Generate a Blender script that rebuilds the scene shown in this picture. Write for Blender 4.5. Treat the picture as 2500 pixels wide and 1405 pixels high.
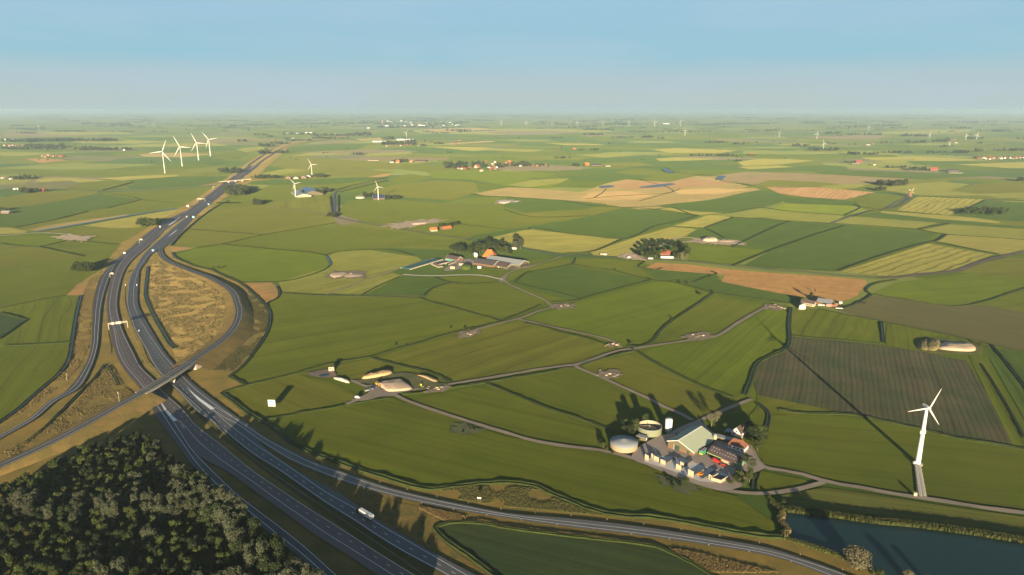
import bpy, bmesh, math, random
from math import radians, sin, cos, pi, atan, atan2, sqrt
from mathutils import Vector, Matrix
from mathutils import noise as mnoise

for _o in list(bpy.data.objects):
    bpy.data.objects.remove(_o)
S = bpy.context.scene
COL = S.collection
rnd = random.Random(7)

# ------------------------------------------------------------------ camera
CAM_H = 265.0
PITCH = atan((702.5 - 268.0) / 1667.0)
cam_d = bpy.data.cameras.new('camera'); cam = bpy.data.objects.new('camera', cam_d)
COL.objects.link(cam); S.camera = cam
cam_d.sensor_width = 36.0; cam_d.lens = 1667.0 / 2500.0 * 36.0
cam_d.clip_start = 1.0; cam_d.clip_end = 200000.0
cam.location = (0, 0, CAM_H); cam.rotation_euler = (pi / 2 - PITCH, 0, 0)

# ------------------------------------------------------------------ light
SUN_EL = radians(8.9); SUN_AZ = radians(0.4)      # sun behind the camera, light travels to +Y
sdir = Vector((sin(SUN_AZ) * cos(SUN_EL), cos(SUN_AZ) * cos(SUN_EL), -sin(SUN_EL)))
sun_d = bpy.data.lights.new('sun', 'SUN'); sun = bpy.data.objects.new('sun', sun_d)
COL.objects.link(sun); sun.location = (0, -500, 900)
sun.rotation_euler = sdir.to_track_quat('-Z', 'Y').to_euler()
sun_d.energy = 5.0; sun_d.angle = radians(0.53); sun_d.color = (1.0, 0.80, 0.52)

W = bpy.data.worlds.new('World'); S.world = W; W.use_nodes = True
wn = W.node_tree.nodes; wl = W.node_tree.links; wn.clear()
wout = wn.new('ShaderNodeOutputWorld'); bg = wn.new('ShaderNodeBackground'); sky = wn.new('ShaderNodeTexSky')
sky.sky_type = 'NISHITA'; sky.sun_disc = False
sky.sun_elevation = SUN_EL
sky.sun_rotation = pi + SUN_AZ
sky.altitude = 100; sky.air_density = 1.0; sky.dust_density = 0.5; sky.ozone_density = 2.0
# thin veils of cirrus: stretched noise mixed faintly into the sky colour
tc = wn.new('ShaderNodeTexCoord'); mp = wn.new('ShaderNodeMapping'); mp.inputs['Scale'].default_value = (1.3, 1.3, 9.0)
nz = wn.new('ShaderNodeTexNoise'); nz.inputs['Scale'].default_value = 2.2; nz.inputs['Detail'].default_value = 5
nz.inputs['Roughness'].default_value = 0.5; nz.inputs['Distortion'].default_value = 0.5
rp = wn.new('ShaderNodeValToRGB'); rp.color_ramp.elements[0].position = 0.44; rp.color_ramp.elements[1].position = 0.72
rp.color_ramp.elements[0].color = (0, 0, 0, 1); rp.color_ramp.elements[1].color = (0.45, 0.45, 0.45, 1)
mixw = wn.new('ShaderNodeMixRGB'); mixw.blend_type = 'MIX'; mixw.inputs['Color2'].default_value = (1.55, 1.75, 1.9, 1)
wl.new(tc.outputs['Generated'], mp.inputs['Vector']); wl.new(mp.outputs['Vector'], nz.inputs['Vector'])
wl.new(nz.outputs['Fac'], rp.inputs['Fac']); wl.new(rp.outputs['Color'], mixw.inputs['Fac'])
# hazy air low over the horizon, the same all the way round
sx = wn.new('ShaderNodeSeparateXYZ'); wl.new(tc.outputs['Generated'], sx.inputs[0])
lo = wn.new('ShaderNodeValToRGB'); lo.color_ramp.interpolation = 'EASE'
_st = [(0.0, (2.22, 2.68, 2.68)), (0.016, (2.26, 2.72, 2.70)), (0.037, (2.10, 2.72, 2.90)), (0.075, (1.52, 2.66, 3.14)), (0.134, (1.58, 2.64, 3.32)), (0.24, (1.30, 2.25, 3.2))]
while len(lo.color_ramp.elements) < len(_st): lo.color_ramp.elements.new(0.5)
for e, (t, c) in zip(lo.color_ramp.elements, _st): e.position = t; e.color = (*c, 1)
wl.new(sx.outputs['Z'], lo.inputs['Fac'])
fa = wn.new('ShaderNodeMapRange'); fa.interpolation_type = 'SMOOTHSTEP'; fa.inputs['From Min'].default_value = 0.12; fa.inputs['From Max'].default_value = 0.42
fa.inputs['To Min'].default_value = 1.0; fa.inputs['To Max'].default_value = 0.0
wl.new(sx.outputs['Z'], fa.inputs['Value'])
mixh = wn.new('ShaderNodeMixRGB'); wl.new(fa.outputs['Result'], mixh.inputs['Fac'])
wl.new(sky.outputs['Color'], mixh.inputs['Color1']); wl.new(lo.outputs['Color'], mixh.inputs['Color2'])
mixw.inputs['Color2'].default_value = (2.25, 2.85, 3.35, 1)
wl.new(mixh.outputs['Color'], mixw.inputs['Color1']); wl.new(mixw.outputs['Color'], bg.inputs['Color'])
bg.inputs['Strength'].default_value = 0.05
wl.new(bg.outputs['Background'], wout.inputs['Surface'])

S.view_settings.view_transform = 'Standard'; S.view_settings.look = 'None'
S.view_settings.exposure = 2.1; S.view_settings.gamma = 1.0; S.view_settings.use_curve_mapping = False
S.cycles.max_bounces = 6; S.cycles.diffuse_bounces = 2; S.cycles.glossy_bounces = 2
S.cycles.transmission_bounces = 2; S.cycles.volume_bounces = 1; S.cycles.transparent_max_bounces = 4
S.cycles.use_denoising = True
HAZE_DENSITY = 5.3e-5
HAZE_COLOR = (0.74, 0.92, 1.0)

# ------------------------------------------------------------------ helpers
_cp, _sp = cos(PITCH), sin(PITCH)
def U(px, py, z=0.0):
    """point of the photograph -> place on the level plane at height z"""
    u = (px - 1250.0) / 1667.0; v = (702.5 - py) / 1667.0
    dy = _cp + v * _sp; dz = -_sp + v * _cp
    t = (z - CAM_H) / dz
    return Vector((u * t, dy * t, z))
def hz(px, py, pyt):
    """height of a thing standing at (px,py) whose top is seen at row pyt"""
    b = U(px, py); v = (702.5 - pyt) / 1667.0
    return CAM_H + b.y / (_cp + v * _sp) * (-_sp + v * _cp)
def spx(px, py):
    """metres per photograph pixel across the view at a ground point"""
    return (U(px + 1, py) - U(px, py)).length
def U2(pts, z=0.0): return [U(a, b, z) for a, b in pts]

def smooth(P, step=None, closed=False, n=6):
    """Catmull-Rom through world points"""
    out = []; N = len(P)
    rng = range(N if closed else N - 1)
    for i in rng:
        p1, p2 = P[i % N], P[(i + 1) % N]
        p0 = P[(i - 1) % N] if (closed or i > 0) else p1 * 2 - p2
        p3 = P[(i + 2) % N] if (closed or i + 2 < N) else p2 * 2 - p1
        L = (p2 - p1).length
        k = n if step is None else max(1, min(60, int(L / step)))
        # chordal parametrisation keeps uneven spacing from looping
        d1 = max(1e-4, (p1 - p0).length ** .5); d2 = max(1e-4, L ** .5); d3 = max(1e-4, (p3 - p2).length ** .5)
        m1 = ((p1 - p0) / d1 - (p2 - p0) / (d1 + d2) + (p2 - p1) / d2) * d2
        m2 = ((p2 - p1) / d2 - (p3 - p1) / (d2 + d3) + (p3 - p2) / d3) * d2
        for j in range(k):
            t = j / k
            out.append(p1 * (2*t**3 - 3*t*t + 1) + m1 * (t**3 - 2*t*t + t) + p2 * (-2*t**3 + 3*t*t) + m2 * (t**3 - t*t))
    if not closed: out.append(P[-1].copy())
    return out

def link(o, parent=None):
    COL.objects.link(o)
    if parent is not None: o.parent = parent
    return o
def mesh_obj(name, verts, faces, mat, parent=None, mats=None, fmi=None, shade=False):
    me = bpy.data.meshes.new(name)
    me.from_pydata([tuple(v) for v in verts], [], faces)
    for m in (mats or [mat]): me.materials.append(m)
    if fmi: me.polygons.foreach_set('material_index', fmi)
    if shade: me.polygons.foreach_set('use_smooth', [True] * len(me.polygons))
    me.update()
    return link(bpy.data.objects.new(name, me), parent)
def struct(o): o['kind'] = 'structure'; return o
def tag(o, label, cat, group=None):
    o['label'] = label; o['category'] = cat
    if group: o['group'] = group
    return o
def thing(name, label, cat, loc=(0, 0, 0), rz=0.0, group=None):
    o = bpy.data.objects.new(name, None); o.empty_display_size = 0.5
    COL.objects.link(o); o.location = loc; o.rotation_euler = (0, 0, rz)
    return tag(o, label, cat, group)

class MB:
    """collects simple solids and links them as one mesh"""
    def __init__(s): s.v = []; s.f = []
    def add(s, vs, fs):
        b = len(s.v); s.v += [Vector(x) for x in vs]; s.f += [[b + i for i in f] for f in fs]; return s
    def box(s, x0, x1, y0, y1, z0, z1):
        return s.add([(x0,y0,z0),(x1,y0,z0),(x1,y1,z0),(x0,y1,z0),(x0,y0,z1),(x1,y0,z1),(x1,y1,z1),(x0,y1,z1)],
                     [[0,3,2,1],[4,5,6,7],[0,1,5,4],[1,2,6,5],[2,3,7,6],[3,0,4,7]])
    def hexa(s, b4, t4):
        return s.add(list(b4) + list(t4), [[0,3,2,1],[4,5,6,7],[0,1,5,4],[1,2,6,5],[2,3,7,6],[3,0,4,7]])
    def tube(s, a, b, ra, rb=None, n=8, cap=True):
        a = Vector(a); b = Vector(b); rb = ra if rb is None else rb
        d = (b - a).normalized(); x = d.orthogonal().normalized(); y = d.cross(x)
        vs = []
        for p, r in ((a, ra), (b, rb)):
            for i in range(n):
                t = 2 * pi * i / n; vs.append(p + (x * cos(t) + y * sin(t)) * r)
        fs = [[i, (i+1) % n, n + (i+1) % n, n + i] for i in range(n)]
        if cap: fs += [list(range(n))[::-1], list(range(n, 2*n))]
        return s.add(vs, fs)
    def lathe(s, prof, n=16, c=(0, 0, 0)):
        vs = []; fs = []; k = len(prof)
        for i in range(n):
            t = 2 * pi * i / n
            for r, z in prof: vs.append((c[0] + r * cos(t), c[1] + r * sin(t), c[2] + z))
        for i in range(n):
            j = (i + 1) % n
            for q in range(k - 1): fs.append([i*k+q, j*k+q, j*k+q+1, i*k+q+1])
        return s.add(vs, fs)
    def build(s, name, mat, parent=None, shade=False):
        return mesh_obj(name, s.v, s.f, mat, parent, shade=shade)

# ------------------------------------------------------------------ materials
def _pr(m):
    m.use_nodes = True
    return m.node_tree.nodes, m.node_tree.links, m.node_tree.nodes['Principled BSDF']
def plain(name, c, rough=0.8, spec=0.3, var=0.12, scale=1.5, metal=0.0, bump=0.0):
    """painted / built surface: base colour with slight mottling"""
    m = bpy.data.materials.new(name); n, l, p = _pr(m)
    p.inputs['Roughness'].default_value = rough; p.inputs['Metallic'].default_value = metal
    p.inputs['Specular IOR Level'].default_value = spec
    t = n.new('ShaderNodeTexCoord'); z = n.new('ShaderNodeTexNoise'); z.inputs['Scale'].default_value = scale; z.inputs['Detail'].default_value = 4
    r = n.new('ShaderNodeMapRange'); r.inputs['To Min'].default_value = 1 - var; r.inputs['To Max'].default_value = 1 + var
    mx = n.new('ShaderNodeVectorMath'); mx.operation = 'SCALE'; mx.inputs[0].default_value = c[:3]
    l.new(t.outputs['Object'], z.inputs['Vector']); l.new(z.outputs['Fac'], r.inputs['Value'])
    l.new(r.outputs['Result'], mx.inputs['Scale']); l.new(mx.outputs['Vector'], p.inputs['Base Color'])
    if bump:
        b = n.new('ShaderNodeBump'); b.inputs['Strength'].default_value = bump; l.new(z.outputs['Fac'], b.inputs['Height']); l.new(b.outputs['Normal'], p.inputs['Normal'])
    return m
LAND_TONE = 0.63
def fuzz(p, c):
    """grass and crops: a deep, rough pile that throws light back the way it came"""
    p.inputs['Diffuse Roughness'].default_value = 1.0
    p.inputs['Sheen Weight'].default_value = 0.012; p.inputs['Sheen Roughness'].default_value = 0.5
    k = 0.62 / max(c); p.inputs['Sheen Tint'].default_value = (min(1, c[0]*k*.98), c[1]*k, c[2]*k + .14, 1)
def land(name, c1, c2, ang=None, period=8.0, streak=0.12, rows=0.0, big=0.15, fine=0.12, fscale=0.9, bigscale=0.008, bump=0.0, mottle=0.0, mscale=0.12, blades=0.0):
    """field, verge or soil: two colours in large patches, streaks along a working direction, fine grain"""
    m = bpy.data.materials.new(name); n, l, p = _pr(m)
    p.inputs['Roughness'].default_value = 0.95; p.inputs['Specular IOR Level'].default_value = 0.08
    g = n.new('ShaderNodeNewGeometry')
    def noise(scale, detail, vec=None, rough=0.55):
        z = n.new('ShaderNodeTexNoise'); z.inputs['Scale'].default_value = scale; z.inputs['Detail'].default_value = detail
        z.inputs['Roughness'].default_value = rough
        l.new(vec or g.outputs['Position'], z.inputs['Vector']); return z.outputs['Fac']
    def math(op, a, b):
        q = n.new('ShaderNodeMath'); q.operation = op
        for i, x in enumerate((a, b)):
            if isinstance(x, (int, float)): q.inputs[i].default_value = x
            else: l.new(x, q.inputs[i])
        return q.outputs[0]
    nb = noise(bigscale, 4); nf = noise(fscale, 3, rough=0.7)
    val = math('ADD', math('MULTIPLY', math('SUBTRACT', nb, 0.5), 2 * big), math('MULTIPLY', math('SUBTRACT', nf, 0.5), 2.4 * fine))
    if mottle: val = math('ADD', val, math('MULTIPLY', math('SUBTRACT', noise(mscale, 4, rough=0.65), 0.5), 2.4 * mottle))
    if ang is not None and (streak or rows):
        mp = n.new('ShaderNodeMapping'); mp.vector_type = 'POINT'; mp.inputs['Rotation'].default_value = (0, 0, -ang)
        l.new(g.outputs['Position'], mp.inputs['Vector'])
        mp2 = n.new('ShaderNodeMapping'); mp2.inputs['Scale'].default_value = (0.0022, 1.0 / period, 1.0)
        l.new(mp.outputs['Vector'], mp2.inputs['Vector'])
        st = noise(1.0, 3, mp2.outputs['Vector'], 0.6)
        val = math('ADD', val, math('MULTIPLY', math('SUBTRACT', st, 0.5), 6.5 * streak))
        # thin tramlines left by the tractor wheels
        sy = n.new('ShaderNodeSeparateXYZ'); l.new(mp.outputs['Vector'], sy.inputs[0])
        tw = n.new('ShaderNodeMath'); tw.operation = 'SINE'; l.new(math('ADD', math('MULTIPLY', sy.outputs['Y'], 2 * pi / (period * 2.3)), math('MULTIPLY', noise(0.006, 2), 9.0)), tw.inputs[0])
        tr = n.new('ShaderNodeMapRange'); tr.inputs['From Min'].default_value = .90; tr.inputs['From Max'].default_value = 1.0; tr.inputs['To Min'].default_value = 0.0; tr.inputs['To Max'].default_value = -1.5 * streak
        l.new(tw.outputs[0], tr.inputs['Value']); val = math('ADD', val, tr.outputs['Result'])
        if rows:
            sx = n.new('ShaderNodeSeparateXYZ'); l.new(mp.outputs['Vector'], sx.inputs[0])
            w = n.new('ShaderNodeMath'); w.operation = 'SINE'
            wob = math('MULTIPLY', noise(0.012, 2), 7.0)
            l.new(math('ADD', math('MULTIPLY', sx.outputs['Y'], 2 * pi / period), wob), w.inputs[0])
            rr = n.new('ShaderNodeMapRange'); rr.inputs['From Min'].default_value = -0.95; rr.inputs['From Max'].default_value = -0.45
            rr.inputs['To Min'].default_value = -rows; rr.inputs['To Max'].default_value = 0.06
            l.new(w.outputs[0], rr.inputs['Value']); val = math('ADD', val, rr.outputs['Result'])
    mixc = n.new('ShaderNodeMixRGB'); c1, c2 = [tuple(x * LAND_TONE for x in c) if blades else c for c in (c1, c2)]
    mixc.inputs['Color1'].default_value = (*c1, 1); mixc.inputs['Color2'].default_value = (*c2, 1)
    mr = n.new('ShaderNodeMapRange'); mr.inputs['From Min'].default_value = 0.35; mr.inputs['From Max'].default_value = 0.65
    nm = noise(bigscale * 2.3, 5) if not mottle else noise(mscale * 0.6, 4)
    l.new(nm, mr.inputs['Value']); l.new(mr.outputs['Result'], mixc.inputs['Fac'])
    sc = n.new('ShaderNodeVectorMath'); sc.operation = 'SCALE'
    l.new(mixc.outputs['Color'], sc.inputs[0]); l.new(math('ADD', val, 1.0), sc.inputs['Scale'])
    l.new(sc.outputs['Vector'], p.inputs['Base Color'])
    if bump:
        b = n.new('ShaderNodeBump'); b.inputs['Strength'].default_value = bump; b.inputs['Distance'].default_value = 0.6
        l.new(nf, b.inputs['Height']); l.new(b.outputs['Normal'], p.inputs['Normal'])
    if blades:
        fuzz(p, c1)
        # standing blades: upright relief that catches the low sun
        b2 = n.new('ShaderNodeBump'); b2.inputs['Strength'].default_value = 1.0; b2.inputs['Distance'].default_value = blades
        l.new(noise(2.6, 2, rough=0.6), b2.inputs['Height'])
        if bump: l.new(b.outputs['Normal'], b2.inputs['Normal'])
        l.new(b2.outputs['Normal'], p.inputs['Normal'])
    return m

def paved(name, c, track=0.18, spec=0.35, rough=0.75, var=0.16):
    m = land(name, c, tuple(x * 1.12 for x in c), big=var, fine=0.10, fscale=2.5, bigscale=0.03, bump=0.0)
    p = m.node_tree.nodes['Principled BSDF']; p.inputs['Roughness'].default_value = rough; p.inputs['Specular IOR Level'].default_value = spec
    return m

def water_mat(name, c=(0.012, 0.03, 0.035), rough=0.12):
    m = bpy.data.materials.new(name); n, l, p = _pr(m)
    p.inputs['Base Color'].default_value = (*c, 1); p.inputs['Roughness'].default_value = rough; p.inputs['IOR'].default_value = 1.33; p.inputs['Specular IOR Level'].default_value = 0.3
    g = n.new('ShaderNodeNewGeometry'); z = n.new('ShaderNodeTexNoise'); z.inputs['Scale'].default_value = 0.8; z.inputs['Detail'].default_value = 3
    b = n.new('ShaderNodeBump'); b.inputs['Strength'].default_value = 0.25; b.inputs['Distance'].default_value = 0.06
    l.new(g.outputs['Position'], z.inputs['Vector']); l.new(z.outputs['Fac'], b.inputs['Height']); l.new(b.outputs['Normal'], p.inputs['Normal'])
    return m
# ------------------------------------------------------------------ palette of the land
G1 = ((0.070, 0.090, 0.007), (0.084, 0.099, 0.009))
G2 = ((0.044, 0.073, 0.010), (0.054, 0.082, 0.012))
G3 = ((0.098, 0.104, 0.013), (0.082, 0.095, 0.010))
LM = ((0.088, 0.116, 0.007), (0.074, 0.101, 0.007))
YG = ((0.150, 0.155, 0.030), (0.125, 0.138, 0.028))
YE = ((0.200, 0.185, 0.042), (0.165, 0.165, 0.036))
TN = ((0.215, 0.168, 0.066), (0.180, 0.150, 0.058))
OT = ((0.250, 0.145, 0.055), (0.170, 0.125, 0.045))
BR = ((0.130, 0.105, 0.055), (0.108, 0.100, 0.046))
OL = ((0.095, 0.095, 0.040), (0.085, 0.092, 0.034))
DK = ((0.040, 0.052, 0.022), (0.070, 0.062, 0.034))
DG = ((0.028, 0.046, 0.016), (0.034, 0.054, 0.018))

def rect_noise_ground():
    """far country: a patchwork of small parcels in the base sheet"""
    m = bpy.data.materials.new('polder_grass'); n, l, p = _pr(m)
    p.inputs['Roughness'].default_value = 0.95; p.inputs['Specular IOR Level'].default_value = 0.05
    g = n.new('ShaderNodeNewGeometry')
    mp = n.new('ShaderNodeMapping'); mp.inputs['Rotation'].default_value = (0, 0, radians(14)); mp.inputs['Scale'].default_value = (1 / 420.0, 1 / 300.0, 0)
    v = n.new('ShaderNodeTexVoronoi'); v.voronoi_dimensions = '2D'; v.distance = 'CHEBYCHEV'; v.inputs['Randomness'].default_value = 0.85; v.inputs['Scale'].default_value = 1.0
    l.new(g.outputs['Position'], mp.inputs['Vector']); l.new(mp.outputs['Vector'], v.inputs['Vector'])
    wn_ = n.new('ShaderNodeTexWhiteNoise'); wn_.noise_dimensions = '3D'; l.new(v.outputs['Color'], wn_.inputs['Vector'])
    r = n.new('ShaderNodeValToRGB'); r.color_ramp.interpolation = 'CONSTANT'
    cs = [(0, G1[0]), (.22, G2[1]), (.40, G3[0]), (.55, G1[1]), (.68, (0.052, 0.082, 0.018)), (.80, YG[1]), (.88, G3[1]), (.93, OL[0]), (.965, BR[0])]
    while len(r.color_ramp.elements) < len(cs): r.color_ramp.elements.new(0.5)
    for e, (t, c) in zip(r.color_ramp.elements, cs): e.position = t; e.color = (c[0] * LAND_TONE * .93, c[1] * LAND_TONE, c[2] * LAND_TONE * 1.2, 1)
    l.new(wn_.outputs['Value'], r.inputs['Fac'])
    z = n.new('ShaderNodeTexNoise'); z.inputs['Scale'].default_value = 0.006; z.inputs['Detail'].default_value = 6; z.inputs['Roughness'].default_value = 0.65
    l.new(g.outputs['Position'], z.inputs['Vector'])
    mr = n.new('ShaderNodeMapRange'); mr.inputs['To Min'].default_value = 0.72; mr.inputs['To Max'].default_value = 1.28; l.new(z.outputs['Fac'], mr.inputs['Value'])
    sc = n.new('ShaderNodeVectorMath'); sc.operation = 'SCALE'; l.new(r.outputs['Color'], sc.inputs[0]); l.new(mr.outputs['Result'], sc.inputs['Scale'])
    l.new(sc.outputs['Vector'], p.inputs['Base Color'])
    fuzz(p, (0.080, 0.104, 0.03))
    zb = n.new('ShaderNodeTexNoise'); zb.inputs['Scale'].default_value = 2.6; l.new(g.outputs['Position'], zb.inputs['Vector'])
    b2 = n.new('ShaderNodeBump'); b2.inputs['Distance'].default_value = 0.45; l.new(zb.outputs['Fac'], b2.inputs['Height']); l.new(b2.outputs['Normal'], p.inputs['Normal'])
    return m

# one sheet to the horizon, finer near the viewer
_R = [0, 300, 600, 1000, 1600, 2600, 4200, 7000, 12000, 20000, 35000, 60000]
_v = [(0, 0, 0)]; _f = []; _N = 48
for r in _R[1:]:
    for i in range(_N): _v.append((r * cos(2*pi*i/_N), r * sin(2*pi*i/_N), 0))
for i in range(_N): _f.append([0, 1 + i, 1 + (i + 1) % _N])
for k in range(len(_R) - 2):
    a = 1 + k * _N; b = a + _N
    for i in range(_N): j = (i + 1) % _N; _f.append([a + i, b + i, b + j, a + j])
struct(mesh_obj('ground', _v, _f, rect_noise_ground()))

# the air
hm = bpy.data.materials.new('haze_air'); hm.use_nodes = True
hn = hm.node_tree.nodes; hn.clear(); ho = hn.new('ShaderNodeOutputMaterial'); hv = hn.new('ShaderNodeVolumePrincipled')
hv.inputs['Color'].default_value = (*HAZE_COLOR, 1); hv.inputs['Density'].default_value = HAZE_DENSITY; hv.inputs['Anisotropy'].default_value = 0.45
hm.node_tree.links.new(hv.outputs['Volume'], ho.inputs['Volume'])
_hb = MB().box(-61000, 61000, -61000, 61000, -2.0, 285.0).build('haze', hm); _hb['kind'] = 'stuff'

_fz = {True: 0.02, False: 0.03}
_mat_cache = {}
def dirang(a, b):
    d = U(*b) - U(*a); return atan2(d.y, d.x)
def field(pts, pal, d=None, period=9.0, streak=0.10, rows=0.0, name='field', big=0.14, fine=0.10, sm=False, dz=None, **kw):
    """a parcel: level sheet laid on the ground"""
    far = min(p[1] for p in pts) < 480
    if not far: kw.setdefault('mottle', 0.07); kw.setdefault('mscale', 0.04); big = big * 1.25
    _fz[far] += 0.009 if far else 0.004
    z = _fz[far] if dz is None else dz
    P = [U(a, b, z) for a, b in pts]
    if sm: P = smooth(P, closed=True, n=4)
    ang = dirang(*d) if d else (None if not streak else 0.3 + 0.5 * rnd.random())
    m = land(name + '_cover', pal[0], pal[1], ang, period, streak, rows, big, fine, blades=0.45, **kw)
    return struct(mesh_obj(name, P, [list(range(len(P)))], m))
# ------------------------------------------------------------------ parcels, far to near
FAR = dict(streak=0.06, fine=0.05)
for pts, pal in [
    ([(1000,318),(1290,314),(1480,318),(1500,322),(1240,330),(1030,326)], YG), ([(1180,322),(1340,320),(1430,324),(1250,331)], BR),
    ([(20,322),(200,324),(240,330),(110,334),(0,332)], BR), ([(90,322),(300,324),(330,328),(130,330)], YG),
    ([(420,341),(640,339),(700,344),(520,349)], BR), ([(330,353),(520,349),(560,356),(360,361)], YG),
    ([(340,377),(440,373),(520,377),(440,385),(350,383)], TN), ([(575,365),(640,358),(650,366),(600,372)], YG),
    ([(690,385),(800,366),(870,370),(850,378),(720,382)], YG), ([(720,372),(850,368),(950,370),(840,376)], BR),
    ([(770,346),(850,342),(880,346),(800,352)], BR), ([(866,340),(930,337),(950,340),(880,344)], TN),
    ([(1020,317),(1150,312),(1210,316),(1080,324)], TN), ([(1040,358),(1180,360),(1240,365),(1150,369)], YE), ([(1180,362),(1330,366),(1300,372),(1200,368)], YG),
    ([(1088,350),(1200,344),(1210,347),(1100,353)], TN), ([(770,392),(900,384),(1100,386),(1090,392),(880,394)], BR),
    ([(830,428),(900,424),(960,426),(940,432),(880,434)], OT), ([(870,376),(1000,372),(1010,376),(900,382)], YG),
    ([(1330,350),(1460,352),(1480,355),(1380,355)], YE), ([(1400,378),(1520,374),(1560,380),(1470,386)], YG),
    ([(1590,366),(1650,362),(1800,368),(1760,374),(1640,374)], YE), ([(1600,388),(1640,385),(1760,388),(1700,392),(1610,394)], YE),
    ([(1800,396),(1850,388),(1920,389),(1990,393),(1900,402),(1815,406)], YE), ([(1800,408),(1900,404),(1940,408),(1830,414)], YE),
    ([(1960,335),(2100,330),(2180,333),(2120,342),(2010,340)], BR), ([(2060,328),(2300,316),(2420,318),(2280,328)], YG),
    ([(1880,352),(1960,350),(2020,354),(1940,358)], YG), ([(2100,385),(2250,383),(2420,392),(2300,394),(2130,392)], YE),
    ([(2330,402),(2500,396),(2560,398),(2560,412),(2460,411)], YE), ([(2120,400),(2170,390),(2240,388),(2200,400)], YG),
    ([(2090,404),(2160,406),(2230,412),(2160,416)], YG), ([(2460,399),(2560,394),(2560,398)], YE),
    ([(1000,345),(1080,342),(1120,346),(1040,350)], G3), ([(1450,400),(1560,397),(1600,404),(1500,410)], G3),
    ([(640,352),(740,341),(770,347),(700,362)], G1), ([(700,362),(800,352),(900,352),(870,366),(720,372)], G2),
    ([(160,344),(300,342),(420,346),(330,352),(200,350)], YG), ([(0,372),(70,372),(110,378),(40,382),(-30,380)], YG),
    ([(60,388),(110,387),(170,392),(100,398)], OT), ([(320,360),(500,358),(560,364),(420,370)], G2),
    ([(1600,450),(1560,437),(1500,420),(1560,412),(1700,430)], G1), ([(1360,430),(1480,424),(1600,430),(1560,437),(1480,446),(1400,440)], G2),
    ([(1150,440),(1250,432),(1370,446),(1340,460),(1240,455)], LM), ([(1240,452),(1300,440),(1390,436),(1370,447),(1290,458)], YG),
    ([(1040,420),(1180,416),(1360,425),(1330,434),(1160,440),(1060,436)], LM), ([(860,480),(960,452),(1080,440),(1160,446),(1170,470),(1100,490),(980,482)], G3),
    ([(1000,400),(1080,402),(1200,416),(1040,420),(960,412)], G1), ([(940,440),(1000,424),(1060,434),(990,450)], G1),
    ([(820,520),(850,490),(980,488),(1120,500),(1220,510),(1200,535),(1000,560),(880,540)], G1),
    ([(1100,545),(1230,512),(1280,515),(1340,545),(1250,560),(1120,580),(1000,560)], G1),
    ([(1300,470),(1350,478),(1400,492),(1500,500),(1420,512),(1280,520),(1230,505),(1240,480)], G2),
]:
    field(pts, pal, big=0.10, **FAR)

# left country
field([(85,443),(95,436),(110,433),(180,435),(265,441),(200,446),(100,445)], YE)
field([(-60,453),(0,452),(65,446),(85,438),(0,440),(-60,441)], YG)
field([(240,436),(330,430),(430,427),(440,430),(395,434),(300,441)], YE)
field([(60,464),(68,448),(100,445),(170,441),(198,447),(165,462)], OL)
field([(165,463),(198,447),(270,442),(325,446),(270,465)], G1)
field([(300,441),(430,432),(560,430),(540,444),(440,460),(330,462),(325,446)], G2)
field([(-60,485),(0,484),(80,470),(170,465),(240,467),(240,474),(100,499),(0,511),(-60,515)], G3)
field([(240,474),(260,470),(430,462),(520,457),(515,464),(455,500),(425,495),(345,488),(262,478)], G1, ((300,480),(480,470)))
field([(-60,515),(0,512),(100,500),(240,475),(262,478),(330,487),(320,490),(255,508),(200,518),(130,537),(40,556),(-60,556)], G2, mottle=0.05)
field([(200,518),(255,508),(320,489),(345,488),(425,495),(455,500),(430,511),(310,524),(215,517)], G1)
field([(40,556),(130,537),(200,518),(215,517),(310,524),(140,547),(60,561)], G3, ((60,560),(280,520)))
field([(60,562),(140,547),(310,524),(318,527),(205,545),(90,564)], TN, mottle=0.2)
field([(-60,560),(0,556),(25,556),(68,565),(60,570),(0,572),(-60,576)], YE)
field([(205,552),(260,540),(420,513),(452,503),(428,530),(395,545),(330,556),(270,557)], YE, ((260,550),(420,520)))
field([(85,567),(200,553),(270,557),(330,556),(402,545),(362,562),(294,598),(216,590),(243,577),(190,577),(140,571)], G3)
field([(-60,582),(0,579),(60,575),(140,576),(159,589),(94,603),(34,600),(0,596),(-60,597)], LM)
field([(94,603),(159,589),(213,591),(294,599),(268,628),(205,627),(154,615)], G1)
field([(-60,598),(0,597),(34,601),(94,604),(154,615),(205,627),(102,639),(0,652),(-60,658)], G3, ((0,650),(200,615)))
field([(-60,658),(60,643),(150,634),(205,626),(268,626),(262,640),(240,668),(222,672),(210,680),(192,690),(160,722),(148,724),(80,735),(0,752),(-60,762)], G1, ((0,700),(150,680)))
field([(-60,762),(0,752),(80,735),(148,725),(198,722),(188,759),(180,805),(175,836),(20,843),(-60,844)], G1, ((130,735),(100,830)), streak=0.2)
field([(-60,755),(0,764),(66,782),(0,828),(-60,850)], DG)
field([(-60,848),(20,846),(175,837),(171,865),(162,890),(142,916),(111,942),(71,976),(44,1000),(0,1030),(-60,1062)], G1, ((140,850),(30,1000)), streak=0.14)

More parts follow.
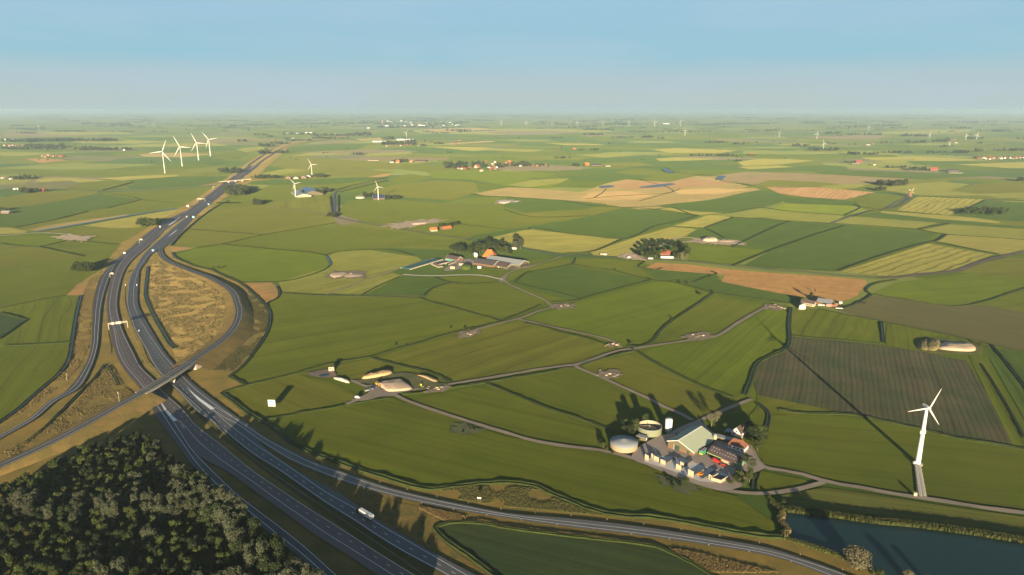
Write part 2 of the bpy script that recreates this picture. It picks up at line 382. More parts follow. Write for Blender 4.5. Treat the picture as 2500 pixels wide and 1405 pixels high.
# interchange verges, dry grass
VG = dict(name='verge', big=0.25, fine=0.22, mottle=0.22, mscale=0.07, bump=0.5, streak=0)
VC = ((0.200,0.140,0.040),(0.130,0.112,0.032))
field([(283,600),(330,575),(380,545),(455,500),(520,458),(560,430),(610,395),(660,362),(690,352),(705,358),(690,375),(660,400),(620,440),(590,460),(540,490),(490,530),(459,560),(438,577),(418,600)], VC, **VG)
field([(-60,1062),(44,1000),(111,942),(162,890),(178,830),(188,759),(198,722),(160,722),(210,680),(250,640),(283,599),(330,575),(438,577),(418,600),(422,619),(441,636),(479,651),(518,659),(556,678),(584,690),(612,711),(638,737),(656,760),(661,778),(654,808),(637,839),(598,890),(572,912),(558,920),(602,941),(541,960),(575,985),(620,1018),(665,1043),(711,1080),(771,1110),(832,1131),(892,1152),(953,1170),(1013,1189),(1050,1196),(1104,1190),(1180,1182),(1279,1183),(1313,1189),(1340,1204),(1385,1222),(1446,1246),(1512,1260),(1588,1264),(1663,1275),(1739,1290),(1800,1302),(1890,1312),(1915,1318),(1960,1330),(2060,1365),(2140,1405),(2300,1500),(1750,1520),(1100,1560),(600,1560),(-80,1560)], VC, dz=0.025, **VG)
V = dict(name='rough_grass', big=0.15, fine=0.36, fscale=0.6, mottle=0.22, mscale=0.30, bump=0.6, streak=0)
field([(372,640),(400,640),(440,658),(500,682),(540,702),(562,722),(572,745),(566,785),(540,825),(500,853),(455,885),(430,880),(420,850),(385,800),(364,750),(358,715),(361,680)], ((0.350,0.235,0.082),(0.225,0.180,0.058)), **V)
field([(600,700),(634,735),(653,762),(656,790),(640,830),(600,880),(566,912),(520,905),(480,905),(540,850),(585,800),(600,760)], ((0.185,0.135,0.050),(0.090,0.090,0.032)), **V)
field([(210,682),(262,650),(240,690),(228,740),(222,800),(216,850),(190,900),(140,955),(60,1010),(-40,1065),(-40,1062),(44,1002),(111,945),(162,894),(180,832),(190,759),(200,722),(165,722)], ((0.215,0.155,0.048),(0.150,0.125,0.038)), **V)
field([(590,692),(660,690),(675,697),(683,712),(676,730),(648,740),(625,718)], OT, mottle=0.3, fine=0.25)
field([(416,601),(480,605),(422,617)], OT, mottle=0.2)
field([(163,721),(192,691),(212,700),(200,720)], OT, mottle=0.25)
field([(250,900),(272,890),(300,940),(330,965),(345,985),(290,990),(200,1050),(120,1095),(60,1120),(-30,1160),(-30,1110),(90,1060),(180,990)], ((0.185,0.125,0.040),(0.105,0.098,0.030)), **V)
# grass between the carriageways and beside the slip roads
field([(440,985),(475,1010),(560,1085),(640,1145),(760,1235),(880,1320),(1010,1400),(1060,1430),(1130,1430),(1010,1350),(880,1262),(760,1180),(640,1095),(560,1035),(470,965)], ((0.095,0.080,0.026),(0.070,0.078,0.022)), **V)
field([(615,1072),(700,1122),(830,1185),(1010,1235),(1240,1280),(1500,1312),(1700,1345),(1990,1430),(1800,1430),(1640,1350),(1400,1310),(1240,1290),(1110,1275),(1060,1290),(1090,1330),(1200,1410),(1140,1405),(1010,1318),(830,1200),(700,1125)], ((0.180,0.125,0.038),(0.100,0.095,0.028)), **V)

# fields east of the motorway
field([(520,505),(640,501),(760,515),(800,524),(815,535),(820,545),(740,560),(640,575),(545,597),(480,605),(470,606),(418,600),(438,577),(459,561),(490,530)], G3, ((460,590),(800,540)), streak=0.07)
field([(540,490),(590,478),(700,470),(810,470),(806,479),(700,488),(640,502),(520,505)], G1)
field([(640,501),(700,488),(806,478),(805,522),(740,513)], G3, ((700,490),(698,510)), streak=0.15, period=14)
field([(620,470),(660,452),(800,440),(930,436),(945,440),(830,465),(700,484),(600,480)], G1)
field([(640,436),(760,440),(860,430),(940,436),(820,450),(660,452),(600,450)], G2)
field([(610,440),(640,420),(700,412),(830,408),(960,420),(900,432),(760,438)], G3)
field([(640,425),(700,412),(760,416),(660,430)], YG)
field([(650,405),(690,385),(760,385),(860,392),(1000,398),(960,415),(830,410),(700,412)], G3)
field([(420,602),(480,606),(545,597),(640,575),(820,545),(850,555),(1030,572),(1180,593),(1100,605),(1010,600),(900,612),(830,615),(800,622),(780,621),(640,608),(545,598)], G1, ((560,600),(1000,570)), streak=0.08)
field([(428,622),(480,608),(540,598),(640,608),(780,621),(795,625),(800,640),(805,652),(770,668),(690,688),(584,690),(528,664),(480,651)], LM, ((500,640),(780,625)), streak=0.08)
field([(800,625),(820,615),(905,611),(1020,628),(1030,636),(990,650),(950,668),(870,700),(790,718),(690,712),(682,698),(680,690),(760,665),(805,652),(812,645)], YG, ((720,700),(1000,640)), period=5, streak=0.16)
field([(802,716),(960,667),(982,673),(900,715),(880,720)], YG, ((820,714),(960,672)), streak=0.16)
field([(905,712),(990,675),(1060,676),(1100,690),(1050,712),(1025,722)], G2)
field([(684,712),(790,720),(1020,722),(1025,727),(790,724),(690,717)], OL, mottle=0.2)
field([(655,740),(690,717),(790,724),(1025,727),(1060,740),(1120,755),(1200,775),(1225,788),(1150,797),(1080,822),(1000,845),(910,873),(830,885),(720,912),(602,941),(575,915),(620,870),(655,810),(660,775)], G1, ((660,860),(1150,775)), period=16, streak=0.12)
field([(1030,735),(1060,705),(1110,690),(1230,695),(1300,722),(1335,742),(1290,760),(1210,778),(1120,752)], G1, ((1040,735),(1300,740)))
field([(1065,678),(1118,675),(1170,675),(1224,687),(1110,692)], G1)
field([(912,878),(1000,847),(1080,824),(1160,802),(1230,790),(1275,785),(1360,805),(1440,825),(1500,848),(1505,855),(1410,888),(1260,912),(1110,937),(1050,912),(1000,895)], G3, ((930,890),(1250,800)), period=14, streak=0.16)
field([(720,914),(850,887),(905,875),(1010,902),(1100,937),(1040,945),(970,958),(850,930)], G3, mottle=0.06)
field([(541,962),(602,943),(720,914),(800,930),(870,965),(880,972),(760,1000),(660,1024),(610,1005)], G3, ((570,950),(700,1010)), period=10, streak=0.12)
field([(985,985),(1050,965),(1180,940),(1230,955),(1340,1000),(1470,1050),(1480,1085),(1460,1098),(1300,1072),(1150,1035)], G1, ((1000,985),(1400,1080)), period=7, streak=0.12)
field([(1190,938),(1280,920),(1400,900),(1480,940),(1560,975),(1640,1010),(1690,1035),(1640,1052),(1560,1047),(1480,1047),(1400,1010),(1260,955)], G1, ((1220,950),(1500,1050)), period=9)
field([(1416,900),(1440,885),(1550,862),(1600,890),(1700,940),(1790,975),(1795,985),(1740,1015),(1705,1025),(1590,975),(1500,930)], G3, ((1450,890),(1760,980)), period=9, streak=0.10)
field([(1560,856),(1680,836),(1770,816),(1810,790),(1880,752),(1925,750),(1925,790),(1920,845),(1870,870),(1845,890),(1830,940),(1818,962),(1790,972),(1700,937),(1600,887)], LM, ((1700,930),(1860,790)), period=7, streak=0.15)
field([(1285,778),(1350,757),(1420,735),(1600,688),(1640,690),(1735,718),(1690,745),(1620,790),(1600,812),(1560,835),(1530,850),(1480,825),(1380,800)], LM, ((1320,780),(1650,700)), period=12, streak=0.08)
field([(1560,848),(1605,812),(1650,777),(1740,722),(1830,738),(1925,745),(1870,750),(1800,790),(1750,820),(1660,832)], G1, ((1600,840),(1780,740)), period=8)
field([(1245,687),(1285,665),(1395,645),(1400,652),(1590,685),(1440,727),(1400,735),(1250,694)], G2, ((1260,690),(1580,690)), mottle=0.05)
field([(1250,698),(1400,737),(1440,729),(1420,737),(1350,747),(1320,735)], G1)
field([(1240,672),(1280,656),(1330,645),(1390,632),(1398,642),(1285,663),(1250,682)], G1)
field([(1405,632),(1480,632),(1580,640),(1560,652),(1690,685),(1680,690),(1580,680),(1400,648)], G1, ((1420,640),(1660,680)))
field([(1600,660),(1620,660),(1740,668),(1760,678),(1720,685),(1690,695),(1600,680),(1560,655)], G2)
field([(1690,695),(1750,680),(1780,690),(1930,715),(1970,725),(1930,742),(1830,735),(1740,715)], G2)
field([(1575,655),(1600,642),(1680,646),(1760,656),(1870,666),(2000,674),(2110,683),(2118,690),(2090,725),(2050,738),(1990,730),(1900,716),(1760,688),(1770,672),(1600,658)], ((0.290,0.165,0.062),(0.225,0.135,0.050)), ((1600,655),(2050,700)), mottle=0.28, mscale=0.1, fine=0.25)
field([(2130,720),(2150,708),(2190,690),(2400,665),(2500,672),(2560,675),(2560,700),(2500,705),(2380,737),(2320,747),(2230,732)], LM, ((2130,715),(2480,690)), period=13)
field([(2375,742),(2500,708),(2560,700),(2560,768),(2500,763)], G1)
field([(2040,757),(2130,722),(2230,734),(2320,749),(2400,745),(2500,763),(2560,768),(2560,870),(2500,860),(2400,838),(2300,815),(2150,785)], ((0.082,0.078,0.030),(0.074,0.074,0.027)), ((2060,755),(2500,850)), period=9, streak=0.08)
field([(1935,752),(2000,755),(2140,785),(2155,838),(2160,842),(1930,818)], G1, ((1960,815),(2000,760)), period=13, streak=0.12, rows=0.12)
field([(2165,787),(2300,817),(2420,842),(2445,852),(2480,900),(2400,870),(2250,860),(2162,842)], G1, ((2200,850),(2195,800)), period=6, streak=0.2, big=0.2)
field([(1935,823),(2050,833),(2160,845),(2250,860),(2360,882),(2410,960),(2475,1092),(2350,1072),(2200,1042),(2080,1012),(1850,965),(1838,930),(1850,895),(1880,870),(1925,845)], DK, ((2060,1000),(2058,850)), period=5.0, streak=0.10, rows=0.30, big=0.30, bigscale=0.016)
field([(2365,868),(2400,868),(2560,1130),(2560,1160),(2475,1092)], G1, ((2400,900),(2480,1040)), period=5, streak=0.2)
field([(2400,848),(2445,852),(2500,862),(2560,870),(2560,1125)], G2, ((2440,860),(2540,1010)), period=6, streak=0.2)
field([(1880,1015),(1950,1010),(2080,1017),(2240,1047),(2400,1082),(2500,1098),(2560,1105),(2560,1255),(2500,1245),(2290,1215),(2200,1200),(2010,1167),(1860,1137),(1865,1080)], G1, ((1900,1100),(2450,1160)), period=9, streak=0.10, name='field')
field([(1850,965),(2080,1012),(2000,1010),(1880,1012),(1845,985)], G3)
field([(1895,1212),(1960,1200),(2010,1190),(2150,1209),(2300,1234),(2500,1262),(2560,1270),(2560,1335),(2500,1312),(2300,1287),(2100,1262),(1930,1240)], ((0.090,0.098,0.022),(0.080,0.090,0.018)), ((1950,1220),(2480,1290)), period=4, streak=0.16)
field([(1860,1150),(1905,1160),(1960,1170),(1985,1182),(1945,1195),(1880,1205),(1850,1195),(1843,1165)], G1)
field([(1770,1060),(1830,1015),(1850,990),(1870,1010),(1872,1060),(1860,1120),(1830,1090),(1800,1050)], G1)
field([(640,1024),(665,1026),(726,1011),(771,1004),(847,990),(960,972),(985,984),(1050,1000),(1110,1022),(1170,1045),(1240,1066),(1300,1077),(1400,1092),(1470,1104),(1540,1122),(1600,1146),(1700,1180),(1750,1200),(1800,1212),(1850,1250),(1890,1275),(1893,1293),(1870,1303),(1800,1295),(1739,1284),(1663,1270),(1588,1259),(1512,1254),(1446,1240),(1385,1216),(1340,1198),(1313,1184),(1279,1178),(1180,1177),(1104,1184),(1050,1190),(1013,1184),(953,1165),(892,1147),(832,1126),(771,1104),(711,1074),(665,1040)], G1, ((700,1050),(1500,1250)), period=7, streak=0.12)
field([(1062,1290),(1085,1280),(1110,1277),(1180,1279),(1240,1291),(1400,1311),(1600,1336),(1640,1351),(1700,1381),(1780,1431),(1760,1520),(1300,1520),(1250,1440),(1150,1360),(1090,1315)], ((0.030,0.050,0.018),(0.038,0.056,0.018)), ((1100,1300),(1500,1400)), period=4, streak=0.14, mottle=0.06)

# yellow and dark parcels of the right-hand middle distance
field([(1200,580),(1290,560),(1440,577),(1520,584),(1440,615),(1370,618),(1290,606)], YE, ((1230,590),(1480,585)), period=14, streak=0.12)
field([(1300,557),(1440,527),(1534,508),(1702,527),(1642,550),(1525,583),(1440,576),(1310,561)], G2, ((1320,560),(1660,540)), streak=0.08)
field([(1240,540),(1300,512),(1420,495),(1500,505),(1440,527),(1380,540),(1300,548)], G3)
field([(1270,512),(1360,496),(1440,500),(1520,508),(1440,528),(1330,528)], G3)
field([(1160,472),(1240,458),(1300,460),(1420,470),(1480,448),(1530,438),(1620,448),(1700,430),(1760,436),(1800,448),(1860,464),(1820,470),(1730,490),(1600,510),(1560,512),(1480,500),(1400,492),(1320,486),(1240,480),(1180,478)], TN, mottle=0.10, mscale=0.02, sm=False)
field([(1480,456),(1530,440),(1640,445),(1680,437),(1800,448),(1700,456),(1600,462),(1500,460)], ((0.23,0.145,0.070),(0.195,0.135,0.06)), mottle=0.2, mscale=0.03)
field([(1430,492),(1500,495),(1580,482),(1640,490),(1600,506),(1540,508),(1470,500)], BR, mottle=0.2, mscale=0.03)
field([(1440,470),(1520,466),(1600,475),(1550,488),(1480,490),(1420,486)], ((0.30,0.205,0.085),(0.255,0.185,0.075)))
field([(1640,465),(1750,460),(1830,464),(1740,475),(1660,474)], ((0.31,0.22,0.09),(0.27,0.20,0.08)))
field([(1720,432),(1820,420),(1960,424),(2200,436),(2230,440),(2120,450),(1980,460),(1870,456),(1800,446)], ((0.165,0.125,0.065),(0.135,0.118,0.055)), mottle=0.15, mscale=0.02)
field([(1810,460),(1880,440),(2000,444),(2070,452),(1980,460)], G3, mottle=0.1)
field([(1600,502),(1720,490),(1860,466),(1900,470),(1925,480),(1905,496),(1858,508),(1775,521),(1690,516),(1634,507)], G2, ((1640,505),(1880,480)))
field([(1868,456),(2000,458),(2135,470),(2060,488),(1960,481),(1900,472)], ((0.285,0.175,0.080),(0.25,0.16,0.07)), ((1960,480),(2000,460)), period=16, streak=0.1, rows=0.3)
field([(1900,481),(2030,483),(2120,500),(2070,504),(1920,497)], G2)
field([(2085,490),(2130,471),(2215,481),(2150,512),(2125,515),(2100,505)], G1, ((2110,505),(2190,482)), streak=0.06)
field([(1872,514),(1920,497),(2080,503),(2115,512),(2060,525),(1900,517)], ((0.13,0.165,0.014),(0.115,0.15,0.014)), ((1900,512),(2060,520)))
field([(1634,507),(1640,506),(1780,520),(1750,526),(1700,526),(1600,512)], YE)
field([(1785,528),(1860,509),(1900,517),(2062,527),(2040,546),(1930,541),(1800,532)], YG, ((1820,528),(2040,540)))
field([(1640,553),(1732,525),(1787,531),(1715,558)], YE, ((1660,552),(1770,530)), period=16, rows=0.10)
field([(1440,615),(1560,577),(1640,554),(1702,560),(1672,577),(1600,602),(1530,627),(1450,624)], YE, ((1460,620),(1680,562)), period=16, rows=0.14)
field([(1680,577),(1722,557),(1802,533),(1862,531),(1922,541),(1905,549),(1812,591),(1770,583)], G2, ((1700,575),(1880,535)))
field([(1785,605),(1815,592),(1832,581),(1932,543),(2062,552),(2000,570),(1880,612)], G2, ((1830,600),(2000,555)))
field([(1690,602),(1790,605),(1880,613),(1795,646),(1680,636)], LM)
field([(1815,649),(1882,613),(2000,571),(2064,552),(2282,570),(2262,592),(2042,663),(1872,656)], G2, ((1850,650),(2240,590)), streak=0.08)
field([(2050,664),(2265,595),(2425,622),(2365,645),(2325,660),(2180,676)], YE, ((2070,662),(2270,602)), period=19, rows=0.42, streak=0.1)
field([(2285,590),(2312,574),(2500,585),(2560,592),(2560,616),(2440,622),(2305,592)], YE, ((2330,590),(2540,605)), period=15, rows=0.42, streak=0.1)
field([(2340,665),(2380,646),(2450,630),(2560,630),(2560,690),(2500,680)], G3, ((2380,665),(2540,660)), streak=0.15)
field([(2010,545),(2080,529),(2180,536),(2292,545),(2232,559)], YG, ((2040,545),(2260,552)))
field([(2250,562),(2322,548),(2500,560),(2560,565),(2560,586),(2500,584),(2310,572)], YG, ((2270,564),(2520,575)))
field([(2100,527),(2140,519),(2500,553),(2560,560),(2500,558),(2300,545),(2180,536)], G2)
field([(2150,516),(2300,526),(2380,532),(2444,542),(2440,546),(2300,536),(2150,520)], YE)
field([(2188,515),(2240,480),(2402,486),(2400,493),(2330,524),(2300,526)], YE, ((2215,512),(2280,482)), period=17, rows=0.42, streak=0.1)
field([(2400,548),(2500,540),(2560,545),(2560,560),(2500,552)], G3)
field([(2335,524),(2404,492),(2500,495),(2560,500),(2560,545),(2450,538),(2380,532)], G2)
field([(2190,452),(2300,445),(2370,450),(2320,466),(2410,478),(2250,478),(2180,468),(2140,462)], YG)
field([(2320,466),(2380,450),(2500,442),(2560,445),(2560,470),(2440,470)], G3)
field([(2380,474),(2500,470),(2560,474),(2560,486),(2440,484)], YG)
field([(2000,456),(2060,450),(2130,448),(2090,460),(2040,464)], YG)
field([(1980,412),(2100,416),(2340,425),(2420,430),(2250,438),(2000,424)], G2)
# ------------------------------------------------------------------ water, roads, tracks, ditches
ASPH_RED = paved('asphalt_reddish', (0.062, 0.048, 0.046))
ASPH_BLUE = paved('asphalt_bluish', (0.046, 0.048, 0.051))
ASPH_DK = paved('asphalt_dark', (0.036, 0.035, 0.035))
ASPH_SH = paved('asphalt_shoulder', (0.066, 0.064, 0.060))
CONC = plain('concrete', (0.33, 0.30, 0.25), bump=0.1)
GRAVEL = land('track_surface', (0.205, 0.165, 0.125), (0.165, 0.135, 0.105), big=0.12, fine=0.12, fscale=1.2, bigscale=0.03, streak=0)
PALE = land('pale_slabs', (0.46, 0.40, 0.31), (0.38, 0.33, 0.26), big=0.1, fine=0.1, bigscale=0.05, streak=0)
SAND = land('sand', (0.42, 0.31, 0.21), (0.35, 0.26, 0.18), big=0.12, fine=0.14, fscale=0.8, bigscale=0.05, bump=0.25, streak=0)
PAINT = plain('road_paint', (0.50, 0.50, 0.49), var=0.08, scale=0.4)
DARKEARTH = land('dark_earth', (0.085, 0.070, 0.058), (0.12, 0.098, 0.075), big=0.2, fine=0.2, streak=0)
WATER = water_mat('ditch_water', (0.012, 0.020, 0.018), 0.25); WATER.node_tree.nodes['Principled BSDF'].inputs['Specular IOR Level'].default_value = 0.12
LAKE = water_mat('lake_water', (0.008, 0.022, 0.022), 0.18); LAKE.node_tree.nodes['Principled BSDF'].inputs['Specular IOR Level'].default_value = 0.2
CANAL = water_mat('canal_water', (0.02, 0.030, 0.034), 0.25); CANAL.node_tree.nodes['Principled BSDF'].inputs['Specular IOR Level'].default_value = 0.2
REED = land('reed_bank', (0.020, 0.030, 0.008), (0.030, 0.038, 0.010), big=0.25, fine=0.35, fscale=0.6, bigscale=0.05, bump=0.6, streak=0)

Z_TRACK, Z_ROAD, Z_PAINT = 0.92, 0.96, 0.975
def ribbon(name, P, w, mat, z, parent=None):
    """level strip of width w along world points P"""
    n = len(P); vs = []
    for i, p in enumerate(P):
        t = (P[min(i+1, n-1)] - P[max(i-1, 0)]); t.z = 0; t.normalize()
        q = Vector((-t.y, t.x, 0)); ww = w if not callable(w) else w(i / (n - 1))
        vs += [Vector((p.x, p.y, z if z is not None else p.z)) + q * ww / 2, Vector((p.x, p.y, z if z is not None else p.z)) - q * ww / 2]
    fs = [[2*i+1, 2*i+3, 2*i+2, 2*i] for i in range(n - 1)]
    return mesh_obj(name, vs, fs, mat, parent)
_tz = [0]
def track(pts, w, mat=GRAVEL, name='farm_track', z=None):
    _tz[0] += 1
    P = smooth(U2(pts), step=8.0)
    # worn edges: the width wanders a little
    ph = rnd.random() * 9
    return struct(ribbon(name, P, lambda s: w * (1 + 0.10 * sin(ph + s * 40) + 0.07 * sin(ph * 3 + s * 97)), mat, Z_TRACK + 0.0012 * (_tz[0] % 20) if z is None else z))
def area(pts, mat, name, z, sm=True, parent=None, jag=0.0):
    P = [U(a, b, z) for a, b in pts]
    if sm: P = smooth(P, closed=True, n=10 if jag else 4)
    if jag:
        c = sum(P, Vector()) / len(P)
        P = [c + (p - c) * (1 + jag * 2.2 * mnoise.noise(p * .16) + jag * 1.2 * mnoise.noise(p * .55)) for p in P]
        for p in P: p.z = z
    return mesh_obj(name, P, [list(range(len(P)))], mat, parent)

# lake and its reed fringe
LAKE_TOP = [(1911,1253),(1938,1253),(1966,1257),(2000,1260),(2029,1266),(2075,1272),(2117,1278),(2165,1281),(2223,1288),(2290,1297),(2344,1304),(2420,1316),(2500,1328),(2600,1345)]
LAKE_BOT = [(2600,1520),(2400,1470),(2250,1440),(2150,1402),(2120,1383),(2060,1361),(2005,1340),(1951,1322),(1917,1310),(1921,1297),(1903,1283)]
struct(area(LAKE_TOP + LAKE_BOT, LAKE, 'lake', 0.60, sm=True))
struct(area([(1598,450+2),(1640,448),(1650,450),(1620,455),(1590,458),(1560,458)], CANAL, 'pond', 2.9))
struct(area([(1464,455),(1490,453),(1500,456),(1470,459)], CANAL, 'pond', 2.9))

def polyline_resample(P, step):
    out = [P[0]]; acc = 0
    for a, b in zip(P[:-1], P[1:]):
        L = (b - a).length; 
        while acc + L >= step and L > 1e-6:
            t = (step - acc) / L; a = a.lerp(b, t); out.append(a); L = (b - a).length; acc = 0
        acc += L
    out.append(P[-1]); return out
def ditch(pts, w=2.6, bank=0.8, wet=True, name='ditch', z=0.9, bw=2.2, step=None, sm=True):
    far = sum(U(*p).y for p in pts) / len(pts)
    w *= 0.48; bw *= 0.62; bank *= 0.6; z = 0.52 if far < 1250 else 0.98
    st = step or max(5.0, far / 160.0)
    P = U2(pts)
    P = polyline_resample(smooth(P, n=8) if sm else P, st)
    n = len(P); V = []; wv = []
    for i, p in enumerate(P):
        t = (P[min(i+1, n-1)] - P[max(i-1, 0)]); t.z = 0; t.normalize(); q = Vector((-t.y, t.x, 0))
        for s in (1, -1):
            h = bank * (0.45 + 1.1 * mnoise.noise(p * 0.06 + Vector((s * 9, 0, 3))) ** 2 * 2 + 0.6 * rnd.random())
            k = bw * (0.8 + 0.5 * rnd.random())
            V += [p + q * s * (w / 2 + k) + Vector((0, 0, z - .5)), p + q * s * (w / 2 + k * .55) + Vector((0, 0, z + h)), p + q * s * (w / 2 + 0.15) + Vector((0, 0, z + h * .8)), p + q * s * (w / 2 - 0.1) + Vector((0, 0, z - .05))]
        wv += [p + q * w / 2 + Vector((0, 0, z)), p - q * w / 2 + Vector((0, 0, z))]
    F = []
    for i in range(n - 1):
        for s in (0, 4):
            a = 8 * i + s; b = 8 * (i + 1) + s
            for k in range(3): F.append([a+k, b+k, b+k+1, a+k+1])
    d = struct(mesh_obj(name, wv, [[2*i+1, 2*i+3, 2*i+2, 2*i] for i in range(n - 1)], WATER if wet else REED))
    bk = mesh_obj('reed_bank', V, F, REED, d, shade=False); bk['kind'] = 'structure'
    return d

# --- tracks
MT = [(845,989),(870,980),(920,970),(970,960),(1033,950),(1104,939),(1161,930),(1240,917),(1311,904),(1382,895),(1408,892),(1439,882),(1510,858),(1556,852),(1610,843),(1667,835),(1724,828),(1752,821),(1767,813),(1795,794),(1838,768),(1876,747)]
track(MT, 5.0)
track([(960,964),(992,980),(1016,989),(1074,1009),(1134,1028),(1195,1047),(1240,1060),(1285,1074),(1331,1084),(1391,1093),(1467,1102),(1512,1112),(1558,1125),(1603,1145),(1663,1169),(1724,1189),(1784,1202),(1845,1208),(1899,1205),(1945,1198),(1990,1186),(2012,1180)], 4.6)
track([(1400,893),(1416,902),(1453,917),(1496,936),(1547,959),(1593,980),(1618,994),(1663,1013),(1690,1028)], 4.6)
track([(1648,1059),(1685,1039),(1712,1027),(1736,1018),(1772,1001),(1803,989),(1835,977)], 4.6)
track([(1515,851),(1510,845),(1496,835),(1468,826),(1411,813),(1354,801),(1297,788),(1262,780)], 4.4)
track([(1360,749),(1311,762),(1283,774),(1260,781),(1229,789),(1189,799),(1150,811)], 4.6)
track([(1347,750),(1331,735),(1297,720),(1257,702),(1240,694),(1232,686),(1230,680),(1233,673),(1241,668),(1277,655),(1306,648),(1330,641),(1352,634),(1370,627)], 4.4)
track([(2600,1268),(2500,1255),(2404,1243),(2314,1228),(2253,1219),(2193,1210),(2147,1202),(2102,1193),(2054,1186),(2005,1175),(1960,1161),(1914,1152),(1880,1147),(1861,1141),(1848,1126),(1838,1106),(1828,1091),(1814,1085)], 4.8)
track([(796,720),(850,700),(930,673),(975,656),(990,652)], 4.2)
struct(ribbon('concrete_track', smooth(U2([(984,672),(1018,674),(1061,675),(1118,673),(1162,673),(1190,676),(1212,681),(1228,684)]), step=6), 6.0, PALE, Z_TRACK + .03))
track([(1225,690),(1228,681),(1238,672)], 8.0, GRAVEL)
track([(816,529),(817,500),(817,476),(822,468),(840,460),(880,452),(920,443),(944,437)], 7.0, ASPH_SH, 'lane')
R1 = [(818,531),(850,538),(876,543),(953,556),(1030,569),(1107,580),(1179,590),(1260,603),(1283,607),(1334,617),(1362,624),(1408,625),(1468,628),(1525,631),(1582,634),(1667,638),(1752,647),(1880,660),(1974,666),(2059,674),(2145,680),(2187,678),(2259,670),(2330,664),(2372,649),(2415,635),(2500,616),(2600,598)]
track(R1[:21], 6.0, ASPH_SH, 'lane')
track(R1[20:], 11.0, DARKEARTH, 'dirt_road')
track([(2027,547),(2078,529),(2129,516),(2155,513),(2183,497),(2219,481)], 7.0, ASPH_SH, 'lane')
track([(2152,513),(2185,506),(2215,490),(2222,482)], 9.0, DARKEARTH, 'dirt_road')
track([(285,467),(340,464),(420,460),(500,455),(530,452)], 8, SAND, 'farm_track')
track([(110,466),(180,465),(240,466),(285,467)], 4, GRAVEL)
track([(0,577),(30,575),(70,571),(110,570),(160,573),(190,577)], 5, PALE, 'concrete_track')
track([(560,441),(600,441),(700,438),(760,436)], 5, GRAVEL)
track([(650,503),(720,513),(760,517),(800,527)], 4, GRAVEL)
track([(980,488),(1040,491),(1085,500),(1150,506),(1200,502),(1216,497)], 5, GRAVEL)
track([(955,557),(975,553),(1010,547),(1040,542)], 5, PALE, 'concrete_track')
track([(1660,634),(1600,625),(1560,620),(1500,631)], 3, GRAVEL)
track([(1590,612),(1630,592),(1665,581),(1700,583),(1740,588)], 8, SAND)
track([(1645,596),(1670,592),(1705,588)], 4, PALE, 'concrete_track')
# slab road to the near turbine: two wheel strips of concrete slabs
struct(area([(2232,1136),(2246,1136),(2262,1214),(2240,1216)], land('slab_road_verge', (0.085,0.070,0.050), (0.10,0.085,0.05), fine=0.3, streak=0), 'slab_road', Z_TRACK - .02, sm=False))
sr = bpy.data.objects['slab_road']
_slab_me = None
for k in range(20):
    for s in (0, 1):
        t = (k + .5) / 20
        c = U(2236 + (1 if not s else 7.5) + t * (10 if not s else 13.5), 1138 + t * 76)
        if _slab_me is None:
            o = MB().box(-1.0, 1.0, -1.25, 1.25, 0, 0.16).build('slab', CONC, sr); _slab_me = o.data
        else:
            o = link(bpy.data.objects.new('slab', _slab_me), sr)
        o.location = (c.x + rnd.uniform(-.1,.1), c.y, Z_TRACK - .04); o.rotation_euler = (0, 0, radians(-4 + rnd.uniform(-2,2)))

# --- motorway: paved areas from their edges
def paved_area(name, left, right, mat, z=Z_ROAD):
    L = smooth(U2(left, z), n=5); R = smooth(U2(right, z), n=5)
    P = L + R[::-1]
    return struct(mesh_obj(name, P, [list(range(len(P)))], mat))
def line(road, pts, w=0.27, z=Z_PAINT, name='edge_line'):
    P = smooth(U2(pts), step=6.0); return ribbon(name, P, w, PAINT, z, road)
def dashes(road, pts, on=3.0, off=9.0, w=0.25, z=Z_PAINT, name='lane_marking', z3=False):
    P = polyline_resample(smooth(U2(pts) if not z3 else pts, n=8), 1.0); m = MB(); i = 0
    while i + on < len(P):
        a = P[int(i)]; b = P[int(i + on)]; t = (b - a); t.normalize(); q = Vector((-t.y, t.x, 0)).normalized() * w / 2
        zz = (lambda p: p.z if z3 else z)
        m.add([(a.x+q.x, a.y+q.y, zz(a)), (a.x-q.x, a.y-q.y, zz(a)), (b.x-q.x, b.y-q.y, zz(b)), (b.x+q.x, b.y+q.y, zz(b))], [[0,1,2,3]])
        i += on + off
    return m.build(name, PAINT, road)

FAR_A = [(606,405),(628,390),(648,376),(672,361),(690,354),(720,347),(760,342),(800,337),(850,330),(905,323)]
FAR_B = [(628,404),(643,392),(662,380),(682,367),(702,357.5),(727,350.5),(766,345),(806,339),(856,332.5),(912,325)]
for _p, _m in ((FAR_A, ASPH_RED), (FAR_B, ASPH_BLUE)): struct(ribbon('motorway', smooth(U2(_p), step=30), 15.0, _m, 1.35))
struct(ribbon('verge', smooth(U2([(x + 14, y - .5) for x, y in FAR_A]), step=30), 100.0, bpy.data.materials['verge_cover'], 1.25))
A_pL = [(606,405),(586,420),(556,440),(530,459),(490,490),(450,519),(380,560),(357,580),(335,600),(312,620),(292,640),(280,660),(273,680),(265,705),(261,744),(263,776),(268,808),(281,860),(300,898),(326,930),(350,960),(362,980),(372,1000),(398,1040),(440,1085),(500,1122),(560,1155),(620,1198),(680,1241),(771,1307),(862,1364),(950,1425),(1050,1495)]
A_lL = [(607,405),(588,420),(558,440),(532,459),(492,490),(452,519),(385,560),(363,580),(342,600),(317,620),(298,640),(287,660),(280,680),(274,705),(268,744),(271,776),(279,808),(290,860),(310,898),(337,930),(361,960),(378,982)]
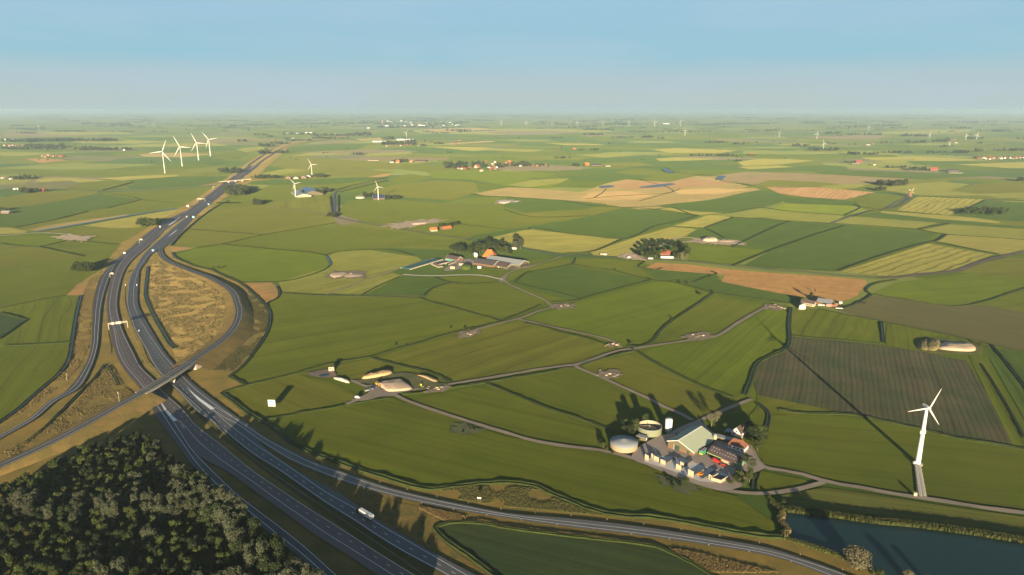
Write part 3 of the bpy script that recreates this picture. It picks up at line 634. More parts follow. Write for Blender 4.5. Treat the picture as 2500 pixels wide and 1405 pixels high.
A_lR = [(615,405),(596,420),(569,440),(544,459),(506,490),(466,519),(402,560),(383,580),(361,600),(337,620),(316,640),(302,660),(294,680),(288,705),(283,744),(288,776),(297,808),(322,860),(342,898),(374,930),(397,959),(443,1000),(477,1040),(532,1083),(620,1155),(680,1196),(741,1237),(801,1275),(862,1314),(922,1353),(1006,1405),(1100,1463)]
A_pR = [(x + 3, y) for x, y in A_lR]
mA = paved_area('motorway', A_pL, A_pR, ASPH_RED)
line(mA, A_lR); line(mA, A_lL)
A_main_left = [(391,982),(423,1020),(449,1040),(484,1080),(544,1128),(620,1181),(680,1225),(741,1267),(801,1308),(862,1346),(956,1405),(1050,1465)]
line(mA, A_main_left)
def mid(a, b, t=.5, n=None):
    """course between two traced lines, matched along their length"""
    Pa = smooth(U2(a), n=8); Pb = smooth(U2(b), n=8)
    Pa = polyline_resample(Pa, 4.0); Pb = polyline_resample(Pb, 4.0); m = len(Pa)
    out = []
    for i in range(0, m, 3):
        p = Pa[i]; q = min(Pb, key=lambda v: (v - p).length_squared); out.append(p.lerp(q, t))
    return out
def dashes_w(road, P, **k): return dashes(road, P, z3=True, **k)
def at_z(P, z=Z_PAINT):
    for p in P: p.z = z
    return P
cA = at_z(mid(A_lR[5:], A_lL[5:] + A_main_left, .46)); dashes_w(mA, cA)
dashes_w(mA, at_z(mid([(271,776),(279,808),(290,860),(310,898),(337,930),(361,960),(391,982)], [(288,776),(297,808),(322,860),(342,898),(374,930),(397,959),(420,980)], .22)), on=2.0, off=2.5)

B_pL = [(624,404),(601,420),(573,441),(547,460),(510,490),(470,519),(418,560),(395,580),(372,600),(351,620),(338,640),(326,660),(316,680),(312,705),(310,744),(318,776),(330,808),(359,860),(376,893),(399,922),(438,960),(475,1000),(530,1040),(619,1111),(680,1149),(741,1192),(801,1233),(862,1271),(922,1311),(983,1348),(1094,1408),(1200,1470)]
B_pR = [(633,404),(612,420),(584,441),(560,460),(524,490),(487,519),(448,560),(428,580),(408,600),(371,620),(356,640),(342,660),(339,680),(337,705),(337,744),(352,776),(370,808),(402,860),(434,898),(464,930),(498,958),(553,1000),(605,1040),(628,1064),(632,1078),(680,1119),(741,1158),(832,1207),(922,1269),(1013,1323),(1100,1372),(1164,1405),(1260,1455)]
mB = paved_area('motorway', B_pL, B_pR, ASPH_BLUE, Z_ROAD + .002)
B_lL = [(x + 2, y) for x, y in B_pL]
line(mB, B_lL)
B_lR1 = [(560,500),(519,519),(482,545),(436,560),(413,580),(390,600),(366,620),(350,640),(338,660),(332,680),(327,705),(327,744),(339,776),(357,808),(392,860),(424,898),(453,930),(482,957),(523,989),(556,1012),(595,1040)][3:]
line(mB, B_lR1)
B_main_R = [(458,948),(487,977),(515,1000),(561,1040),(620,1085),(680,1125),(741,1167),(801,1208),(862,1242),(922,1281),(983,1317),(1074,1370),(1134,1405),(1230,1455)]
line(mB, B_main_R)
dashes_w(mB, at_z(mid(B_lL[5:], B_lR1[:14] + B_main_R, .5)))
dashes_w(mB, at_z(mid([(320,776),(332,808),(361,860),(378,893),(401,922),(440,960)], [(339,776),(357,808),(392,860),(424,898),(453,930),(482,957)], .72)), on=2.0, off=2.5)
# gore areas painted solid
for road, pts in ((mA, [(391,982),(408,1003),(433,1027),(423,1029),(404,1006)]), (mB, [(458,949),(487,972),(524,998),(515,1001),(484,977)]), (mB, [(433,561),(429,563),(415,574),(404,584),(398,589),(402,589),(411,584),(424,573)]), (mA, [(441,530),(436,532),(423,542),(410,550),(415,550),(428,541)])):
    area(pts, PAINT, 'gore_marking', Z_PAINT + .006, sm=False, parent=road)

# slip road beside the wood
SL_L = [(372,975),(396,1010),(415,1040),(443,1080),(484,1137),(544,1198),(620,1261),(681,1310),(741,1358),(794,1405),(870,1470)]
SL_R = [(391,982),(410,1010),(429,1040),(469,1101),(514,1149),(575,1207),(620,1243),(681,1289),(741,1337),(817,1405),(895,1470)]
slip1 = paved_area('slip_road', [(362,985),(380,1010),(400,1040),(430,1083),(474,1141),(536,1203),(612,1265),(673,1314),(733,1362),(786,1409),(862,1474)], [(394,982),(414,1010),(433,1040),(474,1100),(519,1147),(579,1205),(624,1241),(685,1287),(745,1335),(821,1403),(899,1468)], ASPH_DK, Z_ROAD + .006)
line(slip1, SL_L, 0.3); line(slip1, SL_R, 0.3)
# slip road curving to the right
S2_lo = [(515,1000),(555,1027),(581,1040),(620,1068),(665,1098),(711,1125),(771,1151),(832,1174),(922,1202),(1013,1225),(1134,1249),(1260,1269),(1391,1287),(1542,1305),(1694,1326),(1880,1358),(1951,1380),(2017,1405),(2150,1460)]
S2_c = [(523,996),(570,1022),(605,1045),(640,1069),(665,1084),(726,1116),(771,1137),(832,1158),(922,1190),(1013,1214),(1134,1240),(1240,1260),(1391,1278),(1542,1295),(1694,1317),(1880,1350),(1951,1370),(2053,1404),(2180,1450)]
S2_up = [(556,1005),(605,1036),(640,1062),(670,1080),(726,1108),(771,1130),(832,1151),(922,1182),(1013,1207),(1134,1233),(1240,1253),(1391,1266),(1542,1283),(1694,1306),(1880,1339),(1951,1361),(2029,1388),(2069,1404),(2200,1452)]
slip2 = paved_area('slip_road', S2_up, S2_lo, ASPH_SH, Z_ROAD + .007)
line(slip2, S2_c, 0.27); line(slip2, [(x, y - 1.6) for x, y in S2_lo], 0.27)
# exit lane on the far left
RL_L = [(450,516),(405,540),(352,575),(325,600),(298,622),(273,645),(256,663),(239,694),(229,742),(225,799),(221,856),(199,907),(159,956),(118,980),(67,1025),(0,1062),(-90,1110)]
RL_R = [(456,519),(412,545),(362,580),(341,602),(312,622),(287,642),(273,665),(262,694),(249,742),(243,799),(238,850),(219,907),(188,953),(138,980),(84,1025),(0,1073),(-90,1124)]
ex = paved_area('exit_lane', RL_L, RL_R, ASPH_DK, Z_ROAD + .004)
def inset(a, b, t): return [(x + (u - x) * t, y + (v - y) * t) for (x, y), (u, v) in zip(a, b)]
line(ex, inset(RL_L, RL_R, .38), 0.28); line(ex, inset(RL_L, RL_R, .86), 0.28)
# ------------------------------------------------------------------ ditches (dark water between reed banks)
for pts, kw in [
    ([(198,722),(188,759),(180,805),(175,836),(171,865),(162,890),(142,916),(111,942),(71,976),(44,1000),(0,1032),(-60,1070)], dict(w=5, bank=1.0)),
    ([(0,764),(66,782),(0,828)], dict(sm=False)), ([(10,845),(90,842),(175,836)], {}), ([(160,722),(130,726),(80,736),(0,753)], dict(w=1, bank=.3)),
    ([(361,652),(359,680),(355,720),(361,740),(372,765),(385,790),(400,815),(413,838),(428,852)], dict(w=4.5, bank=.9)),
    ([(256,892),(230,925),(190,965),(150,1005),(110,1045),(65,1080)], dict(w=2.5, bank=.9)), ([(262,895),(278,920),(290,942)], dict(w=1.5, bank=.6)),
    ([(459,558),(438,577),(417,601)], dict(w=4, bank=1.3)), ([(560,490),(525,508),(490,532),(459,558)], dict(w=3, bank=1.0)),
    ([(421,617),(428,628),(441,636),(454,641),(479,651),(518,660),(528,665),(556,678),(584,690),(612,711),(638,737),(654,752),(660,774),(654,808),(637,839),(620,862),(598,890),(572,912),(560,920)], dict(w=3.2, bank=1.1)),
    ([(560,920),(580,930),(602,942),(575,950),(541,960)], dict(sm=False, bank=1.2)),
    ([(541,960),(575,985),(620,1018),(665,1043),(711,1080),(771,1110),(832,1131),(892,1152),(953,1170),(1013,1189),(1050,1195),(1104,1189),(1180,1181),(1255,1179),(1279,1182),(1313,1188),(1340,1203),(1385,1221),(1446,1245),(1512,1259),(1588,1263),(1663,1274),(1739,1289),(1800,1301),(1880,1311),(1912,1312)], dict(w=3.2, bank=1.2, bw=2.8)),
    ([(602,942),(720,913),(790,893),(830,885),(870,878),(905,873)], dict(w=1.6, bank=.9)), ([(905,873),(960,855),(1000,845),(1060,826),(1120,810),(1160,800)], dict(w=1.6, bank=.8)),
    ([(905,874),(960,890),(1010,901),(1060,915),(1100,934)], dict(w=3, bank=1.1)),
    ([(640,1026),(700,1017),(760,1005),(810,997),(850,989),(900,980),(950,972)], dict(w=2, bank=.8)),
    ([(982,964),(1040,958),(1100,948),(1180,936),(1260,922),(1340,909),(1404,897)], dict(w=2.4, bank=.9)),
    ([(1418,894),(1460,880),(1510,866),(1548,858)], dict(w=2.6, bank=1.4)),
    ([(1184,936),(1230,955),(1280,975),(1340,1000),(1400,1018),(1470,1044),(1500,1058)], dict(w=2.4, bank=1.0)),
    ([(1556,858),(1600,886),(1650,912),(1700,937),(1750,957),(1790,971)], dict(w=2.2, bank=.8)),
    ([(1818,965),(1830,935),(1840,905),(1850,888),(1875,873),(1910,858),(1924,845),(1928,820),(1926,790),(1930,752)], dict(w=3.2, bank=1.3, bw=3)),
    ([(1553,850),(1580,842),(1600,826),(1612,808),(1640,785),(1690,752),(1735,720),(1744,716)], dict(w=2.2, bank=1.0)),
    ([(1530,848),(1560,846),(1580,842)], dict(w=2)),
    ([(1280,790),(1320,797),(1380,815),(1430,826),(1480,842)], dict(w=2.2, bank=.9)),
    ([(1228,784),(1270,767),(1320,746)], dict(w=2, bank=.9)),
    ([(1026,728),(1060,740),(1120,755),(1170,770),(1205,779),(1224,787)], dict(w=1.8, bank=.9)),
    ([(1224,787),(1185,795),(1150,806)], dict(w=1.8, bank=.9)),
    ([(1345,738),(1400,736),(1440,724),(1500,707),(1590,684),(1570,684)][:5], dict(w=1.8, bank=.8)),
    ([(1440,654),(1500,662),(1590,684),(1640,690),(1690,700),(1745,716),(1800,724),(1930,742)], dict(w=1.8, bank=.8)),
    ([(1405,630),(1395,645),(1340,658),(1290,666),(1258,688)], dict(w=2, bank=.8)), ([(1258,690),(1300,702),(1350,712),(1420,730)], dict(w=1, bank=.5)),
    ([(1395,645),(1440,654)], dict(w=1.2)), ([(1575,637),(1555,652),(1600,660),(1617,655)], dict(sm=False, bank=.8)), ([(1690,690),(1735,674),(1750,668),(1735,663)], dict(bank=.8)),
    ([(1034,722),(1050,708),(1075,697),(1110,690)], dict(w=3, bank=.6)), ([(1060,676),(1090,687),(1130,694),(1225,690)], dict(w=1.8, bank=.8)),
    ([(1025,728),(880,723),(790,722),(690,716)], dict(w=2.4, bank=.4)), ([(880,722),(930,696),(975,676)], dict(w=1.6, bank=.6)),
    ([(676,700),(682,712),(678,728),(655,740),(650,752)], dict(w=3, bank=1.0)), ([(590,690),(640,689),(690,688),(770,668),(803,652),(808,642),(797,625)], dict(w=2.5, bank=.7)),
    ([(797,625),(760,618),(640,607),(540,597)], dict(w=1.2, bank=.6)), ([(800,622),(830,615),(905,610),(960,612),(1010,624)], dict(w=1.2, bank=.6)), ([(480,605),(545,596),(640,575),(820,545)], dict(w=1, bank=.6)), ([(459,560),(560,568),(640,574)], dict(w=1, bank=.5)),
    ([(2055,755),(2090,742),(2126,720),(2115,712),(2125,698),(2150,690),(2190,684)], dict(w=2.5, bank=.9)), ([(2130,720),(2200,730),(2290,745),(2340,748),(2400,738),(2500,705),(2560,690)], dict(w=2, bank=.8)),
    ([(2000,755),(2080,772),(2150,785)], dict(w=2, bank=1.0)), ([(2152,786),(2154,810),(2158,838)], dict(w=3, bank=1.3)), ([(1930,820),(2050,831),(2150,840)], dict(w=1, bank=.6)),
    ([(2150,785),(2300,815),(2400,838),(2500,860),(2560,872)], dict(w=1, bank=.4)), ([(2420,842),(2460,890),(2510,955),(2570,1040)], dict(w=2.5, bank=1.2)), ([(2395,890),(2440,960),(2480,1030),(2500,1070)], dict(w=.8, bank=.6)),
    ([(1900,1002),(1960,1010),(2080,1014),(2160,1030),(2240,1046),(2330,1070),(2400,1081),(2500,1098),(2570,1106)], dict(w=2.6, bank=1.0)),
    ([(1848,985),(1868,1000),(1876,1015),(1872,1045),(1864,1070)], dict(w=3.5, bank=1.0)), ([(1850,1160),(1843,1175),(1842,1195)], dict(w=4, bank=1.0)),
    ([(1905,1243),(1960,1246),(2050,1256),(2150,1266),(2300,1287),(2400,1300),(2560,1324)], dict(w=1.0, bank=1.0, bw=2)),
    ([(1062,1290),(1085,1281),(1110,1277),(1180,1280),(1240,1291),(1400,1311),(1600,1336),(1640,1352),(1700,1382),(1780,1432)], dict(w=1.2, bank=.9)), ([(1062,1290),(1085,1316),(1150,1362),(1250,1440)], dict(w=2, bank=1.0)),
    # further out
    ([(1290,562),(1300,556),(1380,570),(1440,577),(1520,584),(1600,553),(1660,540),(1705,527)], dict(w=2.5, bank=1.0)), ([(1520,584),(1440,616),(1380,620)], dict(w=4, bank=1.4)),
    ([(1640,553),(1680,556),(1715,558),(1770,582)], dict(w=2)), ([(1720,557),(1790,532)], dict(w=2, bank=1.2)), ([(1532,507),(1634,507),(1700,526),(1780,521),(1860,508),(1920,516),(2060,527)], dict(w=2.5, bank=1.1)),
    ([(1380,493),(1450,503),(1532,508),(1600,512),(1700,527)], dict(w=3, bank=1.2)), ([(1930,541),(1905,549),(1813,592),(1786,604)], dict(w=2.5, bank=1.1)), ([(2062,552),(2000,571),(1880,613),(1790,650)], dict(w=2.5, bank=1.2)),
    ([(1787,531),(1930,541),(2040,547),(2230,560),(2310,573),(2500,586),(2600,594)], dict(w=2.5, bank=1.0)), ([(2312,574),(2284,590),(2262,594),(2150,626),(2046,663)], dict(w=2.5, bank=1.2)), ([(2284,592),(2440,622)], dict(w=2, bank=.9)),
    ([(2245,560),(2320,546)], dict(w=2.5, bank=1.2)), ([(2060,527),(2100,506),(2085,500)], dict(w=2)), ([(2230,480),(2400,487),(2600,496)], dict(w=4, bank=1.5)), ([(2405,490),(2330,524)], dict(w=2, bank=1.0)),
    ([(1680,636),(1800,648),(1880,654),(2040,664)], dict(w=1.5, bank=.9)), ([(1150,474),(1180,479),(1320,487),(1400,492),(1480,500)], dict(w=2.5, bank=.8)),
    ([(1230,512),(1300,530),(1440,528)], dict(w=2, bank=.6)), ([(1100,545),(1230,560),(1290,562)], dict(w=2, bank=.7)), ([(806,480),(812,523)], dict(w=3, bank=2.5)), ([(826,478),(826,520)], dict(w=3, bank=2.5)), ([(812,466),(880,449),(945,434)], dict(w=3, bank=1.5)), ([(828,470),(890,455),(948,441)], dict(w=3, bank=1.5)),
    ([(345,488),(260,510),(240,474)][:2], dict(w=1.5, bank=.7)), ([(256,474),(325,482),(345,488),(425,495)], dict(w=2, bank=.7)), ([(250,466),(325,446)], dict(w=4, bank=2.0)), ([(215,517),(140,536),(40,556)], dict(w=1.5, bank=.7)), ([(0,595),(34,600),(94,603),(159,589)], dict(w=1.5, bank=.8)), ([(94,603),(205,627)], dict(w=1.5, bank=.7)), ([(159,589),(213,591),(294,599)], dict(w=1.5, bank=.7)),
    ([(1380,404),(1500,408),(1620,410),(1640,420),(1700,427),(1760,431),(1756,440),(1800,449),(1880,458),(2000,458)], dict(w=4, bank=1.0)),
    ([(2150,513),(2080,503),(2000,500)], dict(w=2, bank=.8)), ([(2080,530),(2150,514),(2300,526)], dict(w=2.5, bank=.9)),
    ([(1560,437),(1640,470),(1500,480),(1430,486)], dict(w=2.5, bank=.8)), ([(1660,462),(1640,470),(1560,492)], dict(w=2.5, bank=.8)), ([(1480,462),(1470,472),(1450,484)], dict(w=2.5, bank=.8)),
]:
    ditch(pts, **kw)

def canal(pts, w, z=0.95):
    P = smooth(U2(pts), step=15); return struct(ribbon('canal', P, w, CANAL, z))
canal([(86,567),(120,562),(190,550),(250,540),(310,529),(360,521),(432,511)], 14, 1.6)
canal([(1622,414),(1632,421),(1642,424)], 26, 3.0); canal([(1766,431),(1760,436),(1756,441)], 26, 3.0)
canal([(797,626),(803,634),(807,641),(806,649)], 4, 1.0)
# ------------------------------------------------------------------ loop road on its embankment, with the flyover
LOOP_PX = [(440,560,0),(424,573,0),(408,583,0),(396,595,0),(391,610,.1),(395,624,.3),(409,637,.5),(428,646,.8),(454,656,1.1),(479,666,1.5),(505,675,1.9),(531,688,2.4),(556,702,3.0),(572,719,3.6),(579,739,4.1),(584,757,4.6),(580,782,5.2),(563,811,5.9),(530,840,6.6),(487,868,7.2),(452,894,7.5),(402,926,7.6),(357,953,7.3),(326,970,7.0),(270,1001,6.2),(181,1051,4.8),(91,1096,3.4),(0,1137,2.2),(-100,1184,1.2),(-220,1240,.4)]
LP = [U(x, y, z + 1.0) for x, y, z in LOOP_PX]
LP = polyline_resample(smooth(LP, n=14), 5.0)
def off(P, i, s, dz=0):
    n = len(P); t = P[min(i+1, n-1)] - P[max(i-1, 0)]; t.z = 0; t.normalize()
    return P[i] + Vector((-t.y, t.x, 0)) * s + Vector((0, 0, dz))
def strip(name, P, s0, s1, mat, dz=0.0, parent=None, i0=0, i1=None):
    i1 = len(P) if i1 is None else i1
    vs = []; 
    for i in range(i0, i1): vs += [off(P, i, s0, dz), off(P, i, s1, dz)]
    n = i1 - i0
    return mesh_obj(name, vs, [[2*i, 2*i+1, 2*i+3, 2*i+2] for i in range(n - 1)], mat, parent)
def nearest(P, px, py, z):
    w = U(px, py, z); return min(range(len(P)), key=lambda i: (P[i] - w).length_squared)
iB0 = nearest(LP, 462, 887, 8.4); iB1 = nearest(LP, 350, 957, 8.3)
loop = struct(strip('loop_road', LP, 4.4, -4.4, ASPH_DK))
strip('edge_line', LP, 3.25, 3.0, PAINT, .02, loop); strip('edge_line', LP, -1.6, -1.85, PAINT, .02, loop)
VERGE_DRY = land('embankment_grass', (0.185,0.122,0.040), (0.125,0.096,0.030), big=0.2, fine=0.35, fscale=0.6, mottle=0.25, bump=0.7, streak=0)
def bank(i0, i1, name='embankment'):
    vs = []; fs = []
    for i in range(i0, i1):
        h = max(0.05, LP[i].z - 0.9)
        for s in (4.4, 5.6, 5.6 + h * 2.5 + .3, -5.6 - h * 2.5 - .3, -5.6, -4.4):
            p = off(LP, i, s); p.z = LP[i].z - .02 if abs(s) < 5 else (LP[i].z - .15 if abs(s) < 5.7 else 0.25)
            if abs(s) > 5.7: p += Vector((rnd.uniform(-.5,.5), rnd.uniform(-.5,.5), 0))
            vs.append(p)
    n = i1 - i0
    for i in range(n - 1):
        for k in (0, 1, 3, 4):
            a = 6*i + k; b = a + 6; fs.append([a, a+1, b+1, b])
    return struct(mesh_obj(name, vs, fs, VERGE_DRY, shade=True))
i_start = nearest(LP, 395, 624, 1.3)
bank(i_start, iB0 + 1); bank(iB1, len(LP))
# flyover: deck, parapets, piers, abutments
FASC = plain('bridge_concrete', (0.30, 0.255, 0.20), var=0.15, scale=0.6)
DECKG = plain('deck_pavement', (0.16, 0.145, 0.13), var=0.1)
c0 = LP[(iB0 + iB1) // 2]
fly = thing('flyover', 'concrete flyover carrying the loop road across both motorway carriageways', 'bridge', (c0.x, c0.y, 0.9))
inv = Vector((-c0.x, -c0.y, -0.9))
def deck_piece(name, s0, s1, z0, z1, mat, i0=iB0 - 1, i1=iB1 + 2):
    vs = []; fs = []
    for i in range(i0, i1):
        for s, z in ((s0, z0), (s1, z0), (s1, z1), (s0, z1)): vs.append(off(LP, i, s, z) + inv)
    n = i1 - i0
    for i in range(n - 1):
        for k in range(4): a = 4*i + k; b = 4*i + (k+1) % 4; fs.append([a, b, b + 4, a + 4])
    fs += [[0,1,2,3][::-1], [4*(n-1)+k for k in range(4)]]
    return mesh_obj(name, vs, fs, mat, fly)
deck_piece('deck', -5.6, 5.6, -1.5, -0.03, FASC)
deck_piece('kerb_strip', 4.45, 5.75, -0.02, 0.18, DECKG); deck_piece('kerb_strip', -5.75, -4.45, -0.02, 0.18, DECKG)
deck_piece('fascia', 5.76, 6.05, -1.1, 0.45, FASC); deck_piece('fascia', -6.05, -5.76, -1.1, 0.45, FASC)
RAIL = plain('galvanised_rail', (0.10, 0.105, 0.10), rough=0.5)
deck_piece('guard_rail', 5.1, 5.2, 0.6, 0.9, RAIL); deck_piece('guard_rail', -5.2, -5.1, 0.6, 0.9, RAIL)
m = MB()
for i in range(iB0 - 1, iB1 + 2):
    for s in (5.15, -5.15):
        p = off(LP, i, s) + inv; m.box(p.x - .06, p.x + .06, p.y - .06, p.y + .06, p.z + .1, p.z + .7)
gp = m.build('rail_posts', RAIL, fly); gp['kind'] = 'stuff'
# joints across the deck
for px, py in ((404, 918), (352, 948), (452, 885)):
    i = nearest(LP, px, py, 8.5); p, q = off(LP, i, 4.4, .03) + inv, off(LP, i, -4.4, .03) + inv
    t = (q - p).normalized(); r = Vector((-t.y, t.x, 0)) * .22
    MB().add([p + r, p - r, q - r, q + r], [[0,1,2,3]]).build('expansion_joint', FASC, fly)
PIER = plain('pier_concrete', (0.46, 0.38, 0.27), var=0.12, scale=0.8)
def pier(i, t0, half=4.6, name='pier'):
    p = LP[i] + inv; d = (LP[i+1] - LP[i-1]); d.z = 0; d.normalize(); q = Vector((-d.y, d.x, 0))
    top = p.z - 1.5
    b = [p + d*t0 + q*half*.55, p - d*t0 + q*half*.55, p - d*t0 - q*half*.55, p + d*t0 - q*half*.55]
    tt = [p + d*t0 + q*half, p - d*t0 + q*half, p - d*t0 - q*half, p + d*t0 - q*half]
    for v in b: v.z = 0
    for v in tt: v.z = top + .02
    return MB().hexa(b, tt).build(name, PIER, fly)
pier(nearest(LP, 404, 917, 8.6), .6)
for i, nm in ((iB0, 'abutment'), (iB1, 'abutment')):
    p = LP[i] + inv; d = (LP[i+1] - LP[i-1]); d.z = 0; d.normalize(); q = Vector((-d.y, d.x, 0)); s = -1 if i == iB0 else 1
    b = [p + q*5.9, p - q*5.9, p - q*8.5 + d*s*9, p + q*8.5 + d*s*9]
    t = [v.copy() for v in (p + q*5.9, p - q*5.9, p - q*6.1 + d*s*9, p + q*6.1 + d*s*9)]
    for v in b: v.z = -.6
    for v in t[:2]: v.z = p.z - 1.52
    for v in t[2:]: v.z = p.z - 1.52
    MB().hexa(b, t).build(nm, FASC, fly)

# second, far flyover carrying a lane over the motorway
fl2 = thing('flyover', 'pale concrete flyover carrying a lane over the distant motorway', 'bridge', tuple(U(568, 443)))
def far_bridge():
    a = U(536, 449); b = U(612, 442); o = U(568, 443); d = (b - a).normalized(); q = Vector((-d.y, d.x, 0))
    pts = [(a - o, 7.0), (b - o, 7.0)]
    MB().hexa([p + q*s + Vector((0,0,h-1.2)) for p, h, s in ((pts[0][0],7,-6),(pts[1][0],7,-6),(pts[1][0],7,6),(pts[0][0],7,6))],
              [p + q*s + Vector((0,0,h+.9)) for p, h, s in ((pts[0][0],7,-6),(pts[1][0],7,-6),(pts[1][0],7,6),(pts[0][0],7,6))]).build('deck', PIER, fl2)
    for t in (.28, .5, .72):
        p = a.lerp(b, t) - o
        MB().hexa([p + d*u + q*v + Vector((0,0,-.2)) for u, v in ((-.8,-4),(.8,-4),(.8,4),(-.8,4))], [p + d*u + q*v + Vector((0,0,5.9)) for u, v in ((-.8,-5),(.8,-5),(.8,5),(-.8,5))]).build('pier', PIER, fl2)
    # approach mounds
    for c, e in ((a, U(490, 454)), (b, U(660, 440))):
        dd = (e - c).normalized(); qq = Vector((-dd.y, dd.x, 0))
        vs = [c + qq*6 + Vector((0,0,7)), c - qq*6 + Vector((0,0,7)), e + qq*4 + Vector((0,0,1.3)), e - qq*4 + Vector((0,0,1.3)), c + qq*20, c - qq*20, e + qq*6, e - qq*6, c - dd*8 + qq*6, c - dd*8 - qq*6]
        struct(mesh_obj('embankment', vs, [[0,2,3,1],[0,4,6,2],[1,3,7,5],[0,1,9,8],[0,8,4],[1,5,9]], VERGE_DRY))
far_bridge()

# ------------------------------------------------------------------ trees
def leaf_mat(name, c, var=0.35, trans=0.25):
    m = bpy.data.materials.new(name); n, l, p = _pr(m)
    p.inputs['Roughness'].default_value = 0.75; p.inputs['Specular IOR Level'].default_value = 0.2
    g = n.new('ShaderNodeNewGeometry'); oi = n.new('ShaderNodeObjectInfo')
    z = n.new('ShaderNodeTexNoise'); z.inputs['Scale'].default_value = 0.45; z.inputs['Detail'].default_value = 3; l.new(g.outputs['Position'], z.inputs['Vector'])
    ad = n.new('ShaderNodeMath'); ad.operation = 'ADD'; l.new(z.outputs['Fac'], ad.inputs[0]); l.new(oi.outputs['Random'], ad.inputs[1])
    mr = n.new('ShaderNodeMapRange'); mr.inputs['From Min'].default_value = .3; mr.inputs['From Max'].default_value = 1.7
    mr.inputs['To Min'].default_value = 1 - var; mr.inputs['To Max'].default_value = 1 + var; l.new(ad.outputs[0], mr.inputs['Value'])
    sc = n.new('ShaderNodeVectorMath'); sc.operation = 'SCALE'; sc.inputs[0].default_value = c; l.new(mr.outputs['Result'], sc.inputs['Scale'])
    l.new(sc.outputs['Vector'], p.inputs['Base Color'])
    return m
LEAF = {
    'poplar': leaf_mat('grey_green_leaves', (0.035, 0.041, 0.022)),
    'dark': leaf_mat('dark_leaves', (0.012, 0.019, 0.005)),
    'green': leaf_mat('green_leaves', (0.024, 0.033, 0.006)),
    'yellow': leaf_mat('yellowish_leaves', (0.036, 0.036, 0.007)),
    'pale': leaf_mat('pale_leaves', (0.075, 0.068, 0.038)),
    'far': leaf_mat('far_leaves', (0.026, 0.034, 0.012)),
}
BARK = plain('bark', (0.085, 0.07, 0.05), var=0.3)
def crown_mesh(name, mat, w, h, base, nleaf, leaf, lobes, seed, upright=0.0):
    """crown of many leaf clumps spread over the lobes of the crown; gaps stay open"""
    r = random.Random(seed); vs = []; fs = []
    L = []
    for i in range(lobes):
        a = r.uniform(0, 2*pi); rad = w * .5 * (r.random() ** .6) * .72
        zz = base + (h - base) * (.18 + .70 * r.random())
        k = 1 - .55 * abs((zz - base) / (h - base) - .45)
        L.append((Vector((cos(a)*rad*k, sin(a)*rad*k, zz)), w * r.uniform(.20, .32) * k))
    L.append((Vector((0, 0, base + (h-base)*.55)), w * .34))
    for i in range(nleaf):
        c, R = L[r.randrange(len(L))]
        d = Vector((r.gauss(0,1), r.gauss(0,1), r.gauss(0,1) + .25)).normalized()
        p = c + Vector((d.x * R, d.y * R, d.z * R * (.85 + upright))) * (r.random() ** .35)
        if p.z < base * .7 or p.z > h: continue
        nrm = (d + Vector((r.gauss(0,.55), r.gauss(0,.55), r.gauss(0,.55)))).normalized()
        x = nrm.orthogonal().normalized(); y = nrm.cross(x); t = r.uniform(0, 2*pi)
        x, y = x*cos(t) + y*sin(t), y*cos(t) - x*sin(t)
        s = leaf * r.uniform(.55, 1.25); b = len(vs)
        vs += [p - x*s + nrm*s*.1, p - y*s*.7, p + x*s - nrm*s*.15, p + y*s*.7 + nrm*s*.2]; fs += [[b, b+1, b+2, b+3]]
    me = bpy.data.meshes.new(name); me.from_pydata([tuple(v) for v in vs], [], fs); me.materials.append(mat); me.update()
    return me
def trunk_mesh(h, r0, w, seed):
    r = random.Random(seed); m = MB(); m.tube((0,0,-.3), (0,0,h*.55), r0, r0*.6, 7); m.tube((0,0,h*.54), (r.uniform(-.4,.4),r.uniform(-.4,.4),h*.88), r0*.6, r0*.15, 5)
    for i in range(4):
        a = 2*pi*i/4 + r.random(); z = h * r.uniform(.3, .55)
        m.tube((0,0,z), (cos(a)*w*.3, sin(a)*w*.3, z + h*r.uniform(.15,.28)), r0*.4, r0*.1, 5)
    me = bpy.data.meshes.new('trunk'); me.from_pydata([tuple(v) for v in m.v], [], m.f); me.materials.append(BARK); me.update(); return me
TREES = {}
def tree_kind(key, mat, w, h, base, nleaf, leaf, lobes, variants=4, **k):
    TREES[key] = [(crown_mesh(key + '_crown', LEAF[mat], w, h, base, nleaf, leaf, lobes, 11*i + len(TREES)*101, **k), trunk_mesh(h, w*.035 + .05, w, i), w, h) for i in range(variants)]
tree_kind('poplar', 'poplar', 9.5, 17, 3, 3600, .40, 16, upright=.35)
tree_kind('dark', 'dark', 8.6, 14, 2.0, 3200, .40, 13)
tree_kind('green', 'green', 8.6, 14, 2.0, 3200, .40, 13)
tree_kind('yellow', 'yellow', 7.6, 12, 1.8, 2600, .40, 12, variants=3)
tree_kind('round', 'green', 10, 11, 1.2, 3400, .40, 14, variants=3)
tree_kind('willow', 'pale', 12, 11, .6, 3800, .40, 17, variants=2)
tree_kind('bush', 'green', 4.4, 3, .1, 900, .25, 9, variants=3)
tree_kind('darkbush', 'dark', 4.4, 3, .1, 900, .25, 9, variants=3)
tree_kind('far', 'far', 11, 13, .6, 420, 1.35, 10, variants=5)
tree_kind('bare', 'pale', 11, 12, 3.4, 1100, .26, 14, variants=1)
_parts = {}
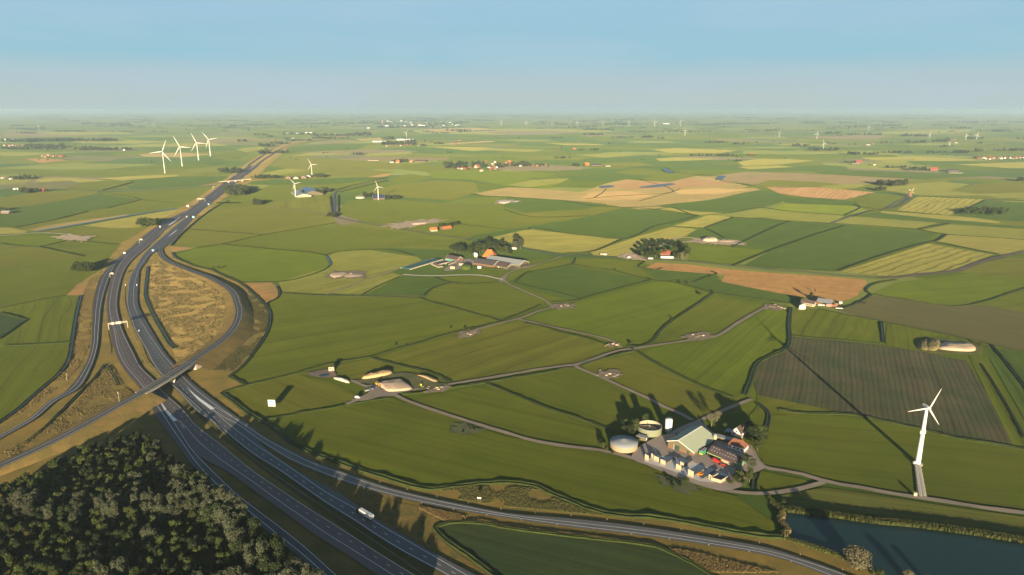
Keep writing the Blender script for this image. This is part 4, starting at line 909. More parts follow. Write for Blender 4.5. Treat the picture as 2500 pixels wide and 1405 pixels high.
def put_tree(key, x, y, label, group=None, h=None, wf=1.0, name='tree', v=None, parts=True, cat='tree', z=0.3):
    crown, trunk, w0, h0 = TREES[key][v if v is not None else rnd.randrange(len(TREES[key]))]
    s = (h / h0) if h else rnd.uniform(.8, 1.15)
    sx_ = s * wf * rnd.uniform(.92, 1.08)
    if parts:
        t = thing(name, label, cat, (x, y, z), rnd.uniform(0, 2*pi), group)
        c = link(bpy.data.objects.new('crown', crown), t); k = link(bpy.data.objects.new('trunk', trunk), t)
        c.scale = (sx_, sx_, s); k.scale = (s, s, s)
        return t
    o = link(bpy.data.objects.new(name, crown)); o.location = (x, y, z); o.scale = (sx_, sx_, s); o.rotation_euler = (0, 0, rnd.uniform(0, 2*pi))
    return tag(o, label, cat, group)
def inside(p, poly):
    c = False; n = len(poly)
    for i in range(n):
        a, b = poly[i], poly[(i+1) % n]
        if (a.y > p.y) != (b.y > p.y) and p.x < (b.x - a.x) * (p.y - a.y) / (b.y - a.y) + a.x: c = not c
    return c

# the wood beside the motorway
WOOD = U2([(-60,1265),(0,1228),(91,1172),(166,1136),(242,1100),(302,1084),(352,1076),(385,1112),(440,1155),(490,1208),(545,1250),(590,1290),(630,1335),(678,1382),(735,1432),(790,1485),(880,1580),(1010,1720),(700,1720),(300,1560),(-160,1560)])
pts = []
x0 = min(p.x for p in WOOD); x1 = max(p.x for p in WOOD); y0 = min(p.y for p in WOOD); y1 = max(p.y for p in WOOD)
r6 = random.Random(42)
for _ in range(60000):
    p = Vector((r6.uniform(x0, x1), r6.uniform(y0, y1), 0))
    if inside(p, WOOD) and all((p - q).length_squared > 6.6**2 for q in pts): pts.append(p)
WLAB = {'poplar': ('grey-green silvery poplar crown in the wood beside the motorway', 'silvery poplars of the wood'),
        'dark': ('dark green tree in the wood beside the motorway', 'dark green trees of the wood'),
        'green': ('mid green tree in the wood beside the motorway', 'mid green trees of the wood'),
        'yellow': ('yellowish green smaller tree in the wood beside the motorway', 'yellowish trees of the wood')}
EDGE = polyline_resample(WOOD[9:18], 6.0)
pts.sort(key=lambda p: p.y)
rest = []; npl = 0
for p in pts:
    nv = mnoise.noise(p * 0.021 + Vector((3, 7, 1))) + .45 * mnoise.noise(p * 0.07)
    edge = mnoise.noise(p * .05 + Vector((9, 0, 0)))
    key = 'poplar' if nv > .22 else ('yellow' if edge > .38 else ('green' if edge > -.06 else 'dark'))
    hgt = {'poplar': 17.5, 'dark': 13.5, 'green': 14, 'yellow': 11}[key] * r6.uniform(.85, 1.12)
    if any((p - q).length < 12 for q in WOOD[2:7]): hgt *= .8
    if min((p - q).length for q in EDGE) < 17: key = 'poplar' if edge > .02 else key; hgt = r6.uniform(18, 24)
    # where its crown top shows in the picture
    dz = hgt - CAM_H; dep = p.y * _cp - dz * _sp; px = 1250 + 1667 * p.x / dep; vy = 702.5 - 1667 * (p.y * _sp + dz * _cp) / dep
    if px > -30 and vy < 1412 and npl < 222:
        npl += 1; put_tree(key, p.x, p.y, WLAB[key][0], WLAB[key][1], h=hgt, z=0.4)
    else: rest.append((key, p, hgt))
# trees of the same wood beyond those: one mass
vs = []; fs = []
def join_tree(vs, fs, key, p, h, r, z=0.3):
    me, _, w0, h0 = TREES[key][r.randrange(len(TREES[key]))]
    s = h / h0; a = r.uniform(0, 2*pi); ca, sa = cos(a), sin(a); b = len(vs)
    vs += [(p.x + (v.co.x*ca - v.co.y*sa)*s, p.y + (v.co.x*sa + v.co.y*ca)*s, z + v.co.z*s) for v in me.vertices]
    fs += [[b + i for i in q.vertices] for q in me.polygons]
rest = [q for q in rest if q[1].y > 225]
LOW = {}
for k, (mk, w, h) in {'poplar': ('poplar', 9, 17), 'dark': ('dark', 8, 14), 'green': ('green', 8, 14), 'yellow': ('yellow', 7, 12)}.items():
    TREES['low_' + k] = [(crown_mesh('low_crown', LEAF[mk], w, h, 2, 620, .85, 12, 900 + i), None, w, h) for i in range(2)]
for k in LOW or ('poplar', 'dark', 'green', 'yellow'):
    vs = []; fs = []
    for key, p, h in rest:
        if key == k: join_tree(vs, fs, 'low_' + key, p, h, r6)
    if vs: o = mesh_obj('wood', vs, fs, LEAF[k]); o['kind'] = 'stuff'
print('WOOD', len(pts), npl, len(rest))
# ------------------------------------------------------------------ building kit
M_ = {}
def mat(key, c, **k):
    if key not in M_: M_[key] = plain(key, c, **k)
    return M_[key]
WHITE = mat('white_paint', (0.46, 0.45, 0.42), var=0.05); CREAM = mat('cream_concrete', (0.27, 0.225, 0.155), var=0.12)
BRICK = mat('red_brick', (0.115, 0.062, 0.036), var=0.2, scale=.8); BROWN = mat('brown_cladding', (0.085, 0.070, 0.038), var=0.12)
GREY = mat('grey_sheet', (0.17, 0.18, 0.185), var=0.1); DGREY = mat('dark_sheet', (0.045, 0.043, 0.042), var=0.15)
PALEGREEN = mat('pale_green_sheet', (0.20, 0.225, 0.165), var=0.08, scale=.3); GREENP = mat('green_paint', (0.02, 0.14, 0.06)); DGREEN = mat('dark_green_door', (0.012, 0.035, 0.022))
TILE_O = mat('orange_tiles', (0.32, 0.095, 0.022), var=0.12, scale=.5); TILE_R = mat('red_tiles', (0.17, 0.045, 0.026), var=0.18, scale=.5); TILE_D = mat('dark_tiles', (0.055, 0.038, 0.036), var=0.2, scale=.5)
TILE_B = mat('brown_tiles', (0.13, 0.052, 0.030), var=0.2, scale=.5); GLASS = mat('window_glass', (0.02, 0.026, 0.032), rough=0.12, spec=0.6); BLACK = mat('black', (0.012, 0.012, 0.013), rough=.5)
STEEL = mat('steel', (0.23, 0.23, 0.23), rough=.45, metal=.4); SOLAR = mat('solar_blue', (0.022, 0.030, 0.055), rough=.25, spec=.6); RED = mat('red_paint', (0.30, 0.018, 0.012), rough=.4); ORANGE = mat('orange_paint', (0.36, 0.11, 0.01), rough=.5)
YELLOW = mat('yellow_paint', (0.38, 0.22, 0.012), rough=.45); RUBBER = mat('rubber', (0.02, 0.02, 0.02)); TEAL = mat('teal_sheet', (0.02, 0.075, 0.065)); WOOD_ = mat('stained_wood', (0.18, 0.135, 0.08), var=0.15); SLAB = mat('yard_slab', (0.34, 0.325, 0.305), var=0.12, scale=.3)
TANKW = mat('tank_panels', (0.20, 0.165, 0.105), var=.1); TANKG = mat('tank_green', (0.125, 0.135, 0.085), var=.08); SLURRY = mat('slurry', (0.012, 0.014, 0.018), rough=.3); ROOFC = mat('membrane', (0.15, 0.16, 0.175), var=.05); BLUEP = mat('blue_panel', (0.03, 0.16, 0.34), rough=.4)
Z0 = 1.0
class Frame:
    """plan axes of a building: x along the front, y into the depth (degrees in plan)"""
    def __init__(s, p, ax, ay=None):
        s.p = Vector((p[0], p[1], 0)); ay = ax + 90 if ay is None else ay
        s.x = Vector((cos(radians(ax)), sin(radians(ax)), 0)); s.y = Vector((cos(radians(ay)), sin(radians(ay)), 0))
    def w(s, x, y, z=0): return s.p + s.x * x + s.y * y + Vector((0, 0, z))
    def build(s, m, name, mat, parent, shade=False):
        """MB in frame coordinates -> child of the thing standing at the frame's corner"""
        v = [s.x * q.x + s.y * q.y + Vector((0, 0, q.z)) for q in m.v]
        return mesh_obj(name, v, m.f, mat, parent, shade=shade)
    def thing(s, name, label, cat, group=None, z=Z0): return thing(name, label, cat, (s.p.x, s.p.y, z), 0, group)
def shed(F, t, w, l, hl, hr, rh, f=.5, ridge='y', over=.45, wall=None, roof=None, rt=.18, trim=None, walls=True, rparts=True):
    """gabled building in frame F (origin front-left): ridge along 'y' (gable to the front) or 'x'"""
    wall = wall or BROWN; roof = roof or GREY
    c, L = (w, l) if ridge == 'y' else (l, w)
    def P(a, b, z): return (a, b, z) if ridge == 'y' else (b, a, z)
    prof = [(0, 0), (0, hl), (f * c, rh), (c, hr), (c, 0)]
    vs = [P(a, 0, z) for a, z in prof] + [P(a, L, z) for a, z in prof]
    m = MB().add(vs, [[0,1,2,3,4], [9,8,7,6,5], [0,5,6,1], [4,3,8,9]])
    F.build(m, 'wall', wall, t)
    out = []
    for (a0, z0), (a1, z1) in (((0, hl), (f * c, rh)), ((c, hr), (f * c, rh))):
        d = Vector((a1 - a0, z1 - z0)); k = d.normalized() * over
        a0 -= k.x; z0 -= k.y
        b = [P(a0, -over, z0+.03), P(a1, -over, z1+.03), P(a1, L + over, z1+.03), P(a0, L + over, z0+.03)]
        m = MB().hexa([Vector(q) for q in b], [Vector(q) + Vector((0, 0, rt)) for q in b])
        out.append(F.build(m, 'roof_slope', roof, t))
    if trim:
        for e in (-over - .02, L + over - .10):
            m = MB()
            for (a0, z0), (a1, z1) in (((0, hl), (f * c, rh)), ((c, hr), (f * c, rh))):
                d = Vector((a1 - a0, z1 - z0)); k = d.normalized() * over; a0 -= k.x; z0 -= k.y
                b = [P(a0, e, z0 - .28), P(a1, e, z1 - .28), P(a1, e + .12, z1 - .28), P(a0, e + .12, z0 - .28)]
                m.hexa([Vector(q) for q in b], [Vector(q) + Vector((0, 0, .55)) for q in b])
            F.build(m, 'bargeboard', trim, t)
    return out
def slab_on(F, t, name, mat_, u0, u1, z0, z1, side='front', w=0, l=0, d=.05):
    m = MB()
    if side == 'front': m.box(u0, u1, -d, .06, z0, z1)
    elif side == 'back': m.box(u0, u1, l - .06, l + d, z0, z1)
    elif side == 'left': m.box(-d, .06, u0, u1, z0, z1)
    else: m.box(w - .06, w + d, u0, u1, z0, z1)
    return F.build(m, name, mat_, t)

# ------------------------------------------------------------------ the near farm
Zf = lambda x, y: (1480 + x / 6.245, 1000 + y / 6.245)
YARD = land('yard_paving', (0.235, 0.190, 0.155), (0.200, 0.168, 0.145), big=0.15, fine=0.12, fscale=.8, bigscale=.05, mottle=.1, streak=0)
struct(area([(1543,1120),(1557,1094),(1585,1076),(1612,1064),(1634,1058),(1652,1047),(1690,1032),(1712,1030),(1735,1052),(1775,1070),(1812,1078),(1836,1098),(1850,1126),(1866,1142),(1840,1156),(1822,1180),(1800,1192),(1762,1198),(1730,1192),(1660,1166),(1600,1143)], YARD, 'farm_yard', Z_TRACK + .05))

# bunker floor slabs
bf = struct(area([Zf(575,800),Zf(870,888),Zf(1205,1012),Zf(1425,1095),Zf(1640,1115),Zf(1860,1000),Zf(1700,930),Zf(1480,860),Zf(1290,790),Zf(1090,720),Zf(900,720),Zf(760,690),Zf(690,700)], SLAB, 'bunker_floor', Z_TRACK + .075, sm=False))

# large barn
F = Frame(U(*Zf(935,597)), -38.5, 45)
t = F.thing('barn', 'large barn with pale green roof, white roof edges and brown gable beside the farmyard', 'barn')
shed(F, t, 22.4, 34.5, 5.9, 3.0, 9.2, .40, 'y', .7, BROWN, PALEGREEN, .22, WHITE)
slab_on(F, t, 'brick_base', BRICK, .05, 22.35, 0, 2.2, d=.04)
d = slab_on(F, t, 'door', DGREEN, 5.6, 10.0, .05, 4.3, d=.09); slab_on(F, t, 'door_frame', WHITE, 5.35, 5.58, .05, 4.4, d=.12)
slab_on(F, t, 'door', DGREEN, 16.6, 18.4, .05, 2.6, d=.09)
for k in range(9): slab_on(F, t, 'window', GLASS, 1.5 + k * 3.7, 3.6 + k * 3.7, 1.9, 2.7, 'right', 22.4, d=.06)
F.build(MB().box(8.6, 9.3, -.7, 35.2, 9.33, 9.55), 'ridge_cap', WHITE, t)

# dark barn with skylights
F = Frame(U(*Zf(1540,730)), -48, 43)
t = F.thing('barn', 'low barn with dark brown roof, two rows of skylights and pale green open front', 'barn')
W_, L_ = 22.8, 13.0
shed(F, t, W_, L_, 3.6, 3.2, 6.6, .55, 'x', .5, BRICK, TILE_D, .2)
slab_on(F, t, 'fascia', mat('light_green', (0.14, 0.20, 0.08)), -.3, 12.2, 2.9, 3.7, d=.62)
slab_on(F, t, 'bay_shade', BLACK, .4, 11.6, .05, 2.8, d=.05)  # black sheet on the wall, standing for the shadow inside the open front
slab_on(F, t, 'brick_wall', CREAM, 12.4, 22.7, .05, 2.6, d=.07)
for k in range(9):
    for r in range(2):
        if r and k in (3, 4): continue
        y = 2.2 if r == 0 else 5.0
        x = 1.6 + k * 2.4; z = 3.6 + (6.6 - 3.6) * y / (.55 * L_)
        dz = (6.6 - 3.6) / (.55 * L_)
        b = [Vector((x, y, z + .24)), Vector((x + .8, y, z + .24)), Vector((x + .8, y + 1.1, z + 1.1 * dz + .24)), Vector((x, y + 1.1, z + 1.1 * dz + .24))]
        F.build(MB().hexa(b, [v + Vector((0, 0, .07)) for v in b]), 'skylight', ROOFC, t)
F.build(MB().hexa([Vector(q) for q in ((22.9,1,0),(26.4,1,0),(26.4,12,0),(22.9,12,0))], [Vector(q) for q in ((22.9,1,3.6),(26.4,1,3.2),(26.4,12,3.2),(22.9,12,3.6))]), 'lean_to', mat('lean_to_green', (0.10, 0.15, 0.09)), t)

# grey low shed and annexes behind
F = Frame(U(*Zf(1650,470)), -35, 52)
t = F.thing('shed', 'long low shed with flat grey roof behind the large barn', 'shed')
F.build(MB().box(0, 15, 0, 5, 0, 2.7), 'wall', BROWN, t); F.build(MB().box(-.3, 15.3, -.3, 5.3, 2.72, 2.95), 'roof', GREY, t)
slab_on(F, t, 'door', DGREEN, 3, 5, .05, 2.1)

# farmhouse with brown-red hipped roof
F = Frame(U(*Zf(1850,600)), -38, 52)
t = F.thing('farmhouse', 'farmhouse with hipped brown-red tiled roof and white eaves behind the dark barn', 'house')
def hip(F, t, w, l, h, rh, inset_, wallm, roofm, over=.4):
    F.build(MB().box(0, w, 0, l, 0, h), 'wall', wallm, t)
    b = [Vector((-over, -over, h + .02)), Vector((w + over, -over, h + .02)), Vector((w + over, l + over, h + .02)), Vector((-over, l + over, h + .02))]
    if w >= l: r0, r1 = Vector((inset_, l/2, rh)), Vector((w - inset_, l/2, rh)); fs = [[0,1,5,4],[1,2,5],[2,3,4,5],[3,0,4],[3,2,1,0]]
    else: r0, r1 = Vector((w/2, inset_, rh)), Vector((w/2, l - inset_, rh)); fs = [[0,1,4],[1,2,5,4],[2,3,5],[3,0,4,5],[3,2,1,0]]
    F.build(MB().add(b + [r0, r1], fs), 'roof', roofm, t)
hip(F, t, 13.5, 9, 3.2, 7.6, 2.5, WHITE, TILE_B)
for k in range(4): slab_on(F, t, 'window', GLASS, 1.2 + k * 3.2, 2.6 + k * 3.2, 1, 2.3)
F.build(MB().box(-.5, 14, -.55, -.38, 2.95, 3.2), 'gutter', WHITE, t); F.build(MB().box(9.6, 10.4, 4.2, 5.0, 6.6, 8.6), 'chimney', BRICK, t)

F = Frame(U(*Zf(1905,400)), -42, 48)
t = F.thing('house', 'dark-roofed house with white gable and cream conservatory at the back of the farm', 'house')
shed(F, t, 8, 11, 2.8, 2.8, 7.6, .5, 'y', .4, WHITE, TILE_D, .2, WHITE)
for k, (u, z) in enumerate(((1.2, .9), (5.2, .9), (3.3, 3.6))): slab_on(F, t, 'window', GLASS, u, u + 1.5, z, z + 1.4)
F.build(MB().box(4.2, 10, -4.2, -.2, 0, 2.5), 'conservatory', CREAM, t); F.build(MB().box(-5.4, -.3, -2, 5, 2.2, 2.5), 'carport', GREY, t); F.build(MB().box(-5.2, -5, -1.8, -1.6, 0, 2.2), 'carport_post', WHITE, t); F.build(MB().box(6.8, 7.5, 6, 6.7, 5, 8.4), 'chimney', BRICK, t)

# feed hopper at the barn's far end
c = U(*Zf(1652,520)); t = thing('feed_silo', 'small cream feed hopper with conical cap beside the far end of the barn', 'silo', (c.x, c.y, Z0))
MB().lathe([(0,2.0),(.5,2.0),(1.5,3.4),(1.5,6.6)], 14).build('hopper', CREAM, t, True); MB().lathe([(1.65,6.6),(0,7.9)], 14).build('cap', ROOFC, t)
for a in range(4): MB().tube((1.1*cos(a*pi/2+.7),1.1*sin(a*pi/2+.7),0),(1.1*cos(a*pi/2+.7),1.1*sin(a*pi/2+.7),3.2),.08,n=5).build('leg', STEEL, t)

# covered round store: wall of upright panels under a shallow cone
c = U(1522.6, 1093.5); R_ = 11.0
t = thing('storage_tank', 'round cream panelled tank with shallow grey cone roof left of the yard', 'tank', (c.x, c.y, Z0))
pm = None
for k in range(44):
    a = 2 * pi * k / 44
    if pm is None:
        w = 2 * pi * R_ / 44
        o = MB().box(-w * .47, w * .47, -.12, .12, 0, 4.3).build('wall_panel', TANKW, t); pm = o.data
    else: o = link(bpy.data.objects.new('wall_panel', pm), t)
    o.location = (R_ * cos(a), R_ * sin(a), 0); o.rotation_euler = (0, 0, a + pi / 2)
MB().lathe([(R_ - .15, 0), (R_ - .15, 4.3)], 44).build('lining', BROWN, t)
MB().lathe([(R_ + .35, 4.2), (R_ + .35, 4.42), (R_ * .55, 5.3), (1.2, 6.9), (0, 7.1)], 44).build('roof', ROOFC, t, True)

# open round slurry store
c = U(1585.4, 1057.5); R_ = 10.0
t = thing('slurry_tank', 'open round grey-green tank with dark contents and a centre post', 'tank', (c.x, c.y, Z0))
pm = None
for k in range(36):
    a = 2 * pi * k / 36
    if pm is None:
        w = 2 * pi * R_ / 36; o = MB().box(-w * .485, w * .485, -.10, .10, 0, 5.7).build('wall_panel', TANKG, t); pm = o.data
    else: o = link(bpy.data.objects.new('wall_panel', pm), t)
    o.location = (R_ * cos(a), R_ * sin(a), 0); o.rotation_euler = (0, 0, a + pi / 2)
MB().lathe([(R_ - .12, 0), (R_ - .12, 5.6)], 36).build('lining', CREAM, t); MB().lathe([(R_ - .2, 2.4), (0, 2.4)], 36).build('slurry', SLURRY, t)
MB().lathe([(R_ - .2, 5.7), (R_ + .2, 5.7), (R_ + .2, 5.95), (R_ - .2, 5.95), (R_ - .2, 5.7)], 36).build('rim', STEEL, t)
MB().tube((0,0,0),(0,0,6.4),.25,n=6).build('post', STEEL, t); MB().tube((0,0,6.2),(-R_,-1,5.9),.1,n=5).build('walkway', STEEL, t)

# tall white silo
c = U(1631.3, 1057); t = thing('silo', 'tall white upright silo behind the open tank', 'silo', (c.x, c.y, Z0))
MB().lathe([(2.9,2.2),(3.0,2.4),(3.0,11.2),(2.6,11.7),(0,12.1)], 24).build('shell', WHITE, t, True); MB().lathe([(2.7,0),(2.7,2.3)], 24).build('silo_base', GREY, t)  # grey lower ring stands for the shade on the white silo's foot
MB().box(-.2,.2,-3.25,-3.0,0,11.4).build('ladder', STEEL, t)
m = MB()
for k in range(12): a = 2*pi*k/12; m.tube((2.7*cos(a),2.7*sin(a),11.3),(2.7*cos(a),2.7*sin(a),12.5),.05,n=4)
m.build('handrail', STEEL, t)

# pump house between the tanks
F = Frame(U(*Zf(455,470)), -30, 50)
t = F.thing('pump_house', 'small flat-roofed pump house with white door between the round tanks', 'shed')
F.build(MB().box(0, 8, 0, 4.5, 0, 2.9), 'wall', BROWN, t); F.build(MB().box(-.3, 8.3, -.3, 4.8, 2.92, 3.12), 'roof', ROOFC, t)
slab_on(F, t, 'door', WHITE, 1, 2.2, .05, 2.2, 'right', 8); slab_on(F, t, 'door', BLACK, 2.6, 3.7, .05, 2.1, 'right', 8); slab_on(F, t, 'window', GLASS, 2, 4, 1.2, 2.1)

# green trailer-container beside the dark barn
F = Frame(U(*Zf(1412,712)), -36, 44)
t = F.thing('trailer', 'green box trailer with yellow lower panel and grey top parked between the barns', 'trailer')
F.build(MB().box(0, 3.0, 0, 8, .7, 3.6), 'body', GREENP, t); F.build(MB().box(-.05, 3.05, -.05, 8.05, 3.6, 3.75), 'roof', GREY, t); slab_on(F, t, 'panel', YELLOW, .2, 2.8, .8, 1.9)
for x in (.3, 2.7):
    for y in (1.4, 6.4): F.build(MB().tube((x - .15, y, .5), (x + .15, y, .5), .5, n=12), 'wheel', RUBBER, t)

# red forage wagon and tractor
F = Frame(U(*Zf(1618,825)), -40, 50)
t = F.thing('forage_wagon', 'red high-sided wagon parked in front of the dark barn', 'wagon')
m = MB().hexa([Vector(q) for q in ((.2,0,1.0),(5.8,0,1.0),(5.8,2.4,1.0),(.2,2.4,1.0))], [Vector(q) for q in ((-.2,-.1,3.4),(5.8,-.1,2.9),(5.8,2.5,2.9),(-.2,2.5,3.4))]); F.build(m, 'body', RED, t)
F.build(MB().box(.2, 5.4, .2, 2.2, 2.7, 3.1), 'load', BLACK, t); F.build(MB().box(.2, 6.6, .9, 1.5, .8, 1.05), 'chassis', BLACK, t)
for x in (1.6, 2.9):
    for y in (0, 2.4): F.build(MB().tube((x, y - .2, .6), (x, y + .2, .6), .6, n=12), 'wheel', RUBBER, t)
def tractor(F, t, body, cabz=2.9):
    F.build(MB().box(1.6, 4.3, .7, 1.7, 1.0, 1.75).box(.2, 1.6, .5, 1.9, .8, 1.3), 'body', body, t)
    F.build(MB().hexa([Vector(q) for q in ((.2,.45,1.3),(1.7,.45,1.3),(1.7,1.95,1.3),(.2,1.95,1.3))], [Vector(q) for q in ((.35,.55,2.6),(1.5,.55,2.6),(1.5,1.85,2.6),(.35,1.85,2.6))]), 'cab', GLASS, t); F.build(MB().box(.25, 1.65, .45, 1.95, 2.62, 2.8), 'cab_roof', body, t)
    for x, r in ((.9, .85), (3.6, .6)):
        for y in (.15, 2.05): F.build(MB().tube((x, y - .25, r), (x, y + .25, r), r, n=14), 'wheel', RUBBER, t); F.build(MB().tube((x, y - .27, r), (x, y + .27, r), r * .5, n=10), 'wheel_rim', body, t)
    F.build(MB().tube((2.6,1.2,1.7),(2.6,1.2,2.7),.06,n=5), 'exhaust', BLACK, t)
F = Frame(U(*Zf(1722,880)), -34, 56); tractor(F, F.thing('tractor', 'red tractor parked beside the red wagon', 'tractor'), RED)

# bunker walls: concrete L-blocks, each wall run a thing of separate blocks
def bunker(p_front, length, cream_w, label, back=True, low=1.9, hi=4.0, thick=1.2):
    F = Frame(U(*p_front), -40, 42)
    t = F.thing('bunker_wall', label, 'concrete wall', 'bunker walls of the near farm')
    n = max(2, int(length / 2.4)); me = None
    for k in range(n):
        if me is None:
            o = F.build(MB().box(0, thick, 0, 2.36, 0, low), 'wall_block', mat('shaded_concrete', (0.085, 0.08, 0.075), var=.2), t); me = o.data  # dark block colour paints in the shade of the walls' unlit sides
        else: o = link(bpy.data.objects.new('wall_block', me), t)
        o.location = F.y * (k * 2.4 + .6)
    if cream_w:
        F.build(MB().box(-cream_w + thick, -cream_w * .5 + thick - .03, -.1, .35, 0, hi), 'end_block', CREAM, t)
        F.build(MB().box(-cream_w * .5 + thick + .03, thick, -.1, .35, 0, hi * .92), 'end_block', CREAM, t)
        F.build(MB().box(-cream_w + thick, thick, -.9, -.12, 0, .35), 'foot', CREAM, t)
for a in [(Zf(630,795), 3, 3.1, 'short cream bunker wall nearest the round panelled tank', 1, 1.6, 4.6, .6), (Zf(700,770), 5, 1.6, 'narrow cream bunker wall set back second from the round tank', 1, 1.6, 4.4, .6),
          (Zf(780,812), 6.5, 4.3, 'cream bunker wall third from the round tank', 1, 1.5, 4.0, 1.0), (Zf(868,858), 19, 4.0, 'long bunker wall in the left half of the yard with cream end', 1, 1.5, 3.9, 1.6),
          (Zf(1122,945), 4, 4.2, 'cream bunker wall in the middle of the row with a lower block behind', 1, 1.4, 4.3, .8), (Zf(1160,888), 12.5, 3.6, 'bunker wall set back in the middle of the row', 1, 1.4, 3.6, 1.6),
          (Zf(1298,1045), 17, 4.4, 'cream bunker wall beside the orange skip', 1, 1.5, 5.2, 1.4), (Zf(1595,1085), 4, 2.4, 'short white bunker wall beside the slatted bin', 1, 1.4, 3.6, .5), (Zf(1440,1092), 22, 0, 'long dark low bunker wall between the orange skip and the slatted bin', 0, 1.3, 0, 1.4)]:
    bunker(a[0], a[1], a[2], a[3], a[4], a[5], a[6], a[7])
F = Frame(U(*Zf(1592,1098)), -33, 40)
t = F.thing('storage_bin', 'open slatted cream bin with dark contents at the near corner of the yard', 'bin')
F.build(MB().box(.2, 7.2, .3, 8.6, .1, 1.7), 'contents', BLACK, t)
for k in range(3):
    F.build(MB().box(0, 7.4, -.1, .1, k * .85, k * .85 + .78), 'plank', CREAM, t); F.build(MB().box(7.3, 7.5, .12, 9, k * .85, k * .85 + .78), 'plank', CREAM, t); F.build(MB().box(-.1, .1, .12, 9, k * .85, k * .85 + .78), 'plank', CREAM, t)
F = Frame(U(*Zf(1365,1012)), -32, 45)
t = F.thing('skip', 'orange open skip standing on the bunker floor', 'skip')
for b in (((0,0),(4.6,.15)),((0,2.2),(4.6,2.35)),((0,.15),(.15,2.2)),((4.45,.15),(4.6,2.2))): F.build(MB().box(b[0][0], b[1][0], b[0][1], b[1][1], .1, 1.5), 'side', ORANGE, t)
F.build(MB().box(0, 4.6, 0, 2.35, 0, .1), 'floor', ORANGE, t)
F = Frame(U(*Zf(1055,425)), -20); t = F.thing('container', 'dark green low container behind the barn near the silo', 'container'); F.build(MB().box(0, 5, 0, 2.4, .1, 2.2), 'body', DGREEN, t); F.build(MB().box(-.1, 5.1, -.1, 2.5, 2.2, 2.35), 'lid', GREENP, t)

# farm trees and bushes
G_ = 'trees of the near farm'
def ptree(key, zx, zy, label, h, wf=1.0, **k):
    c = U(*Zf(zx, zy)); return put_tree(key, c.x, c.y, label, None, h=h, wf=wf, z=Z0 - .2, **k)
ptree('green', 410, 375, 'leafy tree directly left of the open round tank', 11, 1.35)
ptree('green', 450, 345, 'taller tree touching the open round tank', 13, 1.1)
ptree('green', 265, 350, 'small tree left of the tank trees at the field edge', 6, 1.4)
ptree('green', 300, 300, 'slim tree behind the small tree left of the tanks', 10, .7)
ptree('dark', 370, 400, 'dark tree behind the panelled tank', 10, 1.3)
ptree('green', 590, 250, 'tree standing behind the open round tank', 12, 1.0)
ptree('bare', 1605, 270, 'tall sparse pale tree behind the large barn', 13, 1.0)
ptree('bare', 1690, 205, 'sparse pale tree right of the tall sparse tree', 11, .9)
ptree('round', 1795, 310, 'small round yellow-green tree on the lawn behind the barn', 5.5, .9)
ptree('dark', 2250, 520, 'big dark tree right of the white-gabled house', 16, 1.5)
ptree('green', 2330, 470, 'big tree at the right edge of the farm', 14, 1.5)
ptree('green', 2300, 640, 'lower tree below the big trees at the right edge of the farm', 10, 1.5)
ptree('dark', 2190, 400, 'dark tree close behind the dark-tiled house', 13, 1.3)
ptree('poplar', 2120, 880, 'grey-green tree at the right end of the dark barn', 10, 1.5)
ptree('poplar', 2210, 930, 'grey-green tree on the right corner of the yard', 11, 1.3)
ptree('green', 2180, 1120, 'slender tree beside the short ditch right of the yard', 12, .8)
for k, (x, y, h) in enumerate(((2010,1020,5),(1960,1090,4.5),(2080,1060,6),(2030,1130,4),(1900,1150,3.5),(2110,1180,4))):
    ptree('bush', x, y, 'green bush in the shrubbery right of the slatted bin', h, name='bush', cat='bush')['group'] = 'bushes right of the slatted bin'
for k, (x, y, h) in enumerate(((20,600,4.5),(-20,560,4),(150,690,2.0),(60,640,3))):
    ptree('bush', x - 60, y, 'green bush left of the panelled tank', h, name='bush', cat='bush')['group'] = 'bushes left of the panelled tank'
ptree('darkbush', 480, 520, 'reddish brown bush between the tanks', 3.5, name='bush', cat='bush')
r9 = random.Random(5)
for k in range(14):
    a = r9.uniform(0, 6.28); q = r9.random() ** .5
    c = U(*Zf(1050 + 210 * q * cos(a), 1110 + 80 * q * sin(a)))
    put_tree('bush' if k % 3 else 'darkbush', c.x, c.y, 'low scrub bush on the rough patch below the bunkers', 'scrub on the rough patch below the bunkers', h=r9.uniform(1.0, 2.4), wf=1.3, name='bush', cat='bush', z=.6)
for k in range(10):
    a = r9.uniform(0, 6.28); q = r9.random() ** .5
    c = U(1140 + 34 * q * cos(a), 1048 + 11 * q * sin(a))
    put_tree('darkbush', c.x, c.y, 'low dark scrub on the rough oval patch beside the farm track', 'scrub on the rough oval patch beside the farm track', h=r9.uniform(.5, 1.1), wf=1.8, name='bush', cat='bush', z=.5)
struct(area([(1098,1046),(1110,1036),(1140,1032),(1168,1040),(1178,1050),(1160,1062),(1130,1062),(1108,1056)], land('rough_patch_soil', (0.085,0.085,0.045), (0.06,0.075,0.025), fine=.3, mottle=.3, streak=0), 'rough_patch', .70, jag=.3))
struct(area([Zf(820,1010),Zf(980,1000),Zf(1180,1080),Zf(1320,1150),Zf(1400,1210),Zf(1200,1260),Zf(1000,1220),Zf(880,1140)], land('rough_patch_scrub', (0.095,0.085,0.05), (0.05,0.07,0.022), fine=.3, mottle=.3, streak=0), 'rough_patch', .70, jag=.3))

